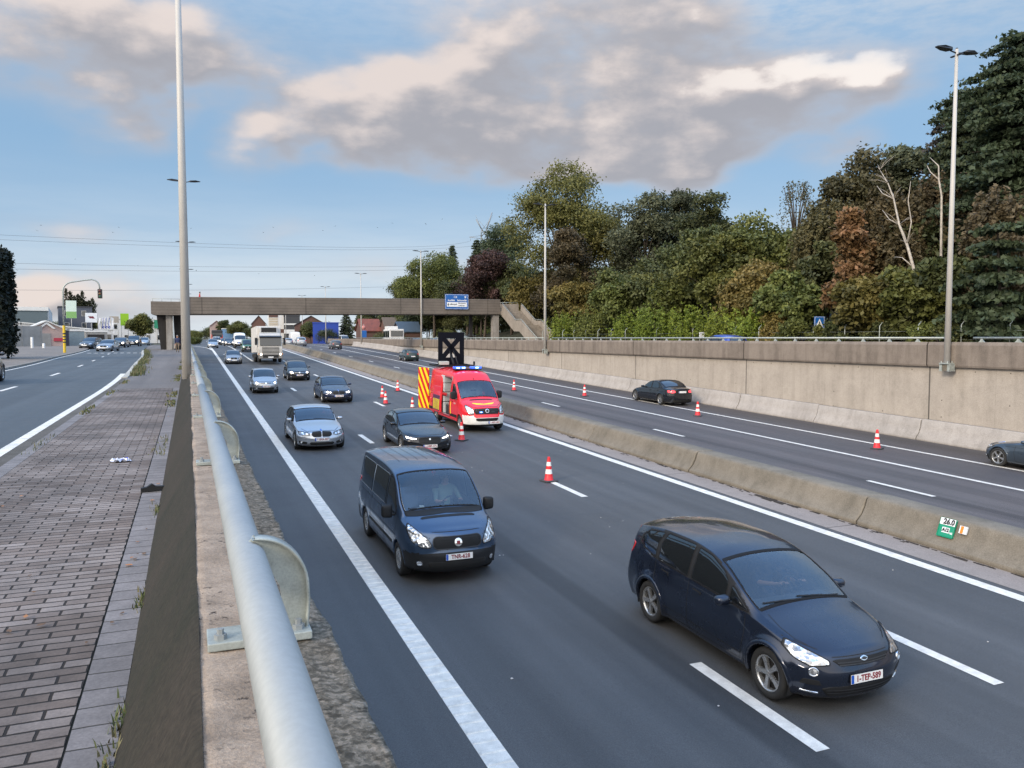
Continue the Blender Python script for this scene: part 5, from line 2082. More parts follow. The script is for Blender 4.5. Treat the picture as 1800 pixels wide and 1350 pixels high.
SEDAN = dict(
    rear_s=(4.16, 3.40, .035),
    screen_s=(1.60, 2.38, .03),
    L=4.90, W=1.86, H=1.45, zb=.17, zm=.52, tum=.30, crown=.06, roofp=2.4, flare=.012,
    zt=[(.26, .70), (.45, .765), (.9, .86), (1.4, .935), (1.6, .985), (1.95, 1.17), (2.3, 1.335), (2.65, 1.425), (3.0, 1.45), (3.35, 1.425), (3.75, 1.31), (4.1, 1.14), (4.25, 1.075), (4.5, 1.045), (4.72, 1.02)],
    zs=[(.26, .62), (.5, .715), (1.0, .81), (1.5, .865), (2.6, .905), (3.9, .965), (4.3, .97), (4.72, .94)],
    ws=[(.26, .66), (.42, .745), (.8, .82), (1.5, .865), (2.5, .87), (3.7, .87), (4.3, .82), (4.72, .70)],
    wm=[(.26, .76), (.42, .84), (.7, .895), (1.1, .915), (3.9, .915), (4.4, .87), (4.72, .79)],
    wb=[(.26, .74), (.5, .83), (1.1, .87), (3.9, .87), (4.72, .78)],
    fc=[(.17, .36), (.3, .28), (.5, .26), (.7, .38)], fp=[(.17, .08), (.28, .0), (.45, .0), (.55, .05), (.66, .08), (.70, .15), (.8, .3)],
    rc=[(.17, 4.68), (.5, 4.74), (.8, 4.73), (1.02, 4.70)], rp=[(.17, 4.82), (.4, 4.90), (.65, 4.89), (.9, 4.87), (1.02, 4.84)],
    fpow=2.5, wheels=[(.84, .335, .375), (3.81, .335, .375)], rim='ten', tyre_w=.235, tyre_in=.025,
    screen_z=.90, screen=sym([(0, 1.005), (.40, .99), (.66, .955), (.745, .935), (.70, 1.03), (.575, 1.285), (.52, 1.335), (.3, 1.355), (0, 1.36)]),
    rear_screen=sym([(0, 1.10), (.5, 1.09), (.62, 1.075), (.52, 1.31), (.3, 1.355), (0, 1.365)]),
    dlo=[(1.70, .925), (2.76, .94), (3.6, .97), (3.95, 1.02), (3.58, 1.265), (3.42, 1.315), (3.2, 1.36), (2.72, 1.365), (2.40, 1.335), (2.02, 1.175)],
    windows=[[(1.78, .94), (2.72, .955), (2.70, 1.34), (2.42, 1.315), (2.05, 1.16)], [(2.80, .955), (3.55, .985), (3.62, 1.06), (3.42, 1.29), (3.2, 1.335), (2.78, 1.345)], [(3.66, 1.0), (3.90, 1.03), (3.56, 1.235), (3.50, 1.25), (3.68, 1.07)]],
    seams=[('side', [(1.52, .88), (1.46, .60), (1.52, .26), (2.74, .25), (2.76, .93)]), ('side', [(2.76, .25), (3.30, .25), (3.48, .50), (3.64, .75), (3.60, .97)]), ('side', [(1.1, .74), (4.5, .80)]),
           ('front', [(.74, .80), (.5, .70), (.40, .715), (0, .72), (-.40, .715), (-.5, .70), (-.74, .80)]), ('rear', [(.72, .95), (.60, .70), (0, .70), (-.6, .70), (-.72, .95)])],
    items=[
        ('headlight', 'front', [(.43, .585), (.60, .565), (.79, .59), (.805, .70), (.72, .70), (.52, .675), (.43, .655)], V_LAMPD, True, dict(r=.025, off=.006, rim=V_PLAS, rw=.006, kids=[('lamp_ring', (.66, .635, .044), V_CHROME), ('lamp_ring', (.53, .622, .036), V_CHROME)])),
        ('grille', 'front', [(.02, .525), (.29, .525), (.37, .595), (.335, .685), (.04, .70), (.02, .68)], V_HUB, True, dict(r=.035, off=.010, rim=M_DARKMET, rw=.008, bars=[[(q, .545), (q, .68)] for q in (.08, .13, .18, .23, .28)], bw=.010)),
        ('lower_grille', 'front', sym([(0, .225), (.40, .225), (.46, .29), (.40, .335), (0, .335)]), V_HUB, False, dict(r=.03, bars=[[(-.43, .28), (.43, .28)]], bw=.012)),
        ('side_vent', 'front', [(.55, .25), (.80, .285), (.80, .385), (.52, .335)], V_HUB, True, dict(r=.025, kids=[('fog_lamp', (.72, .325, .032), V_LAMP)])),
        ('badge', 'front', (0, .735, .035), V_CHROME, False, dict(off=.008, det=1, kids=[('badge_field', (0, .735, .026), V_EU)])),
        ('tail_light', 'rear', [(.45, .80), (.62, .76), (.80, .78), (.80, .90), (.66, .935), (.48, .90)], V_TAILON, True, dict(r=.025)),
        ('rear_valance', 'rear', sym([(0, .22), (.55, .22), (.62, .34), (0, .36)]), V_HUB, False, dict(r=.04)),
    ],
    plates=[('front', 0, .435, ''), ('rear', 0, .82, '')],
    mirror=(1.86, .985, .075, .105, .065, False), handles=[(2.50, .80), (3.32, .84)],
    wipers=[((.60, .965), (-.06, 1.02)), ((-.02, .99), (-.62, .975))],
    seats=(1.71, .89, 2.55, .50), row2=False,
)

HATCH = dict(
    screen_s=(1.29, 2.03, .03),
    L=4.25, W=1.78, H=1.48, zb=.18, zm=.54, tum=.27, crown=.06, roofp=2.5, flare=.012,
    zt=[(.22, .73), (.4, .80), (.8, .895), (1.15, .965), (1.3, 1.02), (1.65, 1.22), (1.98, 1.385), (2.3, 1.455), (2.7, 1.48), (3.2, 1.46), (3.7, 1.395), (3.92, 1.34)],
    zs=[(.22, .65), (.5, .755), (.9, .84), (1.3, .885), (2.4, .93), (3.4, .985), (3.92, 1.04)],
    ws=[(.22, .63), (.38, .715), (.7, .78), (1.2, .825), (2.4, .835), (3.3, .825), (3.92, .73)],
    wm=[(.22, .73), (.38, .805), (.65, .86), (1.0, .875), (3.3, .875), (3.7, .845), (3.92, .80)],
    wb=[(.22, .71), (.5, .80), (1.0, .83), (3.4, .83), (3.92, .76)],
    fc=[(.18, .32), (.35, .25), (.55, .24), (.73, .34)], fp=[(.18, .08), (.30, .0), (.48, .0), (.58, .04), (.68, .08), (.73, .14), (.85, .28)],
    rc=[(.18, 4.02), (.5, 4.08), (.85, 4.06), (1.3, 3.92)], rp=[(.18, 4.17), (.45, 4.25), (.7, 4.24), (.95, 4.18), (1.2, 4.07), (1.34, 3.98)],
    fpow=2.5, wheels=[(.86, .315, .352), (3.44, .315, .352)], rim='five', tyre_w=.205,
    screen_z=.92, screen=sym([(0, 1.03), (.38, 1.015), (.62, .98), (.70, .965), (.655, 1.08), (.555, 1.33), (.50, 1.38), (.3, 1.395), (0, 1.40)]),
    rear_screen=sym([(0, 1.0), (.52, 1.0), (.60, 1.04), (.52, 1.30), (.3, 1.335), (0, 1.34)]),
    dlo=[(1.42, .94), (2.38, .965), (3.15, 1.0), (3.54, 1.06), (3.45, 1.27), (3.12, 1.36), (2.38, 1.395), (2.06, 1.365), (1.72, 1.215)],
    windows=[[(1.48, .955), (2.35, .98), (2.33, 1.375), (2.08, 1.345), (1.75, 1.20)], [(2.43, .985), (3.10, 1.015), (3.16, 1.10), (3.08, 1.34), (2.41, 1.375)], [(3.20, 1.04), (3.50, 1.08), (3.42, 1.25), (3.18, 1.32)]],
    seams=[('side', [(1.28, .88), (1.24, .58), (1.30, .27), (2.38, .26), (2.40, .96)]), ('side', [(2.40, .26), (2.98, .26), (3.14, .50), (3.20, .76), (3.18, 1.0)]), ('front', [(.70, .82), (.50, .735), (0, .745), (-.50, .735), (-.70, .82)])],
    items=[
        ('headlight', 'front', [(.40, .60), (.58, .585), (.74, .62), (.755, .72), (.66, .735), (.46, .70)], V_LAMP, True, dict(r=.03, off=.006, rim=V_PLAS, rw=.006)),
        ('grille', 'front', sym([(0, .605), (.36, .61), (.38, .68), (0, .69)]), V_PLAS, False, dict(r=.02, bars=[[(-.37, .645), (.37, .645)]], bw=.012, barm=V_CHROME)),
        ('badge', 'front', (0, .65, .05), V_CHROME, False, dict(off=.016)),
        ('lower_grille', 'front', sym([(0, .245), (.50, .25), (.56, .38), (0, .385)]), V_HUB, False, dict(r=.03, bars=[[(-.52, .31), (.52, .31)]], bw=.014)),
        ('fog_lamp', 'front', (.64, .335, .042), V_LAMP, True, {}),
        ('tail_light', 'rear', [(.52, .82), (.74, .80), (.73, .98), (.60, 1.0)], V_TAIL, True, dict(r=.025)),
    ],
    plates=[('front', 0, .46, ''), ('rear', 0, .60, '')],
    mirror=(1.55, 1.01, .07, .10, .065, False), handles=[(2.12, .83), (2.92, .87)], wipers=[((.56, 1.0), (-.06, 1.05)), ((-.02, 1.02), (-.56, 1.01))],
    seats=(1.41, .92, 2.25, .52),
)

V_WBUMP = mat('bumper_white', (0.66, 0.66, 0.64), 0.4, var=.12, vs=4)
V_YEL = mat('sheeting_yellow', (0.80, 0.62, 0.02), 0.4, emit=(1.0, .8, .03), es=0.0)
V_BLUEL = mat('beacon_blue', (0.03, 0.10, 0.7), 0.15, coat=1.0, emit=(.05, .16, 1.0), es=1.1)
V_BLUEH = mat('beacon_core', (0.4, 0.7, 1.0), 0.2, emit=(.30, .62, 1.0), es=5.0)

BIGVAN = dict(
    screen_s=(1.09, 1.84, .04),
    L=5.90, W=1.99, H=2.62, zb=.28, zm=.85, tum=.115, crown=.10, roofp=3.0, hood_in=.12, bow=.01,
    zt=[(.24, 1.11), (.45, 1.20), (.75, 1.31), (.95, 1.385), (1.1, 1.49), (1.45, 1.82), (1.78, 2.10), (2.05, 2.31), (2.3, 2.47), (2.6, 2.55), (3.2, 2.60), (5.0, 2.60), (5.80, 2.56)],
    zs=[(.24, 1.02), (.5, 1.12), (.9, 1.22), (1.4, 1.28), (5.80, 1.32)],
    ws=[(.24, .74), (.38, .83), (.65, .90), (1.0, .94), (1.5, .955), (5.4, .955), (5.80, .93)],
    wm=[(.24, .82), (.38, .90), (.65, .965), (1.0, .99), (5.4, .99), (5.80, .965)],
    wb=[(.24, .82), (.5, .92), (1.0, .95), (5.80, .94)],
    fc=[(.28, .36), (.5, .27), (.8, .25), (1.1, .38)], fp=[(.28, .06), (.42, .0), (.66, .0), (.76, .05), (.95, .08), (1.06, .13), (1.15, .26)],
    rc=[(.2, 5.82), (1.3, 5.84), (2.5, 5.78)], rp=[(.2, 5.88), (.7, 5.90), (1.4, 5.88), (2.5, 5.80)],
    fpow=2.8, wheels=[(1.0, .345, .40), (4.62, .345, .40)], rim='van', tyre_w=.235, lip=(.04, .008),
    trim2=V_WBUMP, trim_f=lambda s, y, z: 2 if (z < .74 - .10 * max(0, min(1, (.62 - y) / .12)) and s < .62 and z > .36) else (1 if z < .36 or (.50 < z < .66 and s > .7) else 0),
    screen_z=1.32, screen=sym([(0, 1.475), (.5, 1.455), (.82, 1.40), (.86, 1.43), (.83, 1.65), (.785, 1.98), (.74, 2.03), (.3, 2.075), (0, 2.08)]),
    windows=[[(1.38, 1.36), (2.18, 1.37), (2.18, 1.98), (1.98, 1.99), (1.72, 1.80), (1.42, 1.50)]],
    openings=[[(2.42, .50), (3.66, .50), (3.66, 2.24), (2.42, 2.24)]], open_side=-1,
    seams=[('side', [(1.26, 1.24), (1.28, .72), (1.55, .44), (2.28, .42), (2.30, 1.3), (2.3, 2.2)]), ('front', [(.80, 1.20), (.56, 1.10), (0, 1.13), (-.56, 1.10), (-.80, 1.20)]),
           ('side', [(3.75, 1.42), (5.7, 1.42)]), ('side', [(3.75, 2.05), (5.7, 2.05)]), ('side', [(3.8, 2.18), (5.7, 2.18)])],
    items=[
        ('headlight', 'front', [(.60, .80), (.78, .80), (.85, .92), (.865, 1.12), (.83, 1.17), (.76, 1.12), (.62, 1.04), (.585, .95)], V_LAMP, True, dict(r=.04, rim=V_PLAS, rw=.012, off=.006, kids=[('lamp_bowl', (.72, .90, .06), V_CHROME), ('lamp_bowl', (.755, 1.04, .05), V_CHROME)])),
        ('grille', 'front', sym([(0, .80), (.52, .80), (.575, .92), (.56, 1.04), (0, 1.055)]), V_PLAS, False, dict(r=.03, bars=[[(-.54, q), (.54, q)] for q in (.86, .93, 1.0)], bw=.018, barm=M_DARKMET)),
        ('badge', 'front', (0, .94, .085), V_CHROME, False, dict(off=.02, kids=[('badge_field', (0, .94, .06), M_DARKMET)])),
        ('strobe_lamp', 'front', [(-.36, .86), (-.20, .86), (-.20, .92), (-.36, .92)], V_BLUEL, False, dict(r=.01, off=.018, kids=[('lamp_core', [(-.31, .875), (-.24, .875), (-.24, .905), (-.31, .905)], V_BLUEH)])),
        ('strobe_lamp', 'front', [(.20, .86), (.36, .86), (.36, .92), (.20, .92)], M_DARKMET, False, dict(r=.01, off=.018)),
        ('lower_grille', 'front', sym([(0, .50), (.44, .50), (.52, .56), (.50, .63), (0, .635)]), V_HUB, False, dict(r=.03, bars=[[(-.48, .57), (.48, .57)]], bw=.016)),
        ('hood_vent', 'top', [(.90, -.55), (.95, -.5), (.95, .5), (.90, .55), (.86, .50), (.86, -.5)], V_HUB, False, dict(r=.02, off=.004)),
        ('hood_stripe', 'front', sym([(0, 1.185), (.36, 1.19), (.52, 1.235), (.50, 1.25), (.36, 1.215), (0, 1.21)]), V_YEL, False, dict(r=.006, off=.004)),
        ('roof_emblem', 'front', [(-.03, 2.19), (.03, 2.19), (.012, 2.22), (0, 2.27), (-.012, 2.22)], V_PLAS, False, dict(r=.01)),
        ('tail_light', 'rear', [(.86, .9), (.96, .9), (.95, 1.5), (.86, 1.5)], V_TAIL, True, dict(r=.02)),
        ('door_emblem', 'side', [(1.55, 1.10), (1.85, 1.10), (1.85, 1.18), (1.55, 1.18)], mat('faded_lettering', (.55, .22, .2), .5), True, dict(r=.02, off=.002)),
        ('door_stripe', 'side', [(2.20, .62), (2.30, .62), (2.30, 1.18), (2.24, 1.18)], V_YEL, True, dict(r=.01, off=.003)),
    ],
    plates=[('front', .30, .44, '')],
    mirror=(1.48, 1.52, .08, .13, .19, True), handles=[(2.0, 1.2)],
    wipers=[((.70, 1.43), (-.04, 1.495)), ((-.10, 1.45), (-.76, 1.45))],
    seats=(1.21, 1.33, 2.05, 1.0), row2=False,
)


# ------------------------------------------------------------------ the traffic
P_NAVY = paint('paint_navy', (0.014, 0.021, 0.040), .6, .26)
P_BLUE = paint('paint_slate_blue', (0.042, 0.074, 0.132), .65, .30)
P_SILVER = paint('paint_silver', (0.36, 0.38, 0.41), .75, .30)
P_SILVER2 = paint('paint_pale_silver', (0.40, 0.43, 0.47), .7, .32)
P_BLACK = paint('paint_black', (0.007, 0.009, 0.014), .3, .2)
P_DBLUE = paint('paint_midnight', (0.010, 0.018, 0.050), .5, .24)
P_RED = paint('paint_signal_red', (0.62, 0.012, 0.022), .0, .35)
P_GREEN = paint('paint_green', (0.060, 0.150, 0.075), .2, .4)
P_DGREEN = paint('paint_dark_green', (0.022, 0.042, 0.042), .5, .35)
P_WHITE = paint('paint_white', (0.66, 0.67, 0.67), .0, .4)
P_GREY = paint('paint_grey', (0.07, 0.075, 0.085), .6, .35)
P_STEEL = paint('paint_steel_blue', (0.055, 0.075, 0.10), .6, .32)

G_DOWN = 'traffic driving towards the camera'
G_AWAY = 'traffic driving away on the far carriageway'


def lit(sp, m=None, **kw):
    """the same car with its headlights on"""
    q = dict(sp)
    its = []
    for it in sp['items']:
        if it[0] == 'headlight':
            o = dict(it[5])
            p = it[2]
            if not kw.get('whole'):
                cy = sum(a for a, b in p) / len(p)
                cz = sum(b for a, b in p) / len(p)
                o['kids'] = [('bulb', (cy, cz, kw.get('r', .05)), m or V_LITW)] + ([('bulb', (cy - .13, cz - .01, kw.get('r', .05) * .8), m or V_LITW)] if kw.get('two') else [])
            else:
                o['kids'] = kw['whole'](p)
            it = it[:5] + (o,)
        its.append(it)
    q['items'] = its
    return q


CARS = {}


def fleet():
    C = CARS
    C['mpv'] = build_car(MPV, 'people_carrier', 'dark navy people carrier with silver five spoke wheels, nearest car in the picture', 'car', P_NAVY, 7.80, 9.70, -1, 2, G_DOWN)
    C['van'] = build_car(VAN, 'delivery_van', 'slate blue delivery van with black bumper, driving next to the wide edge line', 'van', P_BLUE, 4.56, 16.25, -1, 2, G_DOWN)
    s5 = dict(SEDAN, rim='twin')
    C['s5'] = build_car(s5, 'saloon_car', 'pale silver saloon with twin black grilles behind the blue van', 'car', P_SILVER2, 4.52, 32.3, -1, 2, G_DOWN, glass=(V_GLASSD, V_GLASSD), pl='1-SHA-307')
    xe_items = [it for it in SEDAN['items'] if it[0] not in ('grille', 'badge', 'headlight', 'tail_light')] + [
        ('headlight', 'front', [(.46, .575), (.80, .60), (.80, .68), (.56, .665), (.46, .62)], V_LAMPD, True, dict(r=.02, off=.006, rim=V_PLAS, rw=.006, kids=[('daytime_lamp', [(.475, .588), (.62, .585), (.775, .61), (.785, .665), (.765, .66), (.755, .63), (.62, .607), (.48, .607)], V_LIT)])),
        ('grille', 'front', sym([(0, .43), (.36, .43), (.42, .55), (.36, .645), (0, .655)]), V_HUB, False, dict(r=.05, off=.006, rim=M_DARKMET, rw=.012, bars=[[(-.4, q), (.4, q)] for q in (.48, .53, .58, .62)], bw=.008)),
        ('badge', 'front', (0, .585, .035), V_CHROME, False, dict(off=.018)),
        ('tail_light', 'rear', [(.45, .82), (.80, .80), (.80, .88), (.48, .88)], V_TAIL, True, dict(r=.02))]
    xe = dict(scaled(SEDAN, 4.68, 1.87, 1.42), items=scaled(dict(SEDAN, items=xe_items), 4.68, 1.87, 1.42)['items'], plates=[('front', 0, .33, ''), ('rear', 0, .75, '')], rim='ten')
    C['xe'] = build_car(xe, 'saloon_car', 'glossy black saloon with strip daytime lamps beside the red rescue van', 'car', P_BLACK, 8.08, 30.0, -1, 2, G_DOWN, glass=(V_GLASSD, V_GLASSD), pl='1-NBP-476', yaw=1.2)
    red = dict(BIGVAN)
    C['red'] = build_car(red, 'rescue_van', 'red high roofed rescue van with open sliding door and blue lamps', 'van', P_RED, 12.02, 35.4, -1, 2, None, pl='1-AKK-802')
    s3 = lit(scaled(SEDAN, 4.63, 1.81, 1.43, rim='twin'), V_LIT, r=.042, two=True)
    C['s3'] = build_car(s3, 'saloon_car', 'midnight blue saloon with bright ringed headlights behind the cones', 'car', P_DBLUE, 8.05, 48.9, -1, 1, G_DOWN, pl='1-KLA-110')
    C['hb'] = build_car(lit(HATCH, V_LITW, r=.06), 'hatchback', 'black hatchback with warm headlights following the midnight blue saloon', 'car', P_BLACK, 8.05, 66.3, -1, 1, G_DOWN, pl='1-FPR-204')
    c3 = lit(scaled(HATCH, 3.86, 1.68, 1.53, trim_f=lambda s, y, z: z < .22 or (s < .5 and y > .55 and .30 < z < .40)), V_LITW, r=.05)
    C['c3'] = build_car(c3, 'hatchback', 'small round silver hatchback with lit headlights behind the pale saloon', 'car', P_SILVER, 4.62, 55.8, -1, 1, G_DOWN, pl='1-GHT-551')
    C['old'] = build_car(lit(scaled(SEDAN, 4.3, 1.7, 1.40, rim='five'), V_LAMP, r=.05), 'saloon_car', 'old dull silver saloon left of the white box truck', 'car', P_SILVER, 4.45, 91.5, -1, 1, G_DOWN)
    C['green'] = build_car(scaled(VAN, 4.0, 1.66, 1.80, zb=.2), 'small_van', 'green small van half hidden by the white box truck', 'van', P_GREEN, 7.95, 122.5, -1, 1, G_DOWN)
    C['wv'] = build_car(lit(scaled(BIGVAN, 5.6, 1.98, 2.55, openings=[], trim2=V_PLAS), V_LITW, r=.06), 'delivery_van', 'white high roofed van behind the green small van', 'van', P_WHITE, 8.0, 141.5, -1, 0, G_DOWN)
    C['far1'] = build_car(scaled(HATCH, 4.1, 1.7, 1.5), 'hatchback', 'far pale silver hatchback alone near the top of the slope', 'car', P_SILVER2, 3.75, 142.0, -1, 0, G_DOWN)
    C['far2'] = build_car(lit(HATCH, V_LITW, r=.08), 'hatchback', 'far dark grey hatchback queueing behind the white high roofed van', 'car', P_GREY, 7.0, 158.0, -1, 0, G_DOWN)
    C['far3'] = build_car(lit(SEDAN, V_LITW, r=.08), 'saloon_car', 'far steel blue saloon queueing in front of the red lorry', 'car', P_STEEL, 6.9, 170.5, -1, 0, G_DOWN)
    C['far4'] = build_car(lit(scaled(VAN, 4.4, 1.8, 1.75), V_LITW, r=.08), 'small_van', 'far white small van just in front of the red lorry cab', 'van', P_WHITE, 5.6, 182.0, -1, 0, G_DOWN)
    C['far5'] = build_car(HATCH, 'hatchback', 'far black hatchback in the queue right of the steel blue saloon', 'car', P_BLACK, 8.6, 176.0, -1, 0, G_DOWN)
    # far carriageway
    C['b3'] = build_car(scaled(SEDAN, 4.63, 1.81, 1.43, rim='ten'), 'saloon_car', 'black saloon seen from behind, driving beside the pale wall barrier', 'car', P_BLACK, 26.62, 41.5, 1, 2, G_AWAY, glass=(V_GLASSO, V_GLASSO))
    C['a4'] = build_car(scaled(SEDAN, 4.55, 1.77, 1.43, rim='five'), 'saloon_car', 'steel blue saloon cut off by the right edge of the picture', 'car', P_STEEL, 26.78, 17.6, 1, 2, G_AWAY, glass=(V_GLASSO, V_GLASSO))
    C['g306'] = build_car(scaled(HATCH, 4.0, 1.7, 1.40), 'hatchback', 'dark green hatchback driving away beyond the median barrier', 'car', P_DGREEN, 24.4, 93.0, 1, 1, G_AWAY)
    C['dh'] = build_car(scaled(HATCH, 4.0, 1.72, 1.47), 'hatchback', 'small dark hatchback driving away under the footbridge', 'car', P_GREY, 22.2, 131.5, 1, 1, G_AWAY)
    C['suv'] = build_car(scaled(HATCH, 4.4, 1.85, 1.72, zb=.24), 'estate_car', 'pale silver estate car driving away right of the box truck', 'car', P_SILVER2, 19.4, 153.0, 1, 0, G_AWAY)
    C['wb'] = build_car(scaled(BIGVAN, 5.8, 2.0, 2.7, openings=[], trim2=V_PLAS), 'delivery_van', 'far white high van ahead of the pale silver estate car', 'van', P_WHITE, 19.8, 166.0, 1, 0, G_AWAY)
    C['sf'] = build_car(HATCH, 'hatchback', 'far silver hatchback left of the pale silver estate car', 'car', P_SILVER, 17.9, 160.0, 1, 0, G_AWAY)
    # side street
    C['coupe'] = build_car(scaled(SEDAN, 4.4, 1.8, 1.34), 'coupe', 'pale silver coupe coming down the side street', 'car', P_SILVER2, -8.7, 104.0, -1, 1, 'cars on the side street', road=sz, yaw=9)
    C['sd1'] = build_car(scaled(HATCH, 4.3, 1.8, 1.5), 'hatchback', 'dark blue car close behind the pale silver coupe', 'car', P_STEEL, -11.8, 117.0, -1, 0, 'cars on the side street', road=sz, yaw=14)
    C['sd2'] = build_car(lit(SEDAN, V_LITW, r=.11), 'saloon_car', 'black saloon with glaring headlights on the side street', 'car', P_BLACK, -9.0, 127.0, -1, 0, 'cars on the side street', road=sz, yaw=5)
    C['sd3'] = build_car(lit(scaled(HATCH, 4.6, 1.9, 1.75), V_LITW, r=.11), 'off_roader', 'tall black off roader with glaring headlights behind the black saloon', 'car', P_BLACK, -8.1, 142.0, -1, 0, 'cars on the side street', road=sz, yaw=4)
    C['sd4'] = build_car(HATCH, 'hatchback', 'far pale hatchback beside the bridge pier', 'car', P_SILVER2, -7.4, 158.0, -1, 0, 'cars on the side street', road=sz, yaw=3)
    C['sd5'] = build_car(scaled(HATCH, 4.2, 1.78, 1.5), 'hatchback', 'black car cut off by the left edge of the picture on the side street', 'car', P_BLACK, -7.32, 33.6, 1, 1, 'cars on the side street', road=sz)
    # upper road on the right, only roofs showing over the parapet
    up = lambda y: -1.5
    C['ub'] = build_car(scaled(HATCH, 4.4, 1.85, 1.72), 'off_roader', 'bright blue car whose roof shows over the parapet below the bright green bushes', 'car', paint('paint_blue', (.02, .06, .32), .3, .4), 32.4, 43.6, 1, 1, 'cars on the upper road', road=up)
    C['us'] = build_car(SEDAN, 'saloon_car', 'silver car behind the parapet rail just above the black arrow board', 'car', P_SILVER, 34.6, 116, 1, 0, 'cars on the upper road', road=up, yaw=20)
    C['us2'] = build_car(SEDAN, 'saloon_car', 'grey car behind the parapet rail left of the tall lamp post', 'car', P_SILVER2, 34.8, 127, 1, 0, 'cars on the upper road', road=up, yaw=20)
    C['us3'] = build_car(HATCH, 'hatchback', 'silver car far along the upper road under the blue shed', 'car', P_SILVER2, 33.4, 205, 1, 0, 'cars on the upper road', road=up)
    C['uw'] = build_car(scaled(VAN, 4.9, 1.95, 2.2), 'delivery_van', 'white van far along the upper road in front of the dark fir', 'van', P_WHITE, 34.0, 189, -1, 0, 'cars on the upper road', road=up)


fleet()


def rescue_kit():
    c = CARS['red']
    root = c.root
    L = c.L
    V_GR = mat('equipment_grey', (0.30, 0.31, 0.32), .6, var=.3, vs=5)
    # inside of the load bay seen through the sliding door
    mb = MB()
    mb.box((L / 2 - 3.75, .55, .62), (L / 2 - 2.35, .60, 2.3))
    mb.box((L / 2 - 3.80, -.93, .46), (L / 2 - 2.30, .6, .50))
    mb.box((L / 2 - 2.40, -.86, .5), (L / 2 - 2.36, .6, 2.3))
    mb.build('load_bay', V_GR, root)
    mb = MB()
    for (z0, z1) in ((.52, 1.02), (1.05, 1.48), (1.51, 1.90), (1.93, 2.28)):
        mb.box((L / 2 - 3.95, -.90, z0), (L / 2 - 3.50, .52, z1), bev=.025)
        mb.box((L / 2 - 3.49, -.62, (z0 + z1) / 2 - .02), (L / 2 - 3.47, -.40, (z0 + z1) / 2 + .02))
    mb.build('locker', mat('locker_grey', (0.42, .44, .45), .5, var=.2, vs=4), root)
    # door frame and the slid-back door
    o = outline(BIGVAN['openings'][0], .06)
    vs, fs = c.band('side', o, .022, .05, .010)
    mb = MB()
    mb.add([(v[0], -v[1], v[2]) for v in vs], fs, 0, True)
    mb.build('door_frame', paint('paint_deep_red', (.28, .008, .014), 0, .4), root)
    mb = MB()
    vs, fs = c.ring_patch('side', outline([(3.70, .50), (4.88, .50), (4.88, 2.22), (3.70, 2.22)], .05), .075, skirt=.03)
    mb.add([(v[0], -v[1], v[2]) for v in vs], fs, 0, True)
    dr = mb.build('sliding_door', P_RED, root)
    mb = MB()
    for k in range(5):
        s = 3.82 + k * .21
        vs, fs = c.ring_patch('side', outline([(s, .62), (s + .09, .62), (s + .05, 1.12), (s - .04, 1.12)], .01), .085, skirt=.0)
        mb.add([(v[0], -v[1], v[2]) for v in vs], fs, 0, True)
    mb.build('reflective_bars', V_YEL, dr)
    mb = MB()
    vs, fs = c.ring_patch('side', outline([(3.72, .58), (4.86, .58), (4.86, 1.30), (3.72, 1.30)], .02), .080, skirt=.0)
    mb.add([(v[0], -v[1], v[2]) for v in vs], fs, 0, True)
    mb.build('dark_panel', mat('sheeting_violet', (.075, .02, .06), .5), dr)
    # rear door swung out, its chevron face turned forward
    m = bpy.data.materials.new('chevron_sheeting')
    m.use_nodes = True
    t = NT(m.node_tree)
    b = m.node_tree.nodes['Principled BSDF']
    tc = t.n('ShaderNodeTexCoord')
    sp = t.n('ShaderNodeSeparateXYZ')
    t.put(sp.inputs[0], tc.outputs['Object'])
    u = t.math('FRACT', t.math('DIVIDE', t.math('ADD', sp.outputs[1], t.math('MULTIPLY', sp.outputs[2], .62)), .40))
    t.put(b.inputs['Base Color'], t.mix(t.math('GREATER_THAN', u, .47), c4((.78, .60, .01)), c4((.50, .012, .02))))
    b.inputs['Roughness'].default_value = .45
    mb = MB()
    mb.box((-.035, -.92, 0), (.035, 0, 2.05), bev=.03)
    d = mb.build('rear_door', m, root)
    d.location = (-L / 2 + .05, -.96, .45)
    d.rotation_euler = (0, 0, R(-72))
    # blue light bar
    mb = MB()
    z0 = c.hit('top', 2.75, 0)[0].z
    mb.box((L / 2 - 2.95, -.66, z0 + .01), (L / 2 - 2.62, .66, z0 + .06), bev=.02)
    lb = mb.build('light_bar', V_PLAS, root)
    for (a, b2, on) in ((-.66, -.12, 1), (.16, .66, 1)):
        mb = MB()
        mb.box((L / 2 - 2.96, a, z0 + .06), (L / 2 - 2.61, b2, z0 + .17), bev=.04)
        q = mb.build('beacon', V_BLUEL, lb)
    for yy in (-.50, -.24, .42):
        mb = MB()
        mb.box((L / 2 - 2.607, yy - .075, z0 + .085), (L / 2 - 2.602, yy + .075, z0 + .140), bev=.0)
        mb.build('beacon_core', V_BLUEH, lb)
    # raised matrix board (back of the lane-closing cross) on its roof frame
    rb = empty('arrow_board', (0, 0, 0), 0)
    rb.parent = root
    zt = c.hit('top', 5.0, 0)[0].z
    cx = L / 2 - 5.25
    MBK = mat('board_black', (0.004, 0.005, 0.009), .7, spec=.12)
    mb = MB()
    W, H, T = .66, 1.58, .09
    for (y0, y1, za, zb) in ((-W, W, H - .30, H), (-W, W, 0, .34), (-W, -W + .21, .34, H - .30), (W - .21, W, .34, H - .30)):
        mb.box((cx - T / 2, y0, zt + .10 + za), (cx + T / 2, y1, zt + .10 + zb))
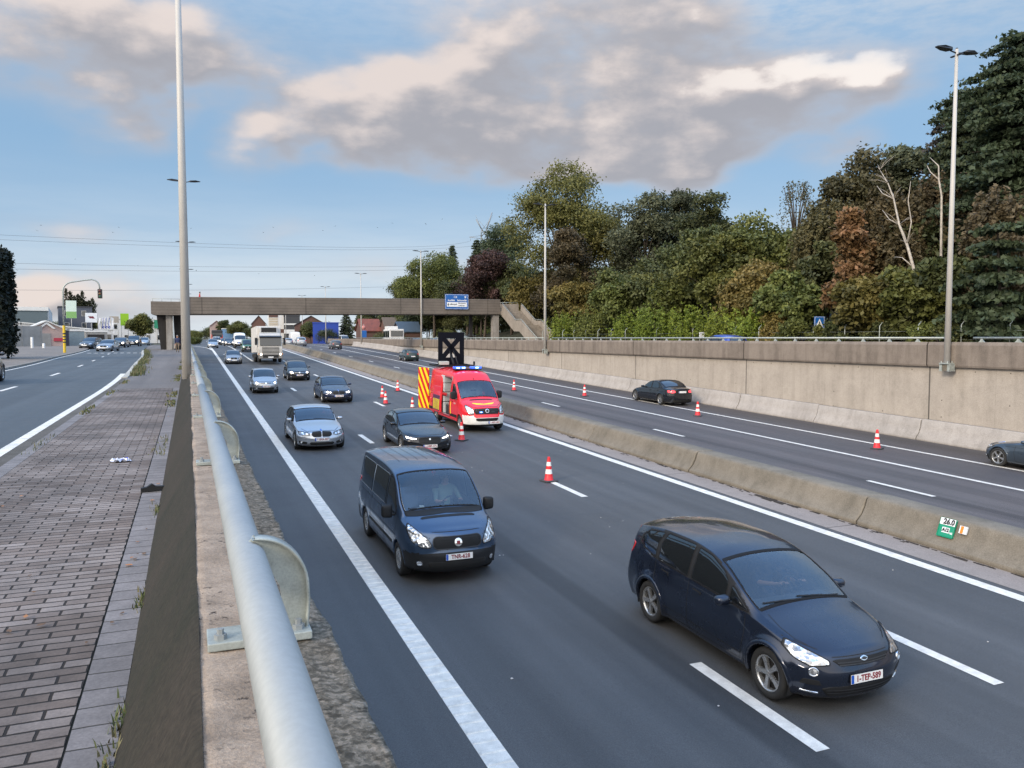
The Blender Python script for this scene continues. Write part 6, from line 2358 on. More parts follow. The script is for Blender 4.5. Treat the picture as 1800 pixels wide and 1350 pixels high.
    for sg in (1, -1):
        st = len(mb.v)
        mb.box((-T / 2 + .006, -.11, -.66), (T / 2 - .006, .11, .66))
        mb.xf(Matrix.Translation((cx, 0, zt + .10 + .83)) @ Matrix.Rotation(R(42 * sg), 4, 'X'), st)
    mb.box((cx - .03, -.05, zt + .3), (cx + .03, .05, zt + .75))
    bo = mb.build('board', MBK, root)
    bpy.data.objects.remove(rb)
    mb = MB()
    mb.box((cx - .75, -.9, zt + .02), (cx + .95, -.82, zt + .10))
    mb.box((cx - .75, .82, zt + .02), (cx + .95, .9, zt + .10))
    for xx in (-.7, .1, .9):
        mb.box((cx + xx, -.9, zt + .03), (cx + xx + .06, .9, zt + .09))
    mb.box((cx + .84, .86, zt + .1), (cx + .92, .93, zt + .28))
    for sg in (1, -1):
        mb.tube([(cx + .06, .1 * sg, zt + .75), (cx + .75, .12 * sg, zt + .12)], .03, 6)
    mb.tube([(cx + .06, 0, zt + .6), (cx + .5, 0, zt + .1)], .04, 8)
    mb.build('roof_frame', V_PLAS, bo)
    mb = MB()
    mb.box((cx + .10, -.68, zt + .10), (cx + .45, -.24, zt + .27), bev=.02)
    mb.build('control_box', mat('control_box', (.42, .43, .40), .5), bo)


rescue_kit()


# ------------------------------------------------------------------ cones
def build_cones():
    MRED = mat('cone_red', (0.62, 0.018, 0.025), .45, var=.12, vs=8)
    MWH = mat('cone_white', (0.74, 0.74, 0.70), .4, var=.10, vs=8)
    MBASE = mat('cone_base', (0.05, 0.052, 0.058), .8, var=.3, vs=12)
    root = empty('traffic_cone', (0, 0, 0))
    mb = MB()
    zz = [.05, .06, .235, .235, .375, .375, .475, .475, .60, .60, .735, .75, .75]
    rr = lambda z: .135 - (z - .05) * .135
    cols = [0, 0, 0, 1, 1, 0, 0, 1, 1, 0, 0, 0]
    n = 22
    pr = [(.15, .042), (.142, .055)] + [(rr(z), z) for z in (.06, .235)]
    mb.lathe(pr, n, 0)
    for a, b, m in ((.235, .375, 1), (.375, .475, 0), (.475, .60, 1), (.60, .735, 0)):
        mb.lathe([(rr(a) + .001, a), (rr(b) + .001, b)], n, m)
    mb.lathe([(rr(.735), .735), (rr(.75) * .8, .752), (0.0, .755)], n, 0)
    mb.build('cone_body', [MRED, MWH], root)
    mb = MB()
    mb.box((-.21, -.21, .0), (.21, .21, .045), bev=.014)
    mb.build('base', MBASE, root)
    spots = [
        (10.12, 21.95, 12, 'nearest cone on the near carriageway, standing on a lane dash by itself'),
        (10.22, 30.65, 40, 'cone right in front of the wheel of the red rescue van'),
        (10.52, 45.4, 25, 'front one of the two close cones left of the red van'),
        (11.15, 49.0, 60, 'rear one of the two close cones left of the red van'),
        (13.2, 53.3, 5, 'cone standing nearest the median barrier behind the red van'),
        (11.05, 41.4, 33, 'cone partly hidden behind the roof of the black saloon'),
        (21.05, 51.5, 70, 'cone on the far carriageway nearest to the red van'),
        (23.9, 46.3, 15, 'cone on the far carriageway in front of the black saloon'),
        (24.6, 34.8, 50, 'cone on the far carriageway just behind the black saloon'),
        (24.95, 23.4, 28, 'rightmost cone on the far carriageway, nearest the cut off blue saloon')]
    for i, (x, y, a, lab) in enumerate(spots):
        o = root if i == 0 else copy_tree(root)
        o.location = (x, y, hz(y) + .006)
        o.rotation_euler = (-SLOPE_A * -1, 0, R(a)) if False else (0, 0, R(a))
        tag(o, lab, 'traffic cone', 'red and white cones closing the lanes')
    o = copy_tree(root)
    o.matrix_world = CARS['red'].M @ Matrix.Translation((CARS['red'].L / 2 - 2.95, -.70, .92))
    tag(o, 'cone carried inside the open side door of the red van', 'traffic cone', 'red and white cones closing the lanes')
    mb = MB()                                     # crate the carried cone stands on
    mb.box((-.28, -.2, -.415), (.28, .2, -.008), bev=.02)
    q = mb.build('crate', mat('crate_black', (.02, .02, .022), .6))
    q.matrix_world = CARS['red'].M @ Matrix.Translation((CARS['red'].L / 2 - 2.95, -.70, .92))
    tag(q, 'black crate under the cone inside the red van', 'crate')


build_cones()


# ------------------------------------------------------------------ lamp posts
def build_lamps():
    LUM = mat('lamp_housing', (0.030, 0.034, 0.042), .4, metal=.3)

    def lamp(h):
        root = empty('street_lamp')
        mb = MB()
        mb.tube([(0, 0, 0), (0, 0, h * .5), (0, 0, h)], [.125, .095, .062], 16)
        mb.build('pole', M_POLE, root)
        for sg in (1, -1):
            mb = MB()
            mb.tube([(0, 0, h - .16), (.34 * sg, 0, h - .10)], .03, 8)
            a = mb.build('arm', LUM, root)
            mb = MB()
            mb.prism([(.30, .0), (.42, .06), (.80, .075), (1.12, .02), (1.12, -.01), (.75, -.03), (.42, -.025)], -.16, .16)
            mb.v = [(x * sg, y * (1.0 if .4 < x < .95 else .45), z + h - .10 + x * .05) for x, y, z in mb.v]
            mb.build('luminaire', LUM, root)
        mb = MB()
        mb.box((-.05, -.26, h - .26), (.05, .26, h - .22))
        mb.lathe([(0, h + .06), (.04, h + .05), (.045, h)], 8)
        mb.build('cap', LUM, root)
        return root
    proto = lamp(12.55)
    n = 0
    for side in (0, 1):
        for k in range(8):
            y = 23.5 + 39.7 * k
            o = proto if n == 0 else copy_tree(proto)
            n += 1
            if side == 0:
                o.location = (-.06, y, -1.12 if k < 3 else -1.2)
                lab = {0: 'tall lamp post running out of the top of the picture beside the handrail', 1: 'lamp post half hidden behind the tallest post on the left, second from the camera'}.get(
                    k, 'thin far lamp post along the left edge of the motorway beyond the second one')
            else:
                o.location = (28.74, y, -1.02)
                lab = {0: 'tall pale lamp post on the right in front of the wood, lamps on both sides', 1: 'lamp post standing in front of the footbridge stairs', 2: 'lamp post rising behind the footbridge left of the blue sign'}.get(
                    k, 'thin far lamp post along the right wall beyond the footbridge')
            tag(o, lab, 'lamp post', 'double armed lamp posts along the motorway')
            if k < 3 and side == 1:
                mb = MB()
                mb.box((-.20, -.22, -.05), (.16, .22, .0), bev=.01)
                mb.box((-.14, -.24, -.34), (.16, -.12, -.05))
                mb.box((-.14, .12, -.34), (.16, .24, -.05))
                for a, b in ((-.14, -.15), (-.14, .15), (.1, -.15), (.1, .15)):
                    mb.lathe([(0, .07), (.02, .07), (.02, 0)], 6, c=(a, b, 0))
                mb.build('bracket', M_GALVD, o)
                st = MB()
                st.box((-.12, -.10, -.33), (.15, .10, -.055))
                st.build('plinth', M_BARRIER, o)


build_lamps()


# ------------------------------------------------------------------ signs
def build_signs():
    MG = mat('sign_green', (0.010, 0.25, 0.145), .4, var=.05)
    MW = mat('sign_white', (0.72, 0.74, 0.76), .5)
    MK = mat('sign_black', (0.02, 0.02, 0.022), .5)
    MB_ = mat('sign_blue', (0.012, 0.105, 0.36), .45)
    MO = mat('sign_orange', (0.72, 0.22, 0.02), .4)
    # kilometre plate on the median barrier: its face looks towards -x, slanted back
    y0 = 12.31
    root = empty('kilometre_sign', (15.20, y0, hz(y0) + .485), 0, 'green and white kilometre plate 26.0 A12 on the median barrier', 'sign')
    Mf = Matrix.Rotation(R(-90), 4, 'Z') @ Matrix.Rotation(R(90 - 20), 4, 'X')
    root.rotation_euler = Mf.to_euler()
    w, h = .195, .215
    mb = MB()
    mb.box((-w, -h, -.02), (w, h, .0), bev=.03)
    mb.build('plate', MG, root)
    mb = MB()
    mb.box((-w + .010, .055, .001), (w - .010, h - .010, .006), bev=.002)
    mb.box((-.095, -.115, .001), (.085, .005, .006), bev=.002)
    wp = mb.build('white_field', MW, root)
    mb = MB()
    add_text(mb, "26.0", .165, Matrix.Translation((.03, .128, .0075)), bold=.008, font_x=.95)
    add_text(mb, "A12", .10, Matrix.Translation((-.005, -.055, .0075)), bold=.007, font_x=.95)
    mb.build('lettering', MK, wp)
    mb = MB()
    add_text(mb, "N2", .055, Matrix.Translation((.135, -.105, .0015)), bold=.003)
    mb.build('small_lettering', MW, root)
    y1 = 11.92
    r2 = empty('reflector', (15.20, y1, hz(y1) + .53), 0, 'small orange and white reflector beside the kilometre plate', 'reflector')
    r2.rotation_euler = Mf.to_euler()
    mb = MB()
    mb.box((-.085, -.085, -.05), (.085, .085, .0), bev=.006)
    mb.build('plate', MW, r2)
    mb = MB()
    mb.box((-.05, -.078, .001), (.015, .078, .005))
    mb.build('orange_field', MO, r2)
    # blue warning sign with white triangle on the upper road
    s = empty('warning_sign', (41.5, 44.3, -1.5), R(-12), 'square blue sign with white triangle on a thin post under the wood', 'sign')
    mb = MB()
    mb.tube([(-.12, .05, 0), (-.12, .05, 2.6)], .03, 8)
    mb.build('post', M_GALVD, s)
    mb = MB()
    mb.box((-.40, -.02, 2.12), (.40, .02, 3.02), bev=.015)
    pl = mb.build('plate', MB_, s)
    mb = MB()
    mb.prism([(-.30, 2.26), (.30, 2.26), (0, 2.86)], -.032, -.024)
    for a, b, c, d in ((-.37, .37, 2.97, 2.99), (-.37, .37, 2.15, 2.17), (-.37, -.35, 2.17, 2.97), (.35, .37, 2.17, 2.97)):
        mb.box((a, -.030, c), (b, -.022, d))
    tr = mb.build('triangle', MW, pl)
    mb = MB()
    mb.box((-.035, -.04, 2.48), (.035, -.033, 2.66))
    mb.prism([(-.11, 2.33), (.11, 2.33), (.05, 2.47), (-.05, 2.47)], -.04, -.033)
    mb.build('pictogram', MK, tr)
    # small boards
    for (nm, x, y, z0, w, h, lab) in (('information_board', 36.0, 109.5, -.10, .95, .55, 'white board on the low fence under the footbridge end'),
                                      ('information_board', 41.0, 57.6, -.05, .5, .55, 'small pale board in front of the bright green bushes')):
        b = empty(nm, (x, y, -1.5), 0, lab, 'board')
        mb = MB()
        for q in (-1, 1):
            mb.tube([(q * w * .35, 0, 0), (q * w * .35, 0, z0 + 1.6)], .025, 6)
        mb.build('post', M_GALVD, b)
        mb = MB()
        mb.box((-w / 2, -.05, z0 + 1.5), (w / 2, -.02, z0 + 1.5 + h), bev=.01)
        mb.build('plate', MW, b)
    b = empty('road_sign', (30.6, 149.5, -1.5), 0, 'blue road sign under a small red and white plate beyond the footbridge', 'sign')
    mb = MB()
    mb.tube([(0, 0, 0), (0, 0, 4.1)], .04, 6)
    mb.build('post', M_GALVD, b)
    mb = MB()
    mb.box((-.5, -.06, 1.6), (.5, -.02, 2.9))
    mb.build('plate', MB_, b)
    mb = MB()
    mb.lathe([(0, .0), (.4, .0), (.4, .03)], 16, axis='Y', c=(0, -.06, 3.45))
    mb.build('plate', mat('sign_red_pale', (.5, .2, .18), .5), b)
    # low steel fence below the bridge end
    f = empty('low_fence', (35, 108, -1.5), 0, 'low grey steel fence standing under the footbridge end', 'fence')
    for k in range(5):
        mb = MB()
        mb.tube([(-2 + k * 1.3, 0, 0), (-2 + k * 1.3, 0, 1.9)], .03, 6)
        mb.build('post', M_GALVD, f)
    mb = MB()
    for z in (.3, 1.1, 1.85):
        mb.tube([(-2, 0, z), (3.2, 0, z)], .02, 6)
    mb.build('rail', M_GALVD, f)
    # wire fence at the foot of the wood
    f = empty('wire_fence', (40.8, 40, -1.5), 0, 'thin wire fence on grey posts along the foot of the wood', 'fence')
    mb = MB()
    for z in (.4, .9, 1.4, 1.9):
        mb.tube([(0, -22, z), (0, 50, z)], .006, 4)
    mb.build('wire', M_GALVD, f)
    me = None
    for k in range(26):
        if me is None:
            mb = MB()
            mb.tube([(0, 0, 0), (0, 0, 2.25), (.25, 0, 2.5)], .03, 6)
            me = mb.mesh('post', M_GALVD)
        o = link('post', me, f)
        o.location = (0, -22 + k * 2.9, 0)


build_signs()


# ------------------------------------------------------------------ people
SKIN = mat('skin', (0.42, 0.22, 0.15), .55, var=.06, vs=20)
HAIRD = mat('hair_dark', (0.025, 0.018, 0.013), .7, var=.3, vs=30)
HAIRG = mat('hair_grey', (0.30, 0.28, 0.26), .7, var=.2, vs=30)


def person(label, M, J, cloth, hair=HAIRD, group=None, legs=True, props=None):
    """J: joint name -> position; the surface is grown from the skeleton as one mesh"""
    names, edges, rad, cls = [], [], {}, {}
    R_ = dict(pelvis=.135, waist=.125, chest=.150, neck=.055, head=.09, crown=.075, sh=.070, el=.045, wr=.030, palm=.036, hip=.098, kn=.062, an=.042, toe=.036, ball=.042)

    def E(a, b, k):
        edges.append((a, b))
        cls[(a, b)] = k
    for a, b, k in (('pelvis', 'waist', 1), ('waist', 'chest', 1), ('chest', 'neck', 1), ('neck', 'head', 0), ('head', 'crown', 0)):
        E(a, b, k)
    for s in ('l', 'r'):
        E('chest', 'sh' + s, 1)
        E('sh' + s, 'el' + s, 1)
        E('el' + s, 'wr' + s, cloth.get('fore', 1))
        E('wr' + s, 'palm' + s, 0)
        if legs:
            E('pelvis', 'hip' + s, 2)
            E('hip' + s, 'kn' + s, 2)
            E('kn' + s, 'an' + s, 2)
            E('an' + s, 'ball' + s, 3)
            E('ball' + s, 'toe' + s, 3)
        # five fingers: short chains from the palm
        w, p = Vector(J['wr' + s]), Vector(J['palm' + s])
        d = (p - w).normalized()
        cu = Vector(J.get('curl', (0, 0, -1)))
        sd = d.cross(cu).normalized() * (1 if s == 'l' else -1)
        for q, (of, ln) in enumerate(((-.030, .062), (-.010, .075), (.010, .078), (.028, .066), (.05, .05))):
            n0, n1, n2 = ('f%d%d%s' % (q, i, s) for i in range(3))
            base = p + sd * of * .9 + d * (.028 if q < 4 else -.03)
            J[n0] = tuple(base)
            J[n1] = tuple(base + d * ln * .55 + cu * ln * .18 + (sd * .02 if q == 4 else Vector()))
            J[n2] = tuple(base + d * ln * .80 + cu * ln * .60)
            for n_ in (n0, n1, n2):
                rad[n_] = .0095
            E('palm' + s, n0, 0)
            E(n0, n1, 0)
            E(n1, n2, 0)
    for a, b in edges:
        for q in (a, b):
            if q not in names:
                names.append(q)
    me = bpy.data.meshes.new('person')
    me.from_pydata([J[n] for n in names], [(names.index(a), names.index(b)) for a, b in edges], [])
    ob = bpy.data.objects.new('person', me)
    COL.objects.link(ob)
    ob.modifiers.new('skin', 'SKIN')
    for n, sv in zip(names, me.skin_vertices[0].data):
        k = n if n in R_ else n[:-1]
        r = rad.get(n, R_.get(k, .05))
        if n == 'chest':
            sv.radius = (r * 1.12, r * .82)
        else:
            sv.radius = (r, r)
        sv.use_root = (n == 'pelvis')
    sm = ob.modifiers.new('sub', 'SUBSURF')
    sm.levels = 2
    dg = bpy.context.evaluated_depsgraph_get()
    m2 = bpy.data.meshes.new_from_object(ob.evaluated_get(dg))
    bpy.data.objects.remove(ob)
    for m in (SKIN, cloth['top'], cloth.get('legs', cloth['top']), cloth.get('shoe', M_DARKMET)):
        m2.materials.append(m)
    seg = [(np.array(J[a]), np.array(J[b]), cls[(a, b)]) for a, b in edges]
    for p in m2.polygons:
        c = np.array(p.center)
        best = (9, 0)
        for a, b, k in seg:
            t = np.clip(np.dot(c - a, b - a) / (np.dot(b - a, b - a) + 1e-9), 0, 1)
            d = np.linalg.norm(c - a - (b - a) * t)
            if d < best[0]:
                best = (d, k)
        p.material_index = best[1]
        p.use_smooth = True
    # shape the head: narrower, with brow, nose and chin
    hd, cr = Vector(J['head']), Vector(J['crown'])
    fd = Vector(J.get('face', (1, 0, 0))).normalized()
    o = link('person', m2)
    o.matrix_world = M
    tag(o, label, 'person', group)
    up = (cr - Vector(J['neck'])).normalized()
    sdv = up.cross(fd).normalized()
    mid = hd + up * .035
    fm = MB()
    fm.prism([(-.012, -.03), (.012, -.03), (.006, .022), (-.006, .022)], .0, .022, axis='Y')
    fm.v = [tuple(mid + sdv * a + fd * (.088 + b * (1 if c < 0 else .3)) + up * (c - .01)) for a, b, c in fm.v]
    for sg in (1, -1):
        vv, ff = mirror_mesh(0, 0, 0, 1, .012, .02, .03)
        fm.add([tuple(mid + sdv * (.094 * sg + b * .5) + fd * a + up * c) for a, b, c in vv], ff, 0, True)
    for sg in (1, -1):
        vv, ff = mirror_mesh(0, 0, 0, 1, .008, .014, .007)
        fm.add([tuple(mid + sdv * (.034 * sg + b) + fd * (.082 + a) + up * (.018 + c)) for a, b, c in vv], ff, 1, True)
    vv, ff = mirror_mesh(0, 0, 0, 1, .008, .024, .006)
    fm.add([tuple(mid + sdv * b + fd * (.083 + a) + up * (-.058 + c)) for a, b, c in vv], ff, 2, True)
    fm.build('face', [SKIN, HAIRD, mat('lips', (.30, .10, .085), .5)], o)
    hm = MB()
    n, vs, fs = 14, [], []
    for i in range(7):
        ph = R(4 + i * 15.5)
        for k in range(n):
            a = 2 * PI * k / n
            rr = .112 * math.sin(ph)
            q = up * (.112 * math.cos(ph)) + sdv * (rr * math.sin(a)) * .95 + fd * (rr * math.cos(a))
            if math.cos(a) > .2 and i > 3:
                q = up * max(q.dot(up), .045) + sdv * q.dot(sdv) * .98 + fd * min(q.dot(fd), .088)
            vs.append(mid + up * .022 + q)
    for i in range(6):
        for k in range(n):
            fs.append((i * n + k, i * n + (k + 1) % n, (i + 1) * n + (k + 1) % n, (i + 1) * n + k))
    fs.append(list(range(n)))
    hm.add([tuple(v) for v in vs], fs, 0, True)
    hm.build('hair', hair, o)
    return o


def seated(x, y, z, wx, wz, lean=.12, dz=0):
    """driver with both hands on the wheel at (wx, y, wz), seat cushion at (x, y, z)"""
    J = dict(pelvis=(x - .20, y, z + .12), waist=(x - .26, y, z + .28), chest=(x - .30, y, z + .48), neck=(x - .28, y, z + .64), head=(x - .255, y, z + .735), crown=(x - .25, y, z + .83))
    for s, g in (('l', 1), ('r', -1)):
        J['sh' + s] = (x - .29, y + .20 * g, z + .54)
        J['el' + s] = (x - .02, y + .27 * g, z + .33)
        J['wr' + s] = (wx - .07, y + .175 * g, wz + .04)
        J['palm' + s] = (wx - .0, y + .165 * g, wz + .085)
        J['hip' + s] = (x - .14, y + .10 * g, z + .10)
        J['kn' + s] = (x + .30, y + .14 * g, z + .15)
        J['an' + s] = (x + .52, y + .13 * g, z - .20)
        J['ball' + s] = (x + .62, y + .13 * g, z - .22)
        J['toe' + s] = (x + .70, y + .13 * g, z - .20)
    J['curl'] = (.5, 0, -.8)
    return J


def standing(walk=0.0, arms=0.0):
    J = dict(pelvis=(0, 0, .95), waist=(0, 0, 1.10), chest=(0.01, 0, 1.32), neck=(0.015, 0, 1.50), head=(.03, 0, 1.60), crown=(.03, 0, 1.695))
    for s, g in (('l', 1), ('r', -1)):
        w = walk * g
        J['sh' + s] = (0, .185 * g, 1.42)
        J['el' + s] = (-w * .35 - .03, .235 * g, 1.14)
        J['wr' + s] = (-w * .7 + .06, .225 * g, .90)
        J['palm' + s] = (-w * .8 + .08, .22 * g, .82)
        J['hip' + s] = (0, .09 * g, .90)
        J['kn' + s] = (w * .75 + .03, .095 * g, .50)
        J['an' + s] = (w - .02, .10 * g, .09 + (0.05 if w < 0 else 0))
        J['ball' + s] = (w + .09, .105 * g, .045)
        J['toe' + s] = (w + .16, .11 * g, .04)
    J['curl'] = (.5, 0, -.6)
    return J


def build_people():
    c = CARS['mpv']
    sp = MPV
    sx = c.L / 2 - sp['seats'][2]
    person('bare armed driver in a dark blue T-shirt inside the navy people carrier', c.M, seated(sx, .38, .64, c.L / 2 - sp['seats'][0] - .60, 1.0),
           dict(top=mat('tee_blue', (.03, .045, .09), .8), legs=mat('jeans', (.03, .04, .07), .9), fore=0), HAIRD, 'drivers seen through their windscreens')
    c = CARS['van']
    sp = VAN
    sx = c.L / 2 - sp['seats'][2]
    person('driver in a pale green top behind the wheel of the slate blue van', c.M, seated(sx, .38, .82, c.L / 2 - 1.04 - .60, 1.13),
           dict(top=mat('top_green', (.16, .20, .15), .8), legs=mat('jeans', (.03, .04, .07), .9), fore=0), HAIRD, 'drivers seen through their windscreens')
    mb = MB()
    pts = [(-.16, -.06), (-.05, -.10), (.10, -.09), (.17, -.01), (.12, .08), (-.02, .10), (-.15, .05)]
    mb.prism(pts, .0, .012, axis='Z')
    mb.prism([(-.07, -.03), (.05, -.05), (.07, .03), (-.04, .05)], .012, .085, axis='Z')
    mb.v = [(x + (.015 if z > .05 else 0) * (y > 0), y, z) for x, y, z in mb.v]
    q = mb.build('crumpled_paper', mat('paper', (.66, .68, .68), .7, var=.1, vs=20))
    q.matrix_world = c.M @ Matrix.Translation((c.L / 2 - 1.28, -.36, 1.14))
    tag(q, 'white crumpled paper lying on the dashboard of the slate blue van', 'paper')
    y = 89.5
    o = person('person in a dark blue jacket walking under the footbridge with a bag', Matrix.Translation((-1.05, y, sz(y) + .125)) @ Matrix.Rotation(R(-90), 4, 'Z'), standing(.22),
               dict(top=mat('jacket_blue', (.020, .030, .085), .8, var=.2, vs=9), legs=mat('trousers_tan', (.16, .12, .085), .9), shoe=mat('shoe_dark', (.02, .015, .014), .7)), HAIRG)
    mb = MB()
    mb.box((-.14, -.06, -.42), (.14, .06, -.08), bev=.03)
    mb.tube([(-.09, 0, -.09), (-.05, 0, .0), (.05, 0, .0), (.09, 0, -.09)], .008, 5)
    q = mb.build('shopping_bag', mat('bag_pale', (.34, .28, .22), .8))
    q.location = (-1.05 - .24, y - .22, sz(y) + .93)
    q.rotation_euler = (0, 0, R(80))
    tag(q, 'pale shopping bag in the hand of the walking person', 'bag')
    person('person in a red top crossing the footbridge, only head and shoulders showing', Matrix.Translation((1.38, 103.6, 3.80)), standing(.15),
           dict(top=mat('top_red', (.50, .03, .035), .8), legs=mat('jeans', (.03, .04, .07), .9)), HAIRD)


build_people()


# ------------------------------------------------------------------ trees
LEAF = {
    'olive': (.105, .108, .032), 'mid': (.098, .110, .029), 'dark': (.046, .060, .030), 'teal': (.058, .080, .042), 'copper': (.062, .036, .030),
    'rust': (.088, .072, .036), 'grey': (.088, .098, .052), 'olivedark': (.074, .086, .030), 'browng': (.094, .090, .040), 'brown': (.100, .080, .042),
    'orange': (.172, .105, .045), 'ochre': (.140, .116, .034), 'cedar': (.050, .068, .036), 'plum': (.050, .042, .036), 'light': (.120, .145, .038), 'lime': (.130, .170, .022),
    'hedge': (.012, .017, .010), 'poplar': (.044, .050, .026)}
KIND_NAME = {'broad': 'broadleaf_tree', 'tall': 'broadleaf_tree', 'conifer': 'conifer_tree', 'birch': 'birch_tree', 'weeping': 'weeping_tree', 'cedarlow': 'conifer_tree',
             'bamboo': 'bamboo_clump', 'bush': 'bush', 'poplar': 'poplar_tree', 'hedge': 'conifer_hedge'}


def leaf_material():
    m = bpy.data.materials.new('foliage')
    m.use_nodes = True
    m.node_tree.nodes.clear()
    t = NT(m.node_tree)
    oi = t.n('ShaderNodeObjectInfo')
    at = t.n('ShaderNodeAttribute', attribute_name='tone')
    tone = at.outputs['Fac']
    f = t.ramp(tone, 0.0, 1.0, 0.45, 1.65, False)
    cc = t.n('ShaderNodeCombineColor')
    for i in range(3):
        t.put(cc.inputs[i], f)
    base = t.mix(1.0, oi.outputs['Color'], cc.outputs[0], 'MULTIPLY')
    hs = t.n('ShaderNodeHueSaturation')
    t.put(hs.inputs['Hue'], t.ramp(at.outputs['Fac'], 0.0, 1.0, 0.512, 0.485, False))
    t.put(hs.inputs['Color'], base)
    pr = t.n('ShaderNodeBsdfPrincipled')
    t.put(pr.inputs['Base Color'], hs.outputs[0])
    pr.inputs['Roughness'].default_value = 0.62
    pr.inputs['Specular IOR Level'].default_value = 0.35
    tr = t.n('ShaderNodeBsdfTranslucent')
    t.put(tr.inputs[0], hs.outputs[0])
    mx = t.n('ShaderNodeMixShader')
    mx.inputs[0].default_value = 0.28
    t.t.links.new(pr.outputs[0], mx.inputs[1])
    t.t.links.new(tr.outputs[0], mx.inputs[2])
    o = t.n('ShaderNodeOutputMaterial')
    t.t.links.new(mx.outputs[0], o.inputs[0])
    return m


M_LEAF = leaf_material()
M_BARK = mat('bark', (0.070, 0.055, 0.042), .95, var=.35, vs=4, bump=.6, bs=12)
M_BIRCHBARK = mat('birch_bark', (0.36, 0.325, 0.28), .8, var=.35, vs=5)


def leaves_mesh(name, P, Nn, size, tone, rng, asp=.62):
    """one mesh of leaf-sized quads at points P facing Nn"""
    n = len(P)
    r = rng.normal(size=(n, 3))
    u = np.cross(Nn, r)
    u /= np.linalg.norm(u, axis=1)[:, None] + 1e-9
    v = np.cross(Nn, u)
    v /= np.linalg.norm(v, axis=1)[:, None] + 1e-9
    s = (size * rng.uniform(.65, 1.3, n))[:, None] if np.isscalar(size) else (size * rng.uniform(.65, 1.3, n))[:, None]
    a, b = u * s * .5, v * s * .5 * asp
    V = np.stack([P - a, P + b * .9 - a * .1, P + a, P - b * .9 + a * .1], 1).reshape(-1, 3)
    me = bpy.data.meshes.new(name)
    me.vertices.add(4 * n)
    me.vertices.foreach_set('co', V.astype(np.float32).ravel())
    me.loops.add(4 * n)
    me.loops.foreach_set('vertex_index', np.arange(4 * n, dtype=np.int32))
    me.polygons.add(n)
    me.polygons.foreach_set('loop_start', np.arange(0, 4 * n, 4, dtype=np.int32))
    me.polygons.foreach_set('loop_total', np.full(n, 4, np.int32))
    at = me.attributes.new('tone', 'FLOAT', 'POINT')
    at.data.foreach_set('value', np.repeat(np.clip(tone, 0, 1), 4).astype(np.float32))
    me.materials.append(M_LEAF)
    me.update()
    me.validate()
    return me


def unit(v):
    return v / (np.linalg.norm(v, axis=-1, keepdims=True) + 1e-9)


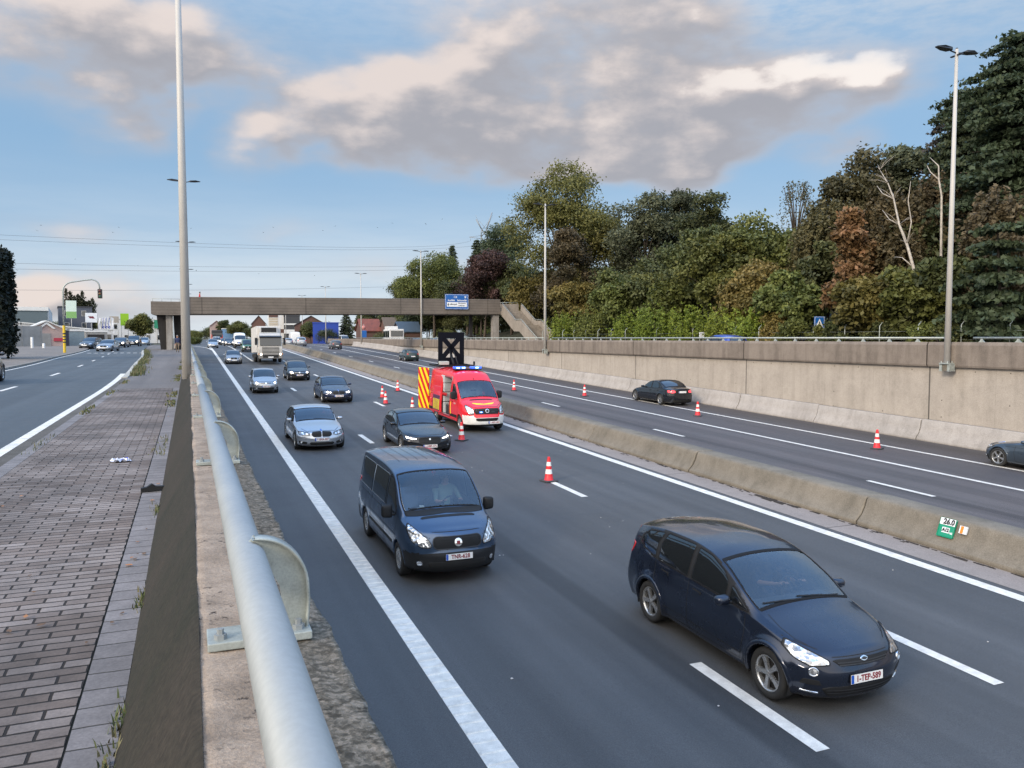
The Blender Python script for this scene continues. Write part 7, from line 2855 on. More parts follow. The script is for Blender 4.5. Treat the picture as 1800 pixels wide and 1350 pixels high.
def crown(kind, H, W, rng):
    """returns leaf points, normals, size, tones and limb targets"""
    P, Nn, T, limbs = [], [], [], []

    def clump(c, r, k, tone, out, flat=1.0):
        q = rng.normal(size=(k, 3)) * r * .55
        q[:, 2] *= flat
        P.append(c + q)
        nn = unit(out * .5 + np.array([0, 0, .45]) + rng.normal(size=(k, 3)) * .75)
        Nn.append(nn)
        T.append(tone + rng.normal(size=k) * .13)
    size = .30
    if kind in ('broad', 'tall', 'bush'):
        z0 = {'broad': .16, 'tall': .10, 'bush': .0}[kind]
        cz, rz = H * (z0 + (1 - z0) * .52), H * (1 - z0) * .5
        nl = int({'broad': 18, 'tall': 18, 'bush': 9}[kind] + W * 1.3)
        size = .36 if kind != 'bush' else .19
        for i in range(nl):
            d = unit(rng.normal(size=3))
            if d[2] < -.55:
                d[2] *= -.5
            zf = d[2]
            prof = (1.0 if kind == 'broad' else (1 - .45 * max(0, zf)))
            k = rng.uniform(.60, .92)
            c = np.array([d[0] * W / 2 * k * prof, d[1] * W / 2 * k * prof, cz + zf * rz * k * 1.03])
            lr = rng.uniform(.12, .24) * W * (.8 if kind == 'tall' else 1)
            limbs.append(c)
            tl = rng.uniform(.22, .72)
            m = int(20 + lr * 9)
            for j in range(m):
                e = unit(rng.normal(size=3))
                if e[2] < -.3 and rng.random() < .6:
                    e[2] = -e[2]
                cc = c + e * lr * rng.uniform(.62, 1.05) * np.array([1, 1, .72])
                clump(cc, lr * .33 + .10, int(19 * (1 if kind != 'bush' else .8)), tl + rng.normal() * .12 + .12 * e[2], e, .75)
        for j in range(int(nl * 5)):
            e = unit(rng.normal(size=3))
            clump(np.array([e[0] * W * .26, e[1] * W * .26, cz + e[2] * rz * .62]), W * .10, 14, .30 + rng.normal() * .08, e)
    elif kind in ('conifer', 'cedarlow'):
        n = int(H * (1.9 if kind == 'conifer' else 1.05))
        size = .36
        for i in range(n):
            f = (i + .5) / n
            z = H * (.10 + .88 * f)
            rad = W / 2 * ((1 - f) ** .65 if kind == 'conifer' else (1 - f * .62) ** .8) * rng.uniform(.75, 1.12) + .25
            nb = int(5 + rad * 1.6)
            a0 = rng.uniform(0, 6.3)
            for b in range(nb):
                a = a0 + 2 * PI * b / nb + rng.normal() * .25
                ln = rad * rng.uniform(.65, 1.15)
                tl = rng.uniform(.30, .62)
                d = np.array([math.cos(a), math.sin(a), 0])
                limbs.append(d * ln * .8 + np.array([0, 0, z]))
                m = max(3, int(ln * 3.6))
                for q in range(m):
                    t = (q + 1) / m
                    c = d * ln * t + np.array([0, 0, z + .10 * ln * t - .28 * ln * t * t + rng.normal() * .06])
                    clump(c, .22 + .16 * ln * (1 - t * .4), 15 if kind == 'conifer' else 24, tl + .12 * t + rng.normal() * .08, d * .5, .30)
    elif kind == 'birch':
        size = .30
        nl = int(26 + W * 1.6)
        for i in range(nl):
            d = unit(rng.normal(size=3))
            d[2] = abs(d[2]) * .9 - .15
            c = np.array([d[0] * W * .36, d[1] * W * .36, H * (.52 + .42 * d[2])])
            limbs.append(c)
            tl = rng.uniform(.25, .65)
            for j in range(13):
                o = rng.normal(size=3) * W * .09
                top = c + o
                ln = rng.uniform(.10, .30) * H * .6
                m = int(ln * 4.0) + 2
                for q in range(m):
                    clump(top + np.array([o[0] * .3 * q / m, o[1] * .3 * q / m, -ln * q / m]), .18, 6, tl + rng.normal() * .1, unit(o + 1e-6))
    elif kind == 'weeping':
        size = .2
        for i in range(26):
            a = rng.uniform(0, 6.3)
            r = W * .5 * rng.uniform(.5, 1.0)
            pts = [np.array([math.cos(a) * r * t, math.sin(a) * r * t, H * (.78 + .22 * math.sin(PI * min(1, t * 1.02)) - .30 * max(0, t - .55) ** 1.1)]) for t in np.linspace(0, 1, 9)]
            limbs.append(pts[5])
            for p in pts[3:]:
                for q in range(5):
                    clump(p + np.array([0, 0, -.35 * q]), .14, 2, .4 + rng.normal() * .1, np.array([math.cos(a), math.sin(a), 0.]))
    elif kind == 'bamboo':
        size = .26
        for i in range(int(30 * W)):
            a, r = rng.uniform(0, 6.3), W * .42 * math.sqrt(rng.random())
            b = np.array([math.cos(a) * r, math.sin(a) * r * .8, 0])
            h = H * rng.uniform(.5, 1.0) * (1 - .25 * (r / (W * .42)) ** 2)
            ln = rng.normal(size=2) * .12 * h
            tl = rng.uniform(.3, .75)
            for q in range(7):
                t = .25 + .75 * q / 6
                clump(b + np.array([ln[0] * t * t, ln[1] * t * t, h * t]), .17, 5, tl + .15 * t + rng.normal() * .08, np.array([math.cos(a), math.sin(a), .2]))
    elif kind == 'poplar':
        size = .5
        for k in range(5):
            x = (k - 2) * W * .19
            hh = H * rng.uniform(.82, 1.0)
            for i in range(110):
                f = i / 109
                rr = W * .13 * math.sin(PI * min(1, .12 + f * .86)) ** .6
                c = np.array([x + rng.normal() * rr * .6, rng.normal() * rr * .6, hh * (.10 + .9 * f)])
                clump(c, rr * .8 + .15, 12, .4 + rng.normal() * .18, np.array([0, 0, 1.]))
            limbs.append(np.array([x, 0, hh * .6]))
    elif kind == 'hedge':
        size = .33
        for i in range(2700):
            x, y = rng.uniform(-W / 2, W / 2), rng.uniform(-2.2, 2.2)
            z = rng.uniform(.05, 1) * H
            if rng.random() < .7:
                s = rng.integers(0, 3)
                if s == 0:
                    x = W / 2 * (1 if rng.random() < .6 else -1)
                elif s == 1:
                    y = -2.2
                else:
                    z = H
            c = np.array([x, y, z - .25 * abs(x / W) * (z > H * .9) + rng.normal() * .1])
            clump(c + rng.normal(size=3) * .05, .24, 9, .35 + rng.normal() * .15, unit(np.array([x / W, y / 4, .3])), 1.2)
    return np.concatenate(P), np.concatenate(Nn), size, np.concatenate(T), limbs


def tree(kind, x, y, z, H, W, col, label=None, group=None, seed=0, cat=None, bark=None, limbs_n=9, lean=(0, 0)):
    rng = np.random.default_rng(seed + 17)
    root = empty(KIND_NAME[kind], (x, y, z), 0, label, cat or {'bush': 'bush', 'bamboo': 'bamboo', 'hedge': 'hedge'}.get(kind, 'tree'), group)
    P, Nn, size, T, limbs = crown(kind, H, W, rng)
    keep = P[:, 2] > .02
    me = leaves_mesh('crown', P[keep], Nn[keep], size, T[keep], rng, .5 if kind == 'bamboo' else .66)
    o = link('crown', me, root)
    c = LEAF[col]
    v = rng.uniform(.88, 1.12)
    o.color = (c[0] * v * rng.uniform(.94, 1.06), c[1] * v, c[2] * v * rng.uniform(.92, 1.08), 1)
    mb = MB()
    r0 = max(.05, H * .013 + .05)
    if kind in ('bush', 'bamboo'):
        for k in range(6):
            a = k * 1.05
            mb.tube([(0.08 * math.cos(a), .08 * math.sin(a), 0), (W * .22 * math.cos(a), W * .22 * math.sin(a), H * .62)], [.03, .012], 5)
    else:
        top = H * (.93 if kind in ('conifer', 'cedarlow') else .66)
        pts = [(lean[0] * t * t + .12 * math.sin(t * 5 + seed), lean[1] * t * t + .10 * math.sin(t * 4 + seed * 2), top * t) for t in np.linspace(0, 1, 7)]
        mb.tube(pts, [r0 * (1.25 if i == 0 else 1) * (1 - .75 * i / 6) for i in range(7)], 8)
        idx = rng.permutation(len(limbs))[:limbs_n if kind not in ('conifer', 'cedarlow') else 14]
        for i in idx:
            L_ = limbs[i]
            zb = min(top * .95, max(H * .12, L_[2] * (.55 if kind not in ('conifer', 'cedarlow') else .98)))
            k = min(5, int(zb / top * 6))
            b = np.array(pts[k]) + (np.array(pts[k + 1]) - np.array(pts[k])) * (zb / top * 6 - k)
            mid = (b + L_) / 2 + np.array([0, 0, .06 * H * (1 if kind not in ('conifer', 'cedarlow') else .1)])
            mb.tube([tuple(b), tuple(mid), tuple(L_)], [r0 * .42, r0 * .26, r0 * .10], 5)
    mb.build('trunk', bark or M_BARK, root)
    return root


TREES = [
    ('broad', 50, 104.8, 0.3, 24.0, 15.1, 'olive', 'tall spreading oak with an open top standing highest behind the footbridge stairs'),
    ('broad', 47, 158.7, -0.6, 18.8, 12.8, 'mid', 'rounded green tree at the left end of the wood, just left of the blue sign'),
    ('conifer', 56, 174.1, 1.86, 19.5, 5.7, 'dark', 'small dark conifer tip behind the rounded tree at the end of the wood'),
    ('conifer', 52, 146.3, 0.82, 18.5, 5.7, 'teal', 'slim dark pine left of the tall oak'),
    ('broad', 58, 147.4, 2.38, 19.5, 10.6, 'teal', 'dark blue green tree behind the copper beech'),
    ('broad', 46, 125.4, -0.9, 15.6, 8.7, 'copper', 'dark copper beech behind the blue direction sign'),
    ('tall', 46, 93.8, -0.9, 16.1, 9.6, 'rust', 'reddish brown tree below the tall spreading oak'),
    ('broad', 56, 100.0, 1.86, 16.3, 8.8, 'olive', 'olive tree filling the gap right of the tall oak'),
    ('broad', 54, 88.1, 1.34, 16.8, 9.0, 'grey', 'grey green tree with a feathery double top in the middle of the wood'),
    ('broad', 60, 89.5, 2.9, 16.6, 7.1, 'grey', 'feathery topped tree just right of the middle of the wood'),
    ('broad', 56, 77.7, 1.86, 14.0, 7.2, 'olivedark', 'dark olive tree with a flat top left of the gap in the skyline'),
    ('broad', 50, 60.2, 0.3, 11.3, 7.9, 'mid', 'broad yellow green tree right of the gap in the skyline'),
    ('weeping', 56, 63.1, 1.86, 13.4, 5.0, 'browng', 'weeping tree with arching bare twigs on the skyline'),
    ('broad', 54, 53.4, 1.34, 15.6, 7.4, 'browng', 'tall feathery brown green tree highest left of the right lamp post'),
    ('broad', 58, 52.3, 2.38, 14.5, 5.9, 'grey', 'feathery tree with fine twigs on the skyline behind the white birch'),
    ('birch', 50, 51.8, 0.3, 12.1, 7.1, 'browng', 'brownish birch with hanging twigs left of the white trunk'),
    ('birch', 47, 42.8, -0.6, 12.5, 6.1, 'brown', 'brown birch crown around the bare white trunk'),
    ('birch', 50, 42.1, 0.3, 12.9, 4.9, 'brown', 'reddish brown tree just left of the right lamp post'),
    ('tall', 43.5, 43.3, -1.54, 10.4, 4.2, 'orange', 'orange brown tree standing out at the front of the wood'),
    ('broad', 42.5, 40.6, -1.61, 6.3, 4.6, 'ochre', 'yellow brown bushy tree at the foot of the orange tree'),
    ('cedarlow', 52, 37.4, 0.82, 19.7, 11.5, 'cedar', 'tall dark cedar at the right edge, highest tree in the picture'),
    ('cedarlow', 56, 44.1, 1.86, 17.4, 9.5, 'dark', 'dark layered conifer behind the right lamp post'),
    ('cedarlow', 60, 48.4, 2.9, 15.5, 8.0, 'plum', 'dark purple tinged conifer left of the cedar'),
    ('birch', 46, 34.1, -0.9, 11.5, 4.8, 'brown', 'rusty brown tree below the cedar at the right edge'),
    ('cedarlow', 41.8, 31.1, -1.66, 8.4, 5.3, 'teal', 'blue green conifer with drooping layered boughs at the right edge'),
    ('broad', 43.5, 36.4, -1.54, 7.3, 3.5, 'olivedark', 'dark bushy tree just left of the right lamp post'),
    ('broad', 47, 66.6, -0.6, 11.6, 7.3, 'olivedark', 'dense dark green tree low in the middle of the wood'),
    ('broad', 45, 60.9, -1.2, 10.6, 6.2, 'mid', 'mid green maple in front of the gap in the skyline'),
    ('broad', 47, 78.4, -0.6, 8.5, 8.3, 'olivedark', 'shady green tree behind the pale green sapling'),
    ('broad', 43.5, 49.6, -1.54, 7.1, 4.2, 'light', 'light green young tree left of the warning sign'),
    ('broad', 44.5, 54.9, -1.35, 7.3, 5.3, 'ochre', 'yellowish green tree at the front between maple and young tree'),
    ('broad', 44, 78.2, -1.5, 8.4, 5.4, 'light', 'pale green sapling near the stair foot'),
    ('broad', 45.5, 91.1, -1.05, 9.2, 6.5, 'ochre', 'yellow orange bushy tree just right of the middle lamp post'),
    ('broad', 48, 108.2, -0.3, 10.7, 7.6, 'ochre', 'orange and yellow tree behind the footbridge stairs'),
    ('broad', 45, 68.9, -1.2, 6.6, 5.5, 'mid', 'green bushy tree behind the bright bushes'),
    ('broad', 50, 123.2, 0.3, 11.4, 8.5, 'olivedark', 'dark tree over the head of the footbridge stairs'),
    ('broad', 47, 49.4, -0.6, 8.0, 4.5, 'olivedark', 'shaded dark tree behind the orange brown tree'),
    ('broad', 42.2, 37.3, -1.63, 5.7, 3.6, 'mid', 'green bushy tree under the bare white trunk'),
    ('broad', 50, 146.6, 0.3, 12.2, 9.9, 'olivedark', 'dark tree just above the blue direction sign'),
    ('broad', 52, 196.8, 0.82, 14.1, 10.0, 'mid', 'small green tree at the far tip of the wood'),
]
SHRUBS = [
    ('bamboo', 42, 87.1, -1.44, 4.8, 4.1, 'lime'),
    ('bamboo', 41.8, 79.4, -1.46, 5.5, 4.8, 'light'),
    ('bamboo', 41.6, 71.5, -1.47, 4.3, 3.5, 'lime'),
    ('bamboo', 41.4, 65.8, -1.49, 5.1, 4.9, 'lime'),
    ('bamboo', 41.3, 59.6, -1.49, 4.7, 4.3, 'lime'),
    ('bamboo', 41.2, 54.6, -1.5, 4.6, 4.2, 'lime'),
    ('bamboo', 41.2, 51.4, -1.5, 4.1, 3.1, 'lime'),
    ('bush', 41.3, 46.4, -1.49, 3.1, 2.9, 'mid'),
    ('bush', 41.5, 42.2, -1.48, 2.8, 3.1, 'olivedark'),
    ('bush', 41.2, 35.3, -1.5, 2.5, 2.1, 'mid'),
    ('bush', 42, 38.8, -1.44, 2.7, 2.9, 'olivedark'),
    ('bush', 46.6, 97.9, -1.2, 4.0, 4.6, 'mid'),
    ('bush', 42, 49.4, -1.44, 3.6, 3.1, 'ochre'),
    ('bush', 42, 33.1, -1.44, 2.6, 3.0, 'olivedark'),
    ('bush', 41.0, 43.8, -1.51, 2.3, 1.6, 'mid'),
]


def build_wood():
    for i, (kind, x, y, z, H, W, c, lab) in enumerate(TREES):
        tree(kind, x, y, z, H, W, c, lab, 'trees of the wood on the right', i, bark=M_BIRCHBARK if kind == 'birch' else None)
    SL = ['bright bamboo clump right beside the footbridge stairs', 'pale green bushy clump next to the stairs behind the parapet rail', 'low bright bamboo clump between the pale clump and the widest bamboo', 'wide bright bamboo clump left of the blue car roof',
          'bright bamboo clump directly above the blue car roof', 'bright bamboo clump right of the blue car roof', 'small bright bamboo clump at the right end of the bamboo row', 'green bush left of the blue warning sign',
          'dark bush right of the blue warning sign', 'low green bush behind the rail left of the right lamp post', 'dark bush under the orange brown tree', 'green bush at the foot of the footbridge stairs',
          'yellowish bush between bamboo and warning sign', 'dark bush right of the right lamp post', 'small low bush just under the blue warning sign']
    for i, (kind, x, y, z, H, W, c) in enumerate(SHRUBS):
        tree(kind, x, y, z, H, W, c, SL[i], 'bushes along the foot of the wood', 100 + i)
    # back rows that close the wood; nothing in the photograph tells these apart
    rnd = random.Random(11)
    k = 0
    for row, (x0, hh) in enumerate(((52, 13.0), (64, 12.0), (74, 11.5))):
        y = 22
        while y < 175:
            h = hh * rnd.uniform(.72, .92) * (.74 if y < 100 else 1.0) * (1.0 if not (60 < y < 76) else .60)
            tree('broad', x0 + rnd.uniform(-3, 3), y, .3 + row * 2.0, h, rnd.uniform(7.5, 9.5), rnd.choice(['olivedark', 'dark', 'browng', 'olivedark', 'olive']),
                 'dark filling tree deep inside the wood, only patches of its crown showing', 'trees deep inside the wood', 200 + k)
            y += rnd.uniform(11, 14) if row else rnd.uniform(9, 12)
            k += 1
    for i in range(16):
        y = 104 + i * 7.5
        tree('tall', 56 + rnd.uniform(-3, 3) - (4 if y > 160 else 0), y, -.6, rnd.uniform(8, 10), rnd.uniform(9, 11), rnd.choice(['olivedark', 'dark']), 'dark low tree closing the view under the footbridge end', 'trees behind the footbridge end', 260 + i)
    # bare white birch trunk standing out of the brown crowns
    r = empty('birch_tree', (43.0, 37.8, -1.4), 0, 'leafless leaning white birch with forked bare branches, left of the right lamp post', 'tree', 'trees of the wood on the right')
    mb = MB()
    a = [(0, 0, 0), (0, -.1, 2.6), (0, .0, 5.9), (0, .55, 7.4), (0, 1.2, 8.75), (0, 1.7, 10.5), (0, 2.2, 11.6), (0, 2.9, 12.6)]
    mb.tube(a, [.12, .11, .095, .085, .07, .05, .035, .015], 8)
    mb.tube([(0, .55, 7.4), (.1, .35, 8.8), (.05, .6, 10.2), (0, .4, 11.4)], [.055, .04, .03, .015], 6)
    mb.tube([(0, 1.7, 10.5), (.1, 2.7, 11.0), (.1, 3.2, 11.6)], [.05, .03, .015], 5)
    mb.tube([(0, .0, 5.9), (0, .9, 6.6), (0, 1.5, 6.7)], [.05, .03, .015], 5)
    mb.tube([(0, 1.2, 8.75), (0, 2.0, 9.2), (0, 2.6, 9.9)], [.05, .03, .015], 5)
    mb.tube([(0, -.1, 2.6), (0, .6, 3.4), (0, 1.2, 3.6)], [.05, .03, .015], 5)
    rnd2 = random.Random(5)
    for p in a[3:]:
        for _ in range(5):
            q = Vector(p) + Vector((rnd2.uniform(-.8, .8), rnd2.uniform(-1, 1), rnd2.uniform(.3, 1.1)))
            mb.tube([p, tuple((Vector(p) + q) / 2 + Vector((0, 0, .1))), tuple(q)], [.02, .012, .006], 4)
    mb.build('trunk', M_BIRCHBARK, r)
    r = empty('birch_tree', (46.0, 38.4, -.9), 0, 'smaller bare white birch fork nearest the right lamp post', 'tree', 'trees of the wood on the right')
    mb = MB()
    mb.tube([(0, -.3, 0), (0, -.1, 6), (0, .0, 10.2), (0, .25, 11.3), (0, .3, 12.2), (0, 1.0, 12.9)], [.10, .085, .065, .055, .04, .015], 7)
    mb.tube([(0, .25, 11.3), (0, .9, 11.9), (0, 1.2, 12.4)], [.05, .035, .015], 5)
    mb.build('trunk', M_BIRCHBARK, r)


build_wood()


# ------------------------------------------------------------------ the far side of the street, the far end of the road
def house(name, x, y, w, d, h, rh, label, wall, roofm, rz=0, win=True, cat='house', zb=-1.6, group=None):
    r = empty(name, (x, y, zb), R(rz), label, cat, group)
    mb = MB()
    mb.box((-w / 2, 0, 0), (w / 2, d, h))
    if rh:
        for yy in (0.0, d - .01):
            mb.prism([(-w / 2, h), (w / 2, h), (0, h + rh)], yy, yy + .01)
    mb.build('wall', wall, r)
    mb = MB()
    if rh:
        t, o = .18, .35
        for sg in (1, -1):
            mb.prism([(0, h + rh), (sg * (w / 2 + o), h - rh * o / (w / 2)), (sg * (w / 2 + o), h - rh * o / (w / 2) + t), (0, h + rh + t)], -.3, d + .3)
    else:
        mb.box((-w / 2 - .1, -.1, h), (w / 2 + .1, d + .1, h + .3))
    mb.build('roof', roofm, r)
    if win:
        n = max(2, int(w / 2.4))
        for fl in range(max(1, int(h / 2.8))):
            for k in range(n):
                xx = -w / 2 + w * (k + .5) / n
                mb = MB()
                mb.box((xx - .5, -.05, fl * 2.8 + .9), (xx + .5, -.003, fl * 2.8 + 2.2))
                f = mb.build('window', M_POLE, r)
                mb = MB()
                mb.box((xx - .42, -.055, fl * 2.8 + .98), (xx + .42, -.052, fl * 2.8 + 2.12))
                mb.build('pane', V_GLASSO, f)
    return r


def build_town():
    brick = mat('brick_dark', (.10, .055, .045), .9, var=.2, vs=3)
    redroof = mat('roof_red', (.17, .055, .042), .85, var=.25, vs=1.2)
    slate = mat('roof_slate', (.040, .042, .050), .7, var=.2, vs=1.5)
    white = mat('wall_white', (.58, .58, .57), .8, var=.08, vs=.8)
    greyw = mat('wall_grey', (.24, .24, .235), .85, var=.18, vs=.9, fine=.1)
    teal = mat('cladding_teal', (.085, .115, .128), .6, var=.06, vs=.6)
    blue = mat('cladding_blue', (.010, .045, .30), .5, var=.06, vs=.6)
    roofw = mat('roof_pale', (.55, .55, .53), .7, var=.1, vs=.5)
    tan = mat('wall_tan', (.34, .30, .25), .85, var=.15, vs=.7)
    pink = mat('wall_pinkish', (.36, .27, .25), .85, var=.15, vs=.9)
    dkb = mat('shutter_navy', (.018, .022, .05), .6, var=.2, vs=1)
    slat = mat('shutter_grey_blue', (.17, .22, .25), .6, var=.15, vs=2)
    # warehouse behind the low buildings
    r = empty('warehouse', (-31.5, 172, -1.6), R(7), 'large dark grey green warehouse with white window end, behind the low buildings', 'warehouse')
    mb = MB()
    mb.box((-16, 0, 0), (7.0, 40, 6.7))
    mb.build('wall', teal, r)
    mb = MB()
    mb.box((-16.2, -.2, 6.7), (7.2, 40.2, 7.4))
    mb.build('roof', roofw, r)
    mb = MB()
    mb.box((7.0, .5, 3.6), (7.25, 36, 6.7))
    e = mb.build('window_band', white, r)
    for k in range(10):
        mb = MB()
        mb.box((7.26, 2.2 + k * 3.2, 3.7), (7.3, 4.2 + k * 3.2, 5.1))
        mb.build('pane', V_GLASSO, e)
    # grey precast wall, then a small pale house front and sheds
    r = empty('garden_wall', (-22.6, 135.5, -1.5), R(33), 'grey precast concrete wall right of the tall conifer hedge', 'wall')
    mb = MB()
    for k in range(2):
        mb.box((-2.6 + k * 2.65, 0, 0), (.02 + k * 2.65, .12, 3.25))
        mb.box((-2.66 + k * 2.65, -.06, 0), (-2.5 + k * 2.65, .18, 3.3))
    mb.box((2.62, -.06, 0), (2.8, .18, 3.3))
    mb.build('panel', greyw, r)
    r = house('gable_house', -20.0, 139.5, 4.6, 6, 2.9, 1.1, 'small pale house front with a white gable and a red band', pink, roofw, 14, win=False, zb=-1.5)
    mb = MB()
    mb.prism([(-1.2, 2.9), (0, 4.0), (1.2, 2.9), (.85, 2.9), (0, 3.6), (-.85, 2.9)], -.2, -.08)
    mb.build('gable_trim', white, r)
    mb = MB()
    mb.box((.9, -.12, 1.0), (2.3, -.02, 1.5))
    mb.build('red_band', mat('band_red', (.36, .03, .05), .6), r)
    mb = MB()
    mb.box((-1.4, -.08, 0), (.5, -.01, 2.2))
    mb.build('door', greyw, r)
    r = house('long_shed', -27.0, 158, 22, 9, 3.1, 1.1, 'long low white roofed shed behind the gate and the garden wall', white, roofw, 10, win=False)
    r = house('garage', -18.4, 140.2, 2.6, 5, 2.7, 0, 'small garage with a navy shutter behind the traffic light mast', dkb, greyw, 8, win=False, cat='garage')
    mb = MB()
    mb.box((-1.0, -.08, 0), (1.0, -.01, 2.3))
    mb.build('door', dkb, r)
    r = house('garage', -17.0, 148, 2.4, 5, 2.7, 0, 'small garage with a grey blue sliding door', slat, white, 8, win=False, cat='garage')
    r = house('garage', -14.8, 156, 3.4, 6, 2.6, 0, 'dark fronted garage with railings beside the grey blue door', greyw, white, 8, win=False, cat='garage')
    mb = MB()
    mb.box((-1.4, -.06, 0), (1.2, -.01, 2.2))
    mb.build('door', M_PIERD, r)
    mb = MB()
    for k in range(9):
        mb.tube([(-1.3 + k * .3, -.15, 0), (-1.3 + k * .3, -.15, 1.2)], .03, 5)
    mb.build('railing', M_POLE, r)
    r = house('office_block', -24.4, 212, 7, 10, 8.5, 0, 'dark slate office block under the poplars', mat('wall_slate', (.07, .08, .105), .7, var=.1), slate, 8, zb=-1.4, cat='building')
    r = house('showroom', -12.4, 232, 13, 12, 6.2, 0, 'long pale showroom behind the flags', white, roofw, 6, zb=-1.4, cat='building')
    r = house('showroom', -16.6, 190, 3.6, 8, 3.0, 0, 'low white shop front behind the black saloon', white, roofw, 6, zb=-1.4, cat='building')
    # signs on posts and flags
    def board(nm, x, y, z0, w, h, m, lab, posts=1, m2=None, rz=8, cat='sign', deco=None):
        b = empty(nm, (x, y, -1.5), R(rz), lab, cat)
        mb = MB()
        for q in ([0] if posts == 1 else [-.4, .4]):
            mb.tube([(q * w, 0, 0), (q * w, 0, z0 + h)], .07, 6)
        mb.build('post', M_POLE, b)
        mb = MB()
        mb.box((-w / 2, -.16, z0), (w / 2, -.08, z0 + h), bev=.02)
        f = mb.build('board', m, b)
        if m2:
            mb = MB()
            mb.box((-w / 2 + .02, -.17, z0 + .02), (w / 2 - .02, -.162, z0 + h * .38))
            mb.build('lower_field', m2, f)
        if deco:
            mb = MB()
            for poly, dy in deco:
                mb.prism(poly, -.175 - dy, -.163)
            mb.build('emblem', mat('emblem_maroon', (.16, .02, .035), .5), f)
        return b
    gw = mat('sign_pale_green', (.52, .60, .52), .5)
    board('hoarding', -20.3, 170.5, 5.2, 1.75, 3.3, gw, 'tall white and green hoarding behind the traffic light mast', 1, mat('sign_leaf_green', (.17, .33, .10), .5))
    z = 5.3
    board('shop_sign', -18.0, 180.5, 4.6, 2.1, 1.9, mat('sign_white', (.72, .74, .76), .5), 'white shop sign with a dark red and blue wedge emblem on a post', 1,
          deco=[([(-.55, z + .55), (.05, z + .55), (.15, z + .2), (-.2, z + .1)], 0), ([(.1, z + .55), (.35, z + .55), (.65, z + .1), (.1, z + .1)], .004)])
    board('shop_sign', -17.0, 188, 2.5, 1.0, .8, white, 'small white and red shop sign below the wedge emblem sign', 1, mat('band_red', (.36, .03, .05), .6))
    board('lime_sign', -14.7, 222, 4.6, 1.9, 3.0, mat('sign_lime', (.26, .48, .01), .5), 'lime green square sign on two posts left of the roadside tree', 2)
    board('shop_sign', -15.8, 206, 5.0, 1.9, 1.5, tan, 'beige framed shop sign between the flags and the lime sign', 2)
    board('shop_sign', -7.6, 232, 4.0, 1.5, 2.2, mat('sign_deep_green', (.02, .22, .12), .5), 'dark green sign right behind the roadside tree', 1)
    fb = mat('flag_blue', (.05, .07, .26), .8)
    fwm = mat('flag_white', (.62, .63, .66), .8)
    for i, (x, y, two) in enumerate(((-18.9, 203, 0), (-18.2, 203, 1), (-17.5, 202, 1), (-16.8, 201, 1), (-16.1, 201, 0))):
        f = empty('flag_pole', (x, y, -1.5), 0, ['plain white flag at the left end of the row', 'white and blue flag, second from the left', 'white and blue flag in the middle of the row', 'white and blue flag, second from the right', 'plain white flag at the right end of the row'][i], 'flag', 'flags outside the showroom')
        mb = MB()
        mb.tube([(0, 0, 0), (0, 0, 6.3)], .05, 6)
        mb.build('pole', M_POLE, f)
        mb = MB()
        vs, fs = [], []
        for k in range(13):
            t = k / 12
            for j in range(4):
                vs.append((.06 + j * .17 + .05 * math.sin(t * 7 + j), .06 * math.sin(t * 9 + j * 1.3 + i), 6.2 - 3.6 * t - j * .10))
        for k in range(12):
            for j in range(3):
                fs.append((k * 4 + j, k * 4 + j + 1, k * 4 + j + 5, k * 4 + j + 4))
        mb.add(vs, fs, 0, True)
        mb.m = [1 if (two and (q % 3 == 1 or 18 < q < 22)) else 0 for q in range(len(mb.f))]
        mb.build('flag', [fwm, fb], f, recalc=False)
    # hedge, poplars, roadside tree
    tree('hedge', -16.0, 68, -1.5, 7.75, 7.6, 'hedge', 'tall clipped near black conifer hedge at the left edge of the picture', None, 300)
    tree('poplar', -30.2, 261, -1.5, 15.6, 5.2, 'poplar', 'left one of the two narrow poplars above the low buildings', 'poplars', 301)
    tree('poplar', -27.2, 261, -1.5, 14.6, 4.6, 'poplar', 'right one of the two narrow poplars above the low buildings', 'poplars', 302)
    tree('broad', -9.3, 186, -1.5, 6.3, 4.9, 'mid', 'small green roadside tree between the lime sign and the bridge pier', None, 303)
    tree('bush', -19.0, 178, -1.5, 1.8, 4.0, 'olive', 'low green bush in front of the showroom flags', None, 304)
    tree('bush', -15.5, 176, -1.5, 1.5, 3.5, 'rust', 'low red leaved bush in front of the showroom flags', None, 305)
    # bollards and small posts on the far pavement
    for i, (x, y, h, m, lab) in enumerate(((-18.6, 118, 1.6, white, 'white bollard like stone beside the pale house front'), (-17.3, 118, .8, white, 'short white post on the pavement of the side street'))):
        b = MB()
        b.lathe([(0, h), (.12, h), (.16, h - .05), (.17, .0)], 10)
        q = b.build('bollard', m)
        q.location = (x, y, -1.5)
        tag(q, lab, 'bollard')
    # traffic light on its arched mast
    t = empty('traffic_light', (-11.65, 92, -1.5), 0, 'arched traffic light mast, yellow and black banded foot, signal over the street', 'traffic light')
    mb = MB()
    pts = [(0, 0, 2.6), (0, 0, 6.2)] + [(0.95 - .95 * math.cos(a), 0, 6.2 + .95 * math.sin(a)) for a in np.linspace(.2, 1.35, 6)] + [(2.0, 0, 7.38), (2.6, 0, 7.46)] + [(2.6 + .72 * math.sin(a), 0, 6.76 + .70 * math.cos(a)) for a in np.linspace(.2, 1.5, 5)] + [(3.35, 0, 6.4)]
    mb.tube(pts, .075, 10)
    mb.build('mast', M_GALVD, t)
    my = mat('mast_yellow', (.62, .42, .02), .5)
    mk = mat('mast_black', (.02, .02, .02), .6)
    mb = MB()
    zs = [0, 1.0, 1.13, 1.27, 1.40, 1.55, 1.68, 1.85, 2.0, 2.75]
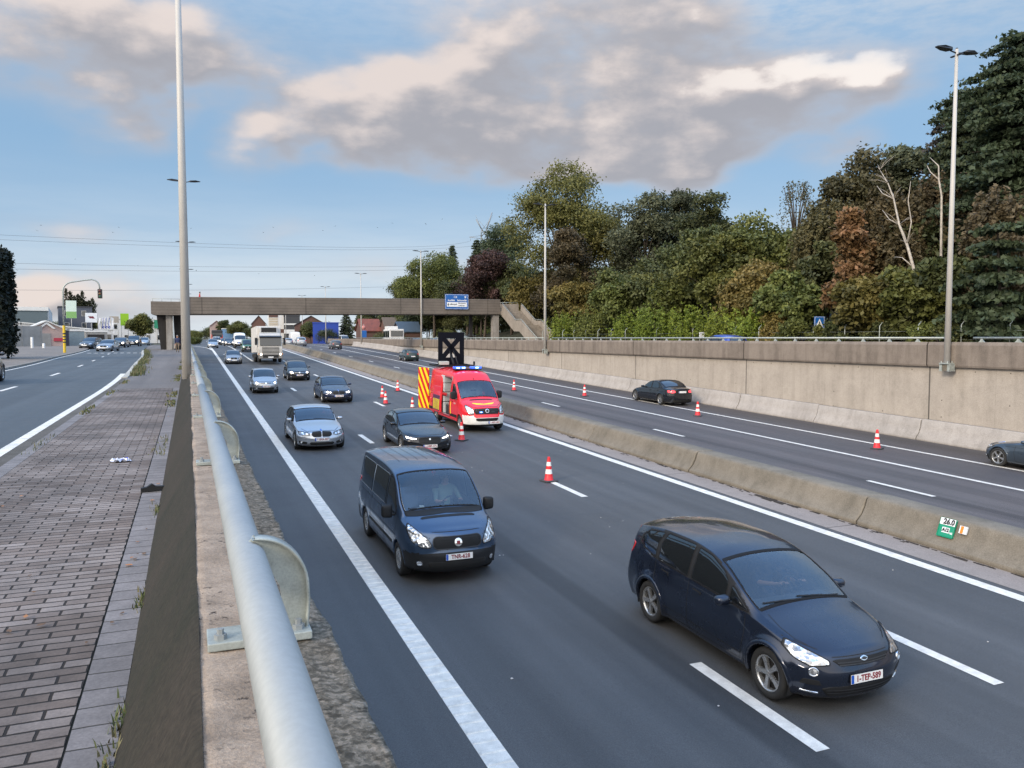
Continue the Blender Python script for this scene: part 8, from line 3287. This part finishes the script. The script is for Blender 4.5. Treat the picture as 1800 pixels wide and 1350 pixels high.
    for k, (a, b) in enumerate(zip(zs[:-1], zs[1:])):
        mb.lathe([(.13, a), (.13, b)], 12, 0 if k % 2 == 0 else 1)
    mb.build('banded_foot', [my, mk], t)
    mb = MB()
    mb.box((3.14, -.16, 5.55), (3.56, .16, 6.5), bev=.04)
    hd = mb.build('signal_head', mk, t)
    for k, m in enumerate((mat('lens_red', (.10, .01, .01), .2), mat('lens_amber', (.14, .06, .01), .2), mat('lens_green', (.01, .08, .04), .2))):
        mb = MB()
        mb.lathe([(0, -.175), (.10, -.172), (.11, -.155)], 14, axis='Y', c=(3.35, 0, 6.32 - k * .29))
        mb.build('lens', m, hd)
    # ---------------- beyond the bridge on the right
    r = house('shop_building', 27.0, 270, 6.0, 12, 9.2, 0, 'tall white shop building with signs above the box truck', white, roofw, -5, zb=-1.5, win=False, cat='building')
    mb = MB()
    for k in range(6):
        mb.box((-2.6, -.1, 3.4 + k * .8), (.2, -.02, 3.95 + k * .8))
    mb.build('sign_panel', mat('sign_cream', (.42, .36, .27), .6), r)
    mb = MB()
    mb.box((.6, -.1, 3.2), (2.0, -.02, 4.4))
    mb.box((-2.6, -.12, 8.2), (.2, -.04, 8.9))
    mb.build('sign_panel', brick, r)
    house('brick_house', 22.3, 284, 4.5, 9, 6.4, 2.6, 'dark brick house left of the white shop building', brick, slate, -5, zb=-1.5, win=False)
    r = house('flat_block', 31.4, 268, 5.0, 10, 8.6, 0, 'black and white block right of the white shop building', mat('wall_charcoal', (.035, .037, .042), .6), slate, -5, zb=-1.5, cat='building', win=False)
    mb = MB()
    mb.box((-2.5, -.3, 2.9), (2.5, -.01, 4.2))
    mb.box((-2.5, -.3, 5.7), (2.5, -.01, 6.2))
    mb.build('balcony', white, r)
    house('gable_house', 33.0, 236, 9, 9, 5.2, 2.6, 'dark roofed house behind the blue shed', brick, slate, -6, zb=-1.5, win=False)
    r = house('blue_shed', 33.4, 212, 6.6, 10, 5.3, 0, 'bright blue shed seen under the footbridge', blue, blue, -8, zb=-1.5, win=False, cat='shed')
    mb = MB()
    mb.lathe([(0, 0), (.42, 0), (.42, .05)], 18, axis='Y', c=(-.9, -.06, 3.1))
    mb.build('emblem', mat('emblem_pale_blue', (.35, .48, .62), .5), r)
    house('red_house', 37.9, 191, 7, 4.6, 3.2, 2.6, 'long red roofed house under the footbridge', brick, redroof, -90, zb=-1.4, win=False)
    house('red_house', 42.6, 186, 6.5, 3.6, 3.2, 2.9, 'brown roofed house right of the long red roofed house', brick, mat('roof_brown', (.11, .085, .065), .85, var=.2), -90, zb=-1.4, win=False)
    house('slate_house', 41.0, 166, 6, 4.4, 2.8, 1.9, 'house with a blue slate roof behind the white bus', brick, mat('roof_blue', (.055, .085, .125), .6, var=.15), -90, zb=-1.4, win=False)
    # bus on the upper road
    b = empty('bus', (34.2, 141, -1.5), R(-6), 'white bus with roof unit parked on the upper road', 'bus')
    mb = MB()
    mb.box((-1.25, -4.5, .35), (1.25, 4.5, 3.05), bev=.12)
    mb.build('body', white, b)
    mb = MB()
    mb.box((-1.1, .5, 3.02), (.9, 3.6, 3.6), bev=.08)
    mb.build('roof_unit', white, b)
    mb = MB()
    mb.box((-1.05, -4.54, 1.75), (1.05, -4.505, 2.75), bev=.01)
    mb.build('rear_window', V_GLASSO, b)
    for k in range(3):
        mb = MB()
        mb.box((-1.275, -3.9 + k * 2.8, 1.6), (-1.252, -1.4 + k * 2.8, 2.75), bev=.01)
        mb.build('side_window', V_GLASSO, b)
    for y in (-2.8, 2.9):
        for sg in (1, -1):
            mb = MB()
            mb.lathe([(0, -.14), (.46, -.14), (.5, -.1), (.5, .14), (0, .14)], 18, axis='X')
            q = mb.build('wheel', V_TYRE, b)
            q.location = (sg * 1.12, y, .5)
    fa = [('conifer', 39.2, 214, 8.6, 5.0, 'dark', 'dark fir right of the blue shed'), ('broad', 41.5, 201, 8.5, 6.0, 'olivedark', 'green tree between the fir and the red roofed house'),
          ('broad', 30.0, 216, 5.8, 5.0, 'olivedark', 'round dark tree left of the blue shed'), ('bush', 32.6, 205, 3.6, 6.5, 'dark', 'dark hedge like bush in front of the blue shed'),
          ('bush', 37.6, 160, 2.2, 7, 'olivedark', 'dark hedge in front of the red roofed house'), ('broad', 47, 175, 9.5, 7, 'olivedark', 'tree behind the blue slate roof'),
          ('broad', 18.2, 330, 8.0, 8, 'mid', 'far round tree left of the brick house'), ('broad', 13.5, 350, 9.5, 5, 'olivedark', 'far narrow tree right of the lorry'),
          ('broad', 23.5, 320, 6.0, 7, 'olivedark', 'far tree half hidden behind the brick house'), ('broad', 2.5, 420, 4.5, 9, 'mid', 'far low tree left of the far lorry'),
          ('bush', 1.4, 190, 1.6, 3.2, 'mid', 'low bush at the top of the slip road')]
    for i, (k, x, y, h, w, c, lab) in enumerate(fa):
        tree(k, x, y, -1.6, h, w, c, lab, None, 320 + i)
    rnd = random.Random(21)
    for i in range(16):
        x = -90 + i * 18 + rnd.uniform(-5, 5)
        if -25 < x < 10:
            x -= 45
        tree('broad', x, rnd.uniform(380, 460), -1.6, rnd.uniform(6, 9), rnd.uniform(11, 16), rnd.choice(['olivedark', 'mid', 'dark']), 'far off tree on the skyline, one of a loose line', 'far trees on the skyline', 350 + i)
    r = house('far_house', 11.0, 352, 5, 8, 6.5, 2.0, 'far pinkish house just right of the far lorry', pink, redroof, 0, zb=-1.5, win=False)
    r = house('far_shed', 16.0, 335, 7, 8, 5.0, 0, 'far blue and white shed beside the pinkish house', mat('cladding_sky', (.12, .24, .42), .6), roofw, 0, zb=-1.5, win=False, cat='shed')


build_town()


def build_lorries():
    # box truck with a cooling unit, driving towards the camera
    y, x = 92.5, 8.05
    L, W = 9.6, 2.5
    cream = mat('truck_cream', (.44, .42, .385), .45, var=.1, vs=1.5)
    boxw = mat('truck_box', (.56, .545, .52), .5, var=.08, vs=.8)
    sl = (hz(y + 3) - hz(y - 3)) / 6
    t = empty('box_truck', (x, y, hz(y)), 0, 'large cream box truck with a cooling unit above its cab', 'truck')
    t.rotation_euler = (math.atan(sl), 0, R(180))
    F = L / 2                                  # nose at +y in local axes
    mb = MB()
    prof = [(F - 2.1, .75), (F - .10, .75), (F - .02, .95), (F, 1.45), (F - .06, 1.75), (F - .22, 2.60), (F - .42, 2.85), (F - 2.1, 2.90)]
    mb.prism(prof, -1.22, 1.22, axis='X')
    bm = bmesh.new()
    vs = [bm.verts.new(v) for v in mb.v]
    for f in mb.f:
        bm.faces.new([vs[i] for i in f])
    bmesh.ops.recalc_face_normals(bm, faces=bm.faces)
    bmesh.ops.bevel(bm, geom=bm.edges[:], offset=.09, segments=3, affect='EDGES', profile=.6)
    m2 = MB()
    m2.addbm(bm, 0, False)
    cab = m2.build('cab', cream, t)
    mb = MB()
    mb.prism([(F - .035, 1.78), (F + .02, 1.78), (F - .15, 2.62), (F - .21, 2.62)], -1.08, 1.08, axis='X')
    mb.build('windscreen', V_GLASSO, cab)
    mb = MB()
    mb.prism([(F - .30, 2.60), (F + .06, 2.66), (F + .06, 2.72), (F - .35, 2.84)], -1.12, 1.12, axis='X')
    mb.build('sun_visor', M_DARKMET, cab)
    for sg in (1, -1):
        mb = MB()
        mb.box((sg * 1.225 - .01, F - 1.35, 1.65), (sg * 1.225 + .01, F - .40, 2.50), bev=.005)
        mb.build('side_window', V_GLASSO, cab)
        mb = MB()
        mb.box((sg * 1.45 - .12, F - .30, 1.85), (sg * 1.45 + .12, F - .16, 2.62), bev=.04)
        mb.tube([(sg * 1.2, F - .25, 2.5), (sg * 1.4, F - .23, 2.5)], .03, 6)
        mb.build('wing_mirror', V_PLAS, cab)
    mb = MB()
    mb.box((-.86, F - .05, 1.02), (.86, F + .015, 1.62), bev=.02)
    g = mb.build('grille', V_HUB, cab)
    for k in range(4):
        mb = MB()
        mb.box((-.84, F + .012, 1.08 + k * .14), (.84, F + .035, 1.14 + k * .14), bev=.008)
        mb.build('slat', cream, g)
    mb = MB()
    mb.box((-1.22, F - .30, .42), (1.22, F + .05, .98), bev=.06)
    bu = mb.build('bumper', mat('truck_bumper', (.20, .19, .175), .55), t)
    mb = MB()
    mb.box((-.80, F + .04, .50), (.80, F + .058, .80))
    mb.build('air_intake', V_HUB, bu)
    for sg in (1, -1):
        mb = MB()
        mb.box((sg * .98 - .20, F + .02, .72), (sg * .98 + .20, F + .07, .98), bev=.03)
        h = mb.build('headlight', V_LAMPD, bu)
        mb = MB()
        mb.lathe([(0, F + .082), (.10, F + .078), (.11, F + .06)], 14, axis='Y', c=(sg * .98, 0, .86))
        mb.build('bulb', V_LITW, h)
        mb = MB()
        mb.box((sg * 1.19 - .05, F - .02, .80), (sg * 1.19 + .05, F + .062, .98), bev=.02)
        mb.build('indicator', V_AMBER, bu)
    mb = MB()
    mb.box((-.27, F + .06, .50), (.27, F + .072, .62))
    mb.build('number_plate', V_PLATE, bu)
    mb = MB()
    mb.box((-1.27, -F, 1.10), (1.27, F - 2.25, 3.92), bev=.03)
    bx = mb.build('box_body', boxw, t)
    mb = MB()
    mb.box((-.95, F - 2.25, 2.98), (.95, F - 1.75, 3.80), bev=.10)
    un = mb.build('cooling_unit', mat('unit_pale', (.42, .42, .41), .5), bx)
    mb = MB()
    mb.box((-.78, F - 1.745, 3.26), (.78, F - 1.72, 3.74), bev=.01)
    mb.build('unit_grille', V_HUB, un)
    mb = MB()
    mb.prism([(F - 1.7, 2.86), (F - .6, 2.86), (F - .9, 3.05), (F - 1.7, 3.2)], -1.05, 1.05, axis='X')
    mb.build('roof_fairing', cream, t)
    mb = MB()
    mb.box((-.5, -F, .70), (.5, F - 1.0, 1.05))
    mb.box((-1.22, -F + .3, .55), (-1.16, F - 3.4, .95))
    mb.box((1.16, -F + .3, .55), (1.22, F - 3.4, .95))
    mb.build('chassis', V_HUB, t)
    for (yy, rad) in ((F - 1.4, .50), (-F + 2.2, .50), (-F + 3.3, .50)):
        for sg in (1, -1):
            mb = MB()
            mb.lathe([(0, -.15), (.42, -.15), (rad, -.13), (rad, .13), (.42, .15), (.30, .15), (.28, .10), (0, .12)], 24, axis='X')
            q = mb.build('wheel', V_TYRE, t)
            q.location = (sg * 1.05, yy, rad)
            mb = MB()
            mb.lathe([(0, .02), (.12, .02), (.20, -.02), (.27, .0)], 16, axis='X')
            mb.v = [(a * sg, b, c) for a, b, c in mb.v]
            k = mb.build('hub', V_ALLOY, q)
            k.location = (.11 * sg, 0, 0)
    # far red and white lorry in the queue
    y, x = 194, 6.0
    t = empty('lorry', (x, y, hz(y)), R(180), 'far red and white lorry with a dark topped cab at the head of the slope', 'truck')
    mb = MB()
    mb.box((-1.2, 2.2, .5), (1.2, 4.2, 2.2), bev=.08)
    cb = mb.build('cab', mat('lorry_red', (.40, .05, .045), .5), t)
    mb = MB()
    mb.box((-1.15, 2.3, 2.2), (1.15, 4.1, 3.2), bev=.15)
    mb.build('cab_top', M_DARKMET, cb)
    mb = MB()
    mb.box((-1.05, 4.2, 1.6), (1.05, 4.23, 2.5))
    mb.build('windscreen', V_GLASSO, cb)
    for sg in (1, -1):
        mb = MB()
        mb.lathe([(0, 4.24), (.14, 4.22)], 10, axis='Y', c=(sg * .9, 0, .9))
        mb.build('headlight', V_LITW, cb)
    mb = MB()
    mb.box((-1.25, -6, .9), (1.25, 2.0, 2.4), bev=.04)
    mb.build('load_bed', mat('lorry_bed', (.42, .30, .28), .6), t)
    for yy in (3.3, -3.8, -5.0):
        for sg in (1, -1):
            mb = MB()
            mb.lathe([(0, -.15), (.5, -.13), (.5, .13), (0, .15)], 14, axis='X')
            q = mb.build('wheel', V_TYRE, t)
            q.location = (sg * 1.05, yy, .5)


build_lorries()


# ------------------------------------------------------------------ power line, birds, litter, weeds
def build_small():
    ML = mat('pylon_steel', (.26, .28, .30), .6, metal=.3)
    p = empty('pylon', (243, 664, 3), R(-18), 'distant lattice power pylon rising behind the wood', 'pylon')
    mb = MB()
    Hh = 92
    for i in range(14):
        z0, z1 = i * Hh / 14, (i + 1) * Hh / 14
        w = lambda z: 7.0 - 4.6 * (z / Hh)
        a, b = w(z0), w(z1)
        for sx in (1, -1):
            for sy in (1, -1):
                mb.tube([(sx * a, sy * a, z0), (sx * b, sy * b, z1)], .42, 4)
            mb.tube([(-a * sx, -a, z0), (b * sx, -b, z1)], .22, 4)
            mb.tube([(-a * sx, a, z0), (b * sx, b, z1)], .22, 4)
    mb.build('tower', ML, p)
    for sg in (1, -1):
        mb = MB()
        z = 92
        mb.tube([(sg * 2.0, 0, z), (sg * 7.0, 0, z + (15 if sg > 0 else 9))], .5, 4)
        mb.tube([(sg * 2.4, 1, z + 1), (sg * 7.0, 0, z + (15 if sg > 0 else 9))], .4, 4)
        mb.tube([(-sg * 2.0, 0, z), (sg * 4.5, 0, z + 8)], .16, 4)
        for k in range(4):
            mb.tube([(sg * (2 + k * 1.5), 0, z + k * 3.4), (sg * (3.6 + k * 1.3), .6, z + k * 3.0 + 4)], .12, 4)
        mb.build('horn', ML, p)
        mb = MB()
        mb.tube([(sg * 2, 0, 84), (sg * 13, 0, 85.5)], .25, 4)
        mb.tube([(sg * 2, 0, 87), (sg * 13, 0, 85.5)], .18, 4)
        mb.tube([(sg * 12, 0, 85.5), (sg * 12, 0, 82)], .14, 4)
        mb.build('crossarm', ML, p)
    MW_ = mat('wire', (.12, .13, .14), .6)
    for i, (a, m, b, lab) in enumerate((
            ((-420, 555, 66), (36.9, 638, 70.0), (230, 666, 84.5), 'uppermost overhead wire, running to the pylon'), ((-420, 555, 62), (37, 637, 67.5), (254, 664, 84.0), 'second overhead wire from the top, close under the uppermost'),
            ((-420, 552, 49), (16.7, 645, 53.5), (420, 735, 84), 'third overhead wire from the top, well below the upper pair'), ((-420, 552, 44), (16.7, 644, 50.0), (420, 735, 81), 'fourth overhead wire from the top'),
            ((-420, 550, 30), (8.3, 647, 36.0), (420, 745, 66), 'lowest overhead wire, just above the footbridge'))):
        mb = MB()
        A, M_, B = Vector(a), Vector(m), Vector(b)
        pts = []
        for k in range(33):
            t = k / 32
            q = A * ((1 - t) * (1 - 2 * t)) + M_ * (4 * t * (1 - t)) + B * (t * (2 * t - 1))
            pts.append(tuple(q))
        mb.tube(pts, .08, 4, cap=False)
        tag(mb.build('power_line', MW_), lab, 'power line', 'overhead wires of the power line')
    # birds
    mb = MB()
    mb.lathe([(0, -.16), (.04, -.10), (.055, .0), (.03, .12), (0, .17)], 8, axis='Y')
    for sg in (1, -1):
        mb.add([(.03 * sg, -.05, .01), (.03 * sg, .07, .01), (.22 * sg, .05, .09), (.42 * sg, -.06, .04), (.22 * sg, -.04, .08)], [(0, 1, 2, 4), (4, 2, 3)])
    me = mb.mesh('bird', mat('bird_dark', (.05, .05, .055), .8))
    rnd = random.Random(9)
    for i, (x, y, z) in enumerate(BIRDS):
        o = link('bird', me)
        o.location = (x, y, z)
        o.rotation_euler = (rnd.uniform(-.3, .3), rnd.uniform(-.5, .5), rnd.uniform(0, 6.3))
        tag(o, 'tiny dark bird flying far off in the sky, a mere dot', 'bird', 'birds in the sky')
    # litter on the pavement
    mb = MB()
    n = 9
    vs, fs = [], []
    for i in range(n):
        for j in range(n):
            vs.append(((i / (n - 1) - .5) * .21, (j / (n - 1) - .5) * .15, rnd.uniform(.0, .045) if 0 < i < n - 1 else rnd.uniform(.0, .02)))
    for i in range(n - 1):
        for j in range(n - 1):
            fs.append((i * n + j, (i + 1) * n + j, (i + 1) * n + j + 1, i * n + j + 1))
    mb.add(vs, fs)
    mb.m = [1 if (q % 8 in (2, 3, 4) and 20 < q < 55) else 0 for q in range(len(mb.f))]
    o = mb.build('wrapper', [mat('wrapper_white', (.55, .58, .68), .4), mat('wrapper_blue', (.04, .06, .45), .4)], recalc=False)
    o.location = (-.79, 10.66, -1.494)
    o.rotation_euler = (0, 0, .3)
    tag(o, 'crumpled white and blue wrapper lying on the brick pavement', 'litter')
    mb = MB()
    mb.prism([(-.10, 0), (.10, .01), (.11, .045), (.03, .05), (.0, .075), (-.05, .045), (-.10, .04)], -.03, .03)
    o = mb.build('plastic_scrap', V_PLAS)
    o.location = (-.36, 8.46, -1.494)
    o.rotation_euler = (0, 0, .1)
    tag(o, 'piece of broken black plastic on the pale edge slabs', 'litter')
    # fallen leaves
    mb = MB()
    for i in range(46):
        y = rnd.uniform(2.2, 9) if i < 30 else rnd.uniform(9, 24)
        x = rnd.uniform(-1.6, -.3) if i % 3 else rnd.uniform(-.48, -.3)
        s = rnd.uniform(.012, .028)
        a = rnd.uniform(0, 6.3)
        z = -1.487
        pts = [(0, 1), (.5, .35), (.35, -.5), (0, -1), (-.4, -.4), (-.55, .3)]
        mb.add([(x + s * (p * math.cos(a) - q * math.sin(a)), y + s * (p * math.sin(a) + q * math.cos(a)), z + rnd.uniform(0, .006)) for p, q in pts], [list(range(6))], rnd.randrange(2))
    tag(mb.build('fallen_leaves', [mat('leaf_orange', (.34, .15, .06), .8), mat('leaf_brown', (.12, .07, .04), .8)], recalc=False), 'small fallen leaves scattered on the pavement', 'leaves', kind='stuff')
    # weeds along the kerbs and the wall foot
    V, T = [], []
    mb = MB()

    def blade(x, y, z, h):
        a = rnd.uniform(0, 6.3)
        l = rnd.uniform(.1, .6) * h
        w = rnd.uniform(.003, .007) * (1 + (y > 14) * 2)
        dx, dy = math.cos(a), math.sin(a)
        p0 = (x - dy * w, y + dx * w, z)
        p1 = (x + dy * w, y - dx * w, z)
        p2 = (x + dx * l * .4 + dy * w * .7, y + dy * l * .4 - dx * w * .7, z + h * .6)
        p3 = (x + dx * l * .4 - dy * w * .7, y + dy * l * .4 + dx * w * .7, z + h * .6)
        p4 = (x + dx * l, y + dy * l, z + h)
        mb.add([p0, p1, p2, p3, p4], [(0, 1, 2, 3), (3, 2, 4)], rnd.randrange(2))
    for i in range(420):
        c = rnd.choice([(2.75, -.285), (2.9, -.30), (3.3, -.27), (4.9, -.27), (7.5, -.28)])
        blade(c[1] + rnd.gauss(0, .02), c[0] + rnd.gauss(0, .13), -1.50, rnd.uniform(.015, .06))
    for i in range(5200):
        y = rnd.uniform(33, 100)
        if math.sin(y * .9) + math.sin(y * .37) < -.3:
            continue
        x = float(KERB_R(y)) + .24 + abs(rnd.gauss(0, .22))
        blade(x, y, sz(y) + .12, rnd.uniform(.06, .26))
    for i in range(2600):
        y = rnd.uniform(11, 60)
        if math.sin(y * 1.7) + math.sin(y * .6 + 1) < .2:
            continue
        blade(-.31 - abs(rnd.gauss(0, .09)), y, sz(y) + .12, rnd.uniform(.015, .06))
    for i in range(700):
        y = rnd.uniform(11, 33)
        if math.sin(y * 1.1) < .35:
            continue
        blade(float(KERB_R(y)) + .30 + rnd.gauss(0, .04), y, sz(y) + .12, rnd.uniform(.02, .07))
    tag(mb.build('weeds', [mat('weed_green', (.075, .095, .035), .9), mat('weed_dry', (.13, .12, .06), .9)], recalc=False), 'tufts of grass and weeds along the kerbs and the foot of the wall', 'weeds', kind='stuff')
    # pale chips of stone lying on the carriageway
    mb = MB()
    for i in range(34):
        x, y = rnd.uniform(3.5, 13.5), rnd.uniform(6, 34)
        s = rnd.uniform(.008, .022)
        z = hz(y) + .008
        mb.add([(x - s, y - s, z), (x + s, y - s * .6, z), (x + s * .7, y + s, z), (x - s * .8, y + s * .7, z), (x, y, z + s * .8)], [(0, 1, 4), (1, 2, 4), (2, 3, 4), (3, 0, 4)])
    tag(mb.build('grit', mat('grit_pale', (.42, .41, .40), .8), recalc=False), 'pale grit scattered over the near carriageway', 'grit', kind='stuff')


BIRDS = [(-28.6, 196.9, 24.0), (-35.8, 240.0, 27.8), (-19.0, 273.6, 33.8), (-17.1, 225.9, 26.6), (-30.8, 271.2, 23.5), (1.2, 212.0, 26.8), (-13.2, 257.5, 21.0), (2.1, 204.5, 16.0), (23.0, 236.9, 31.3), (16.5, 192.6, 24.2), (35.1, 225.4, 29.6), (30.8, 180.4, 24.8), (47.7, 213.8, 29.6), (41.1, 169.7, 24.6), (58.1, 203.1, 29.7), (20.5, 257.7, 19.7), (30.0, 207.2, 15.8), (71.4, 231.6, 35.6)]
build_small()
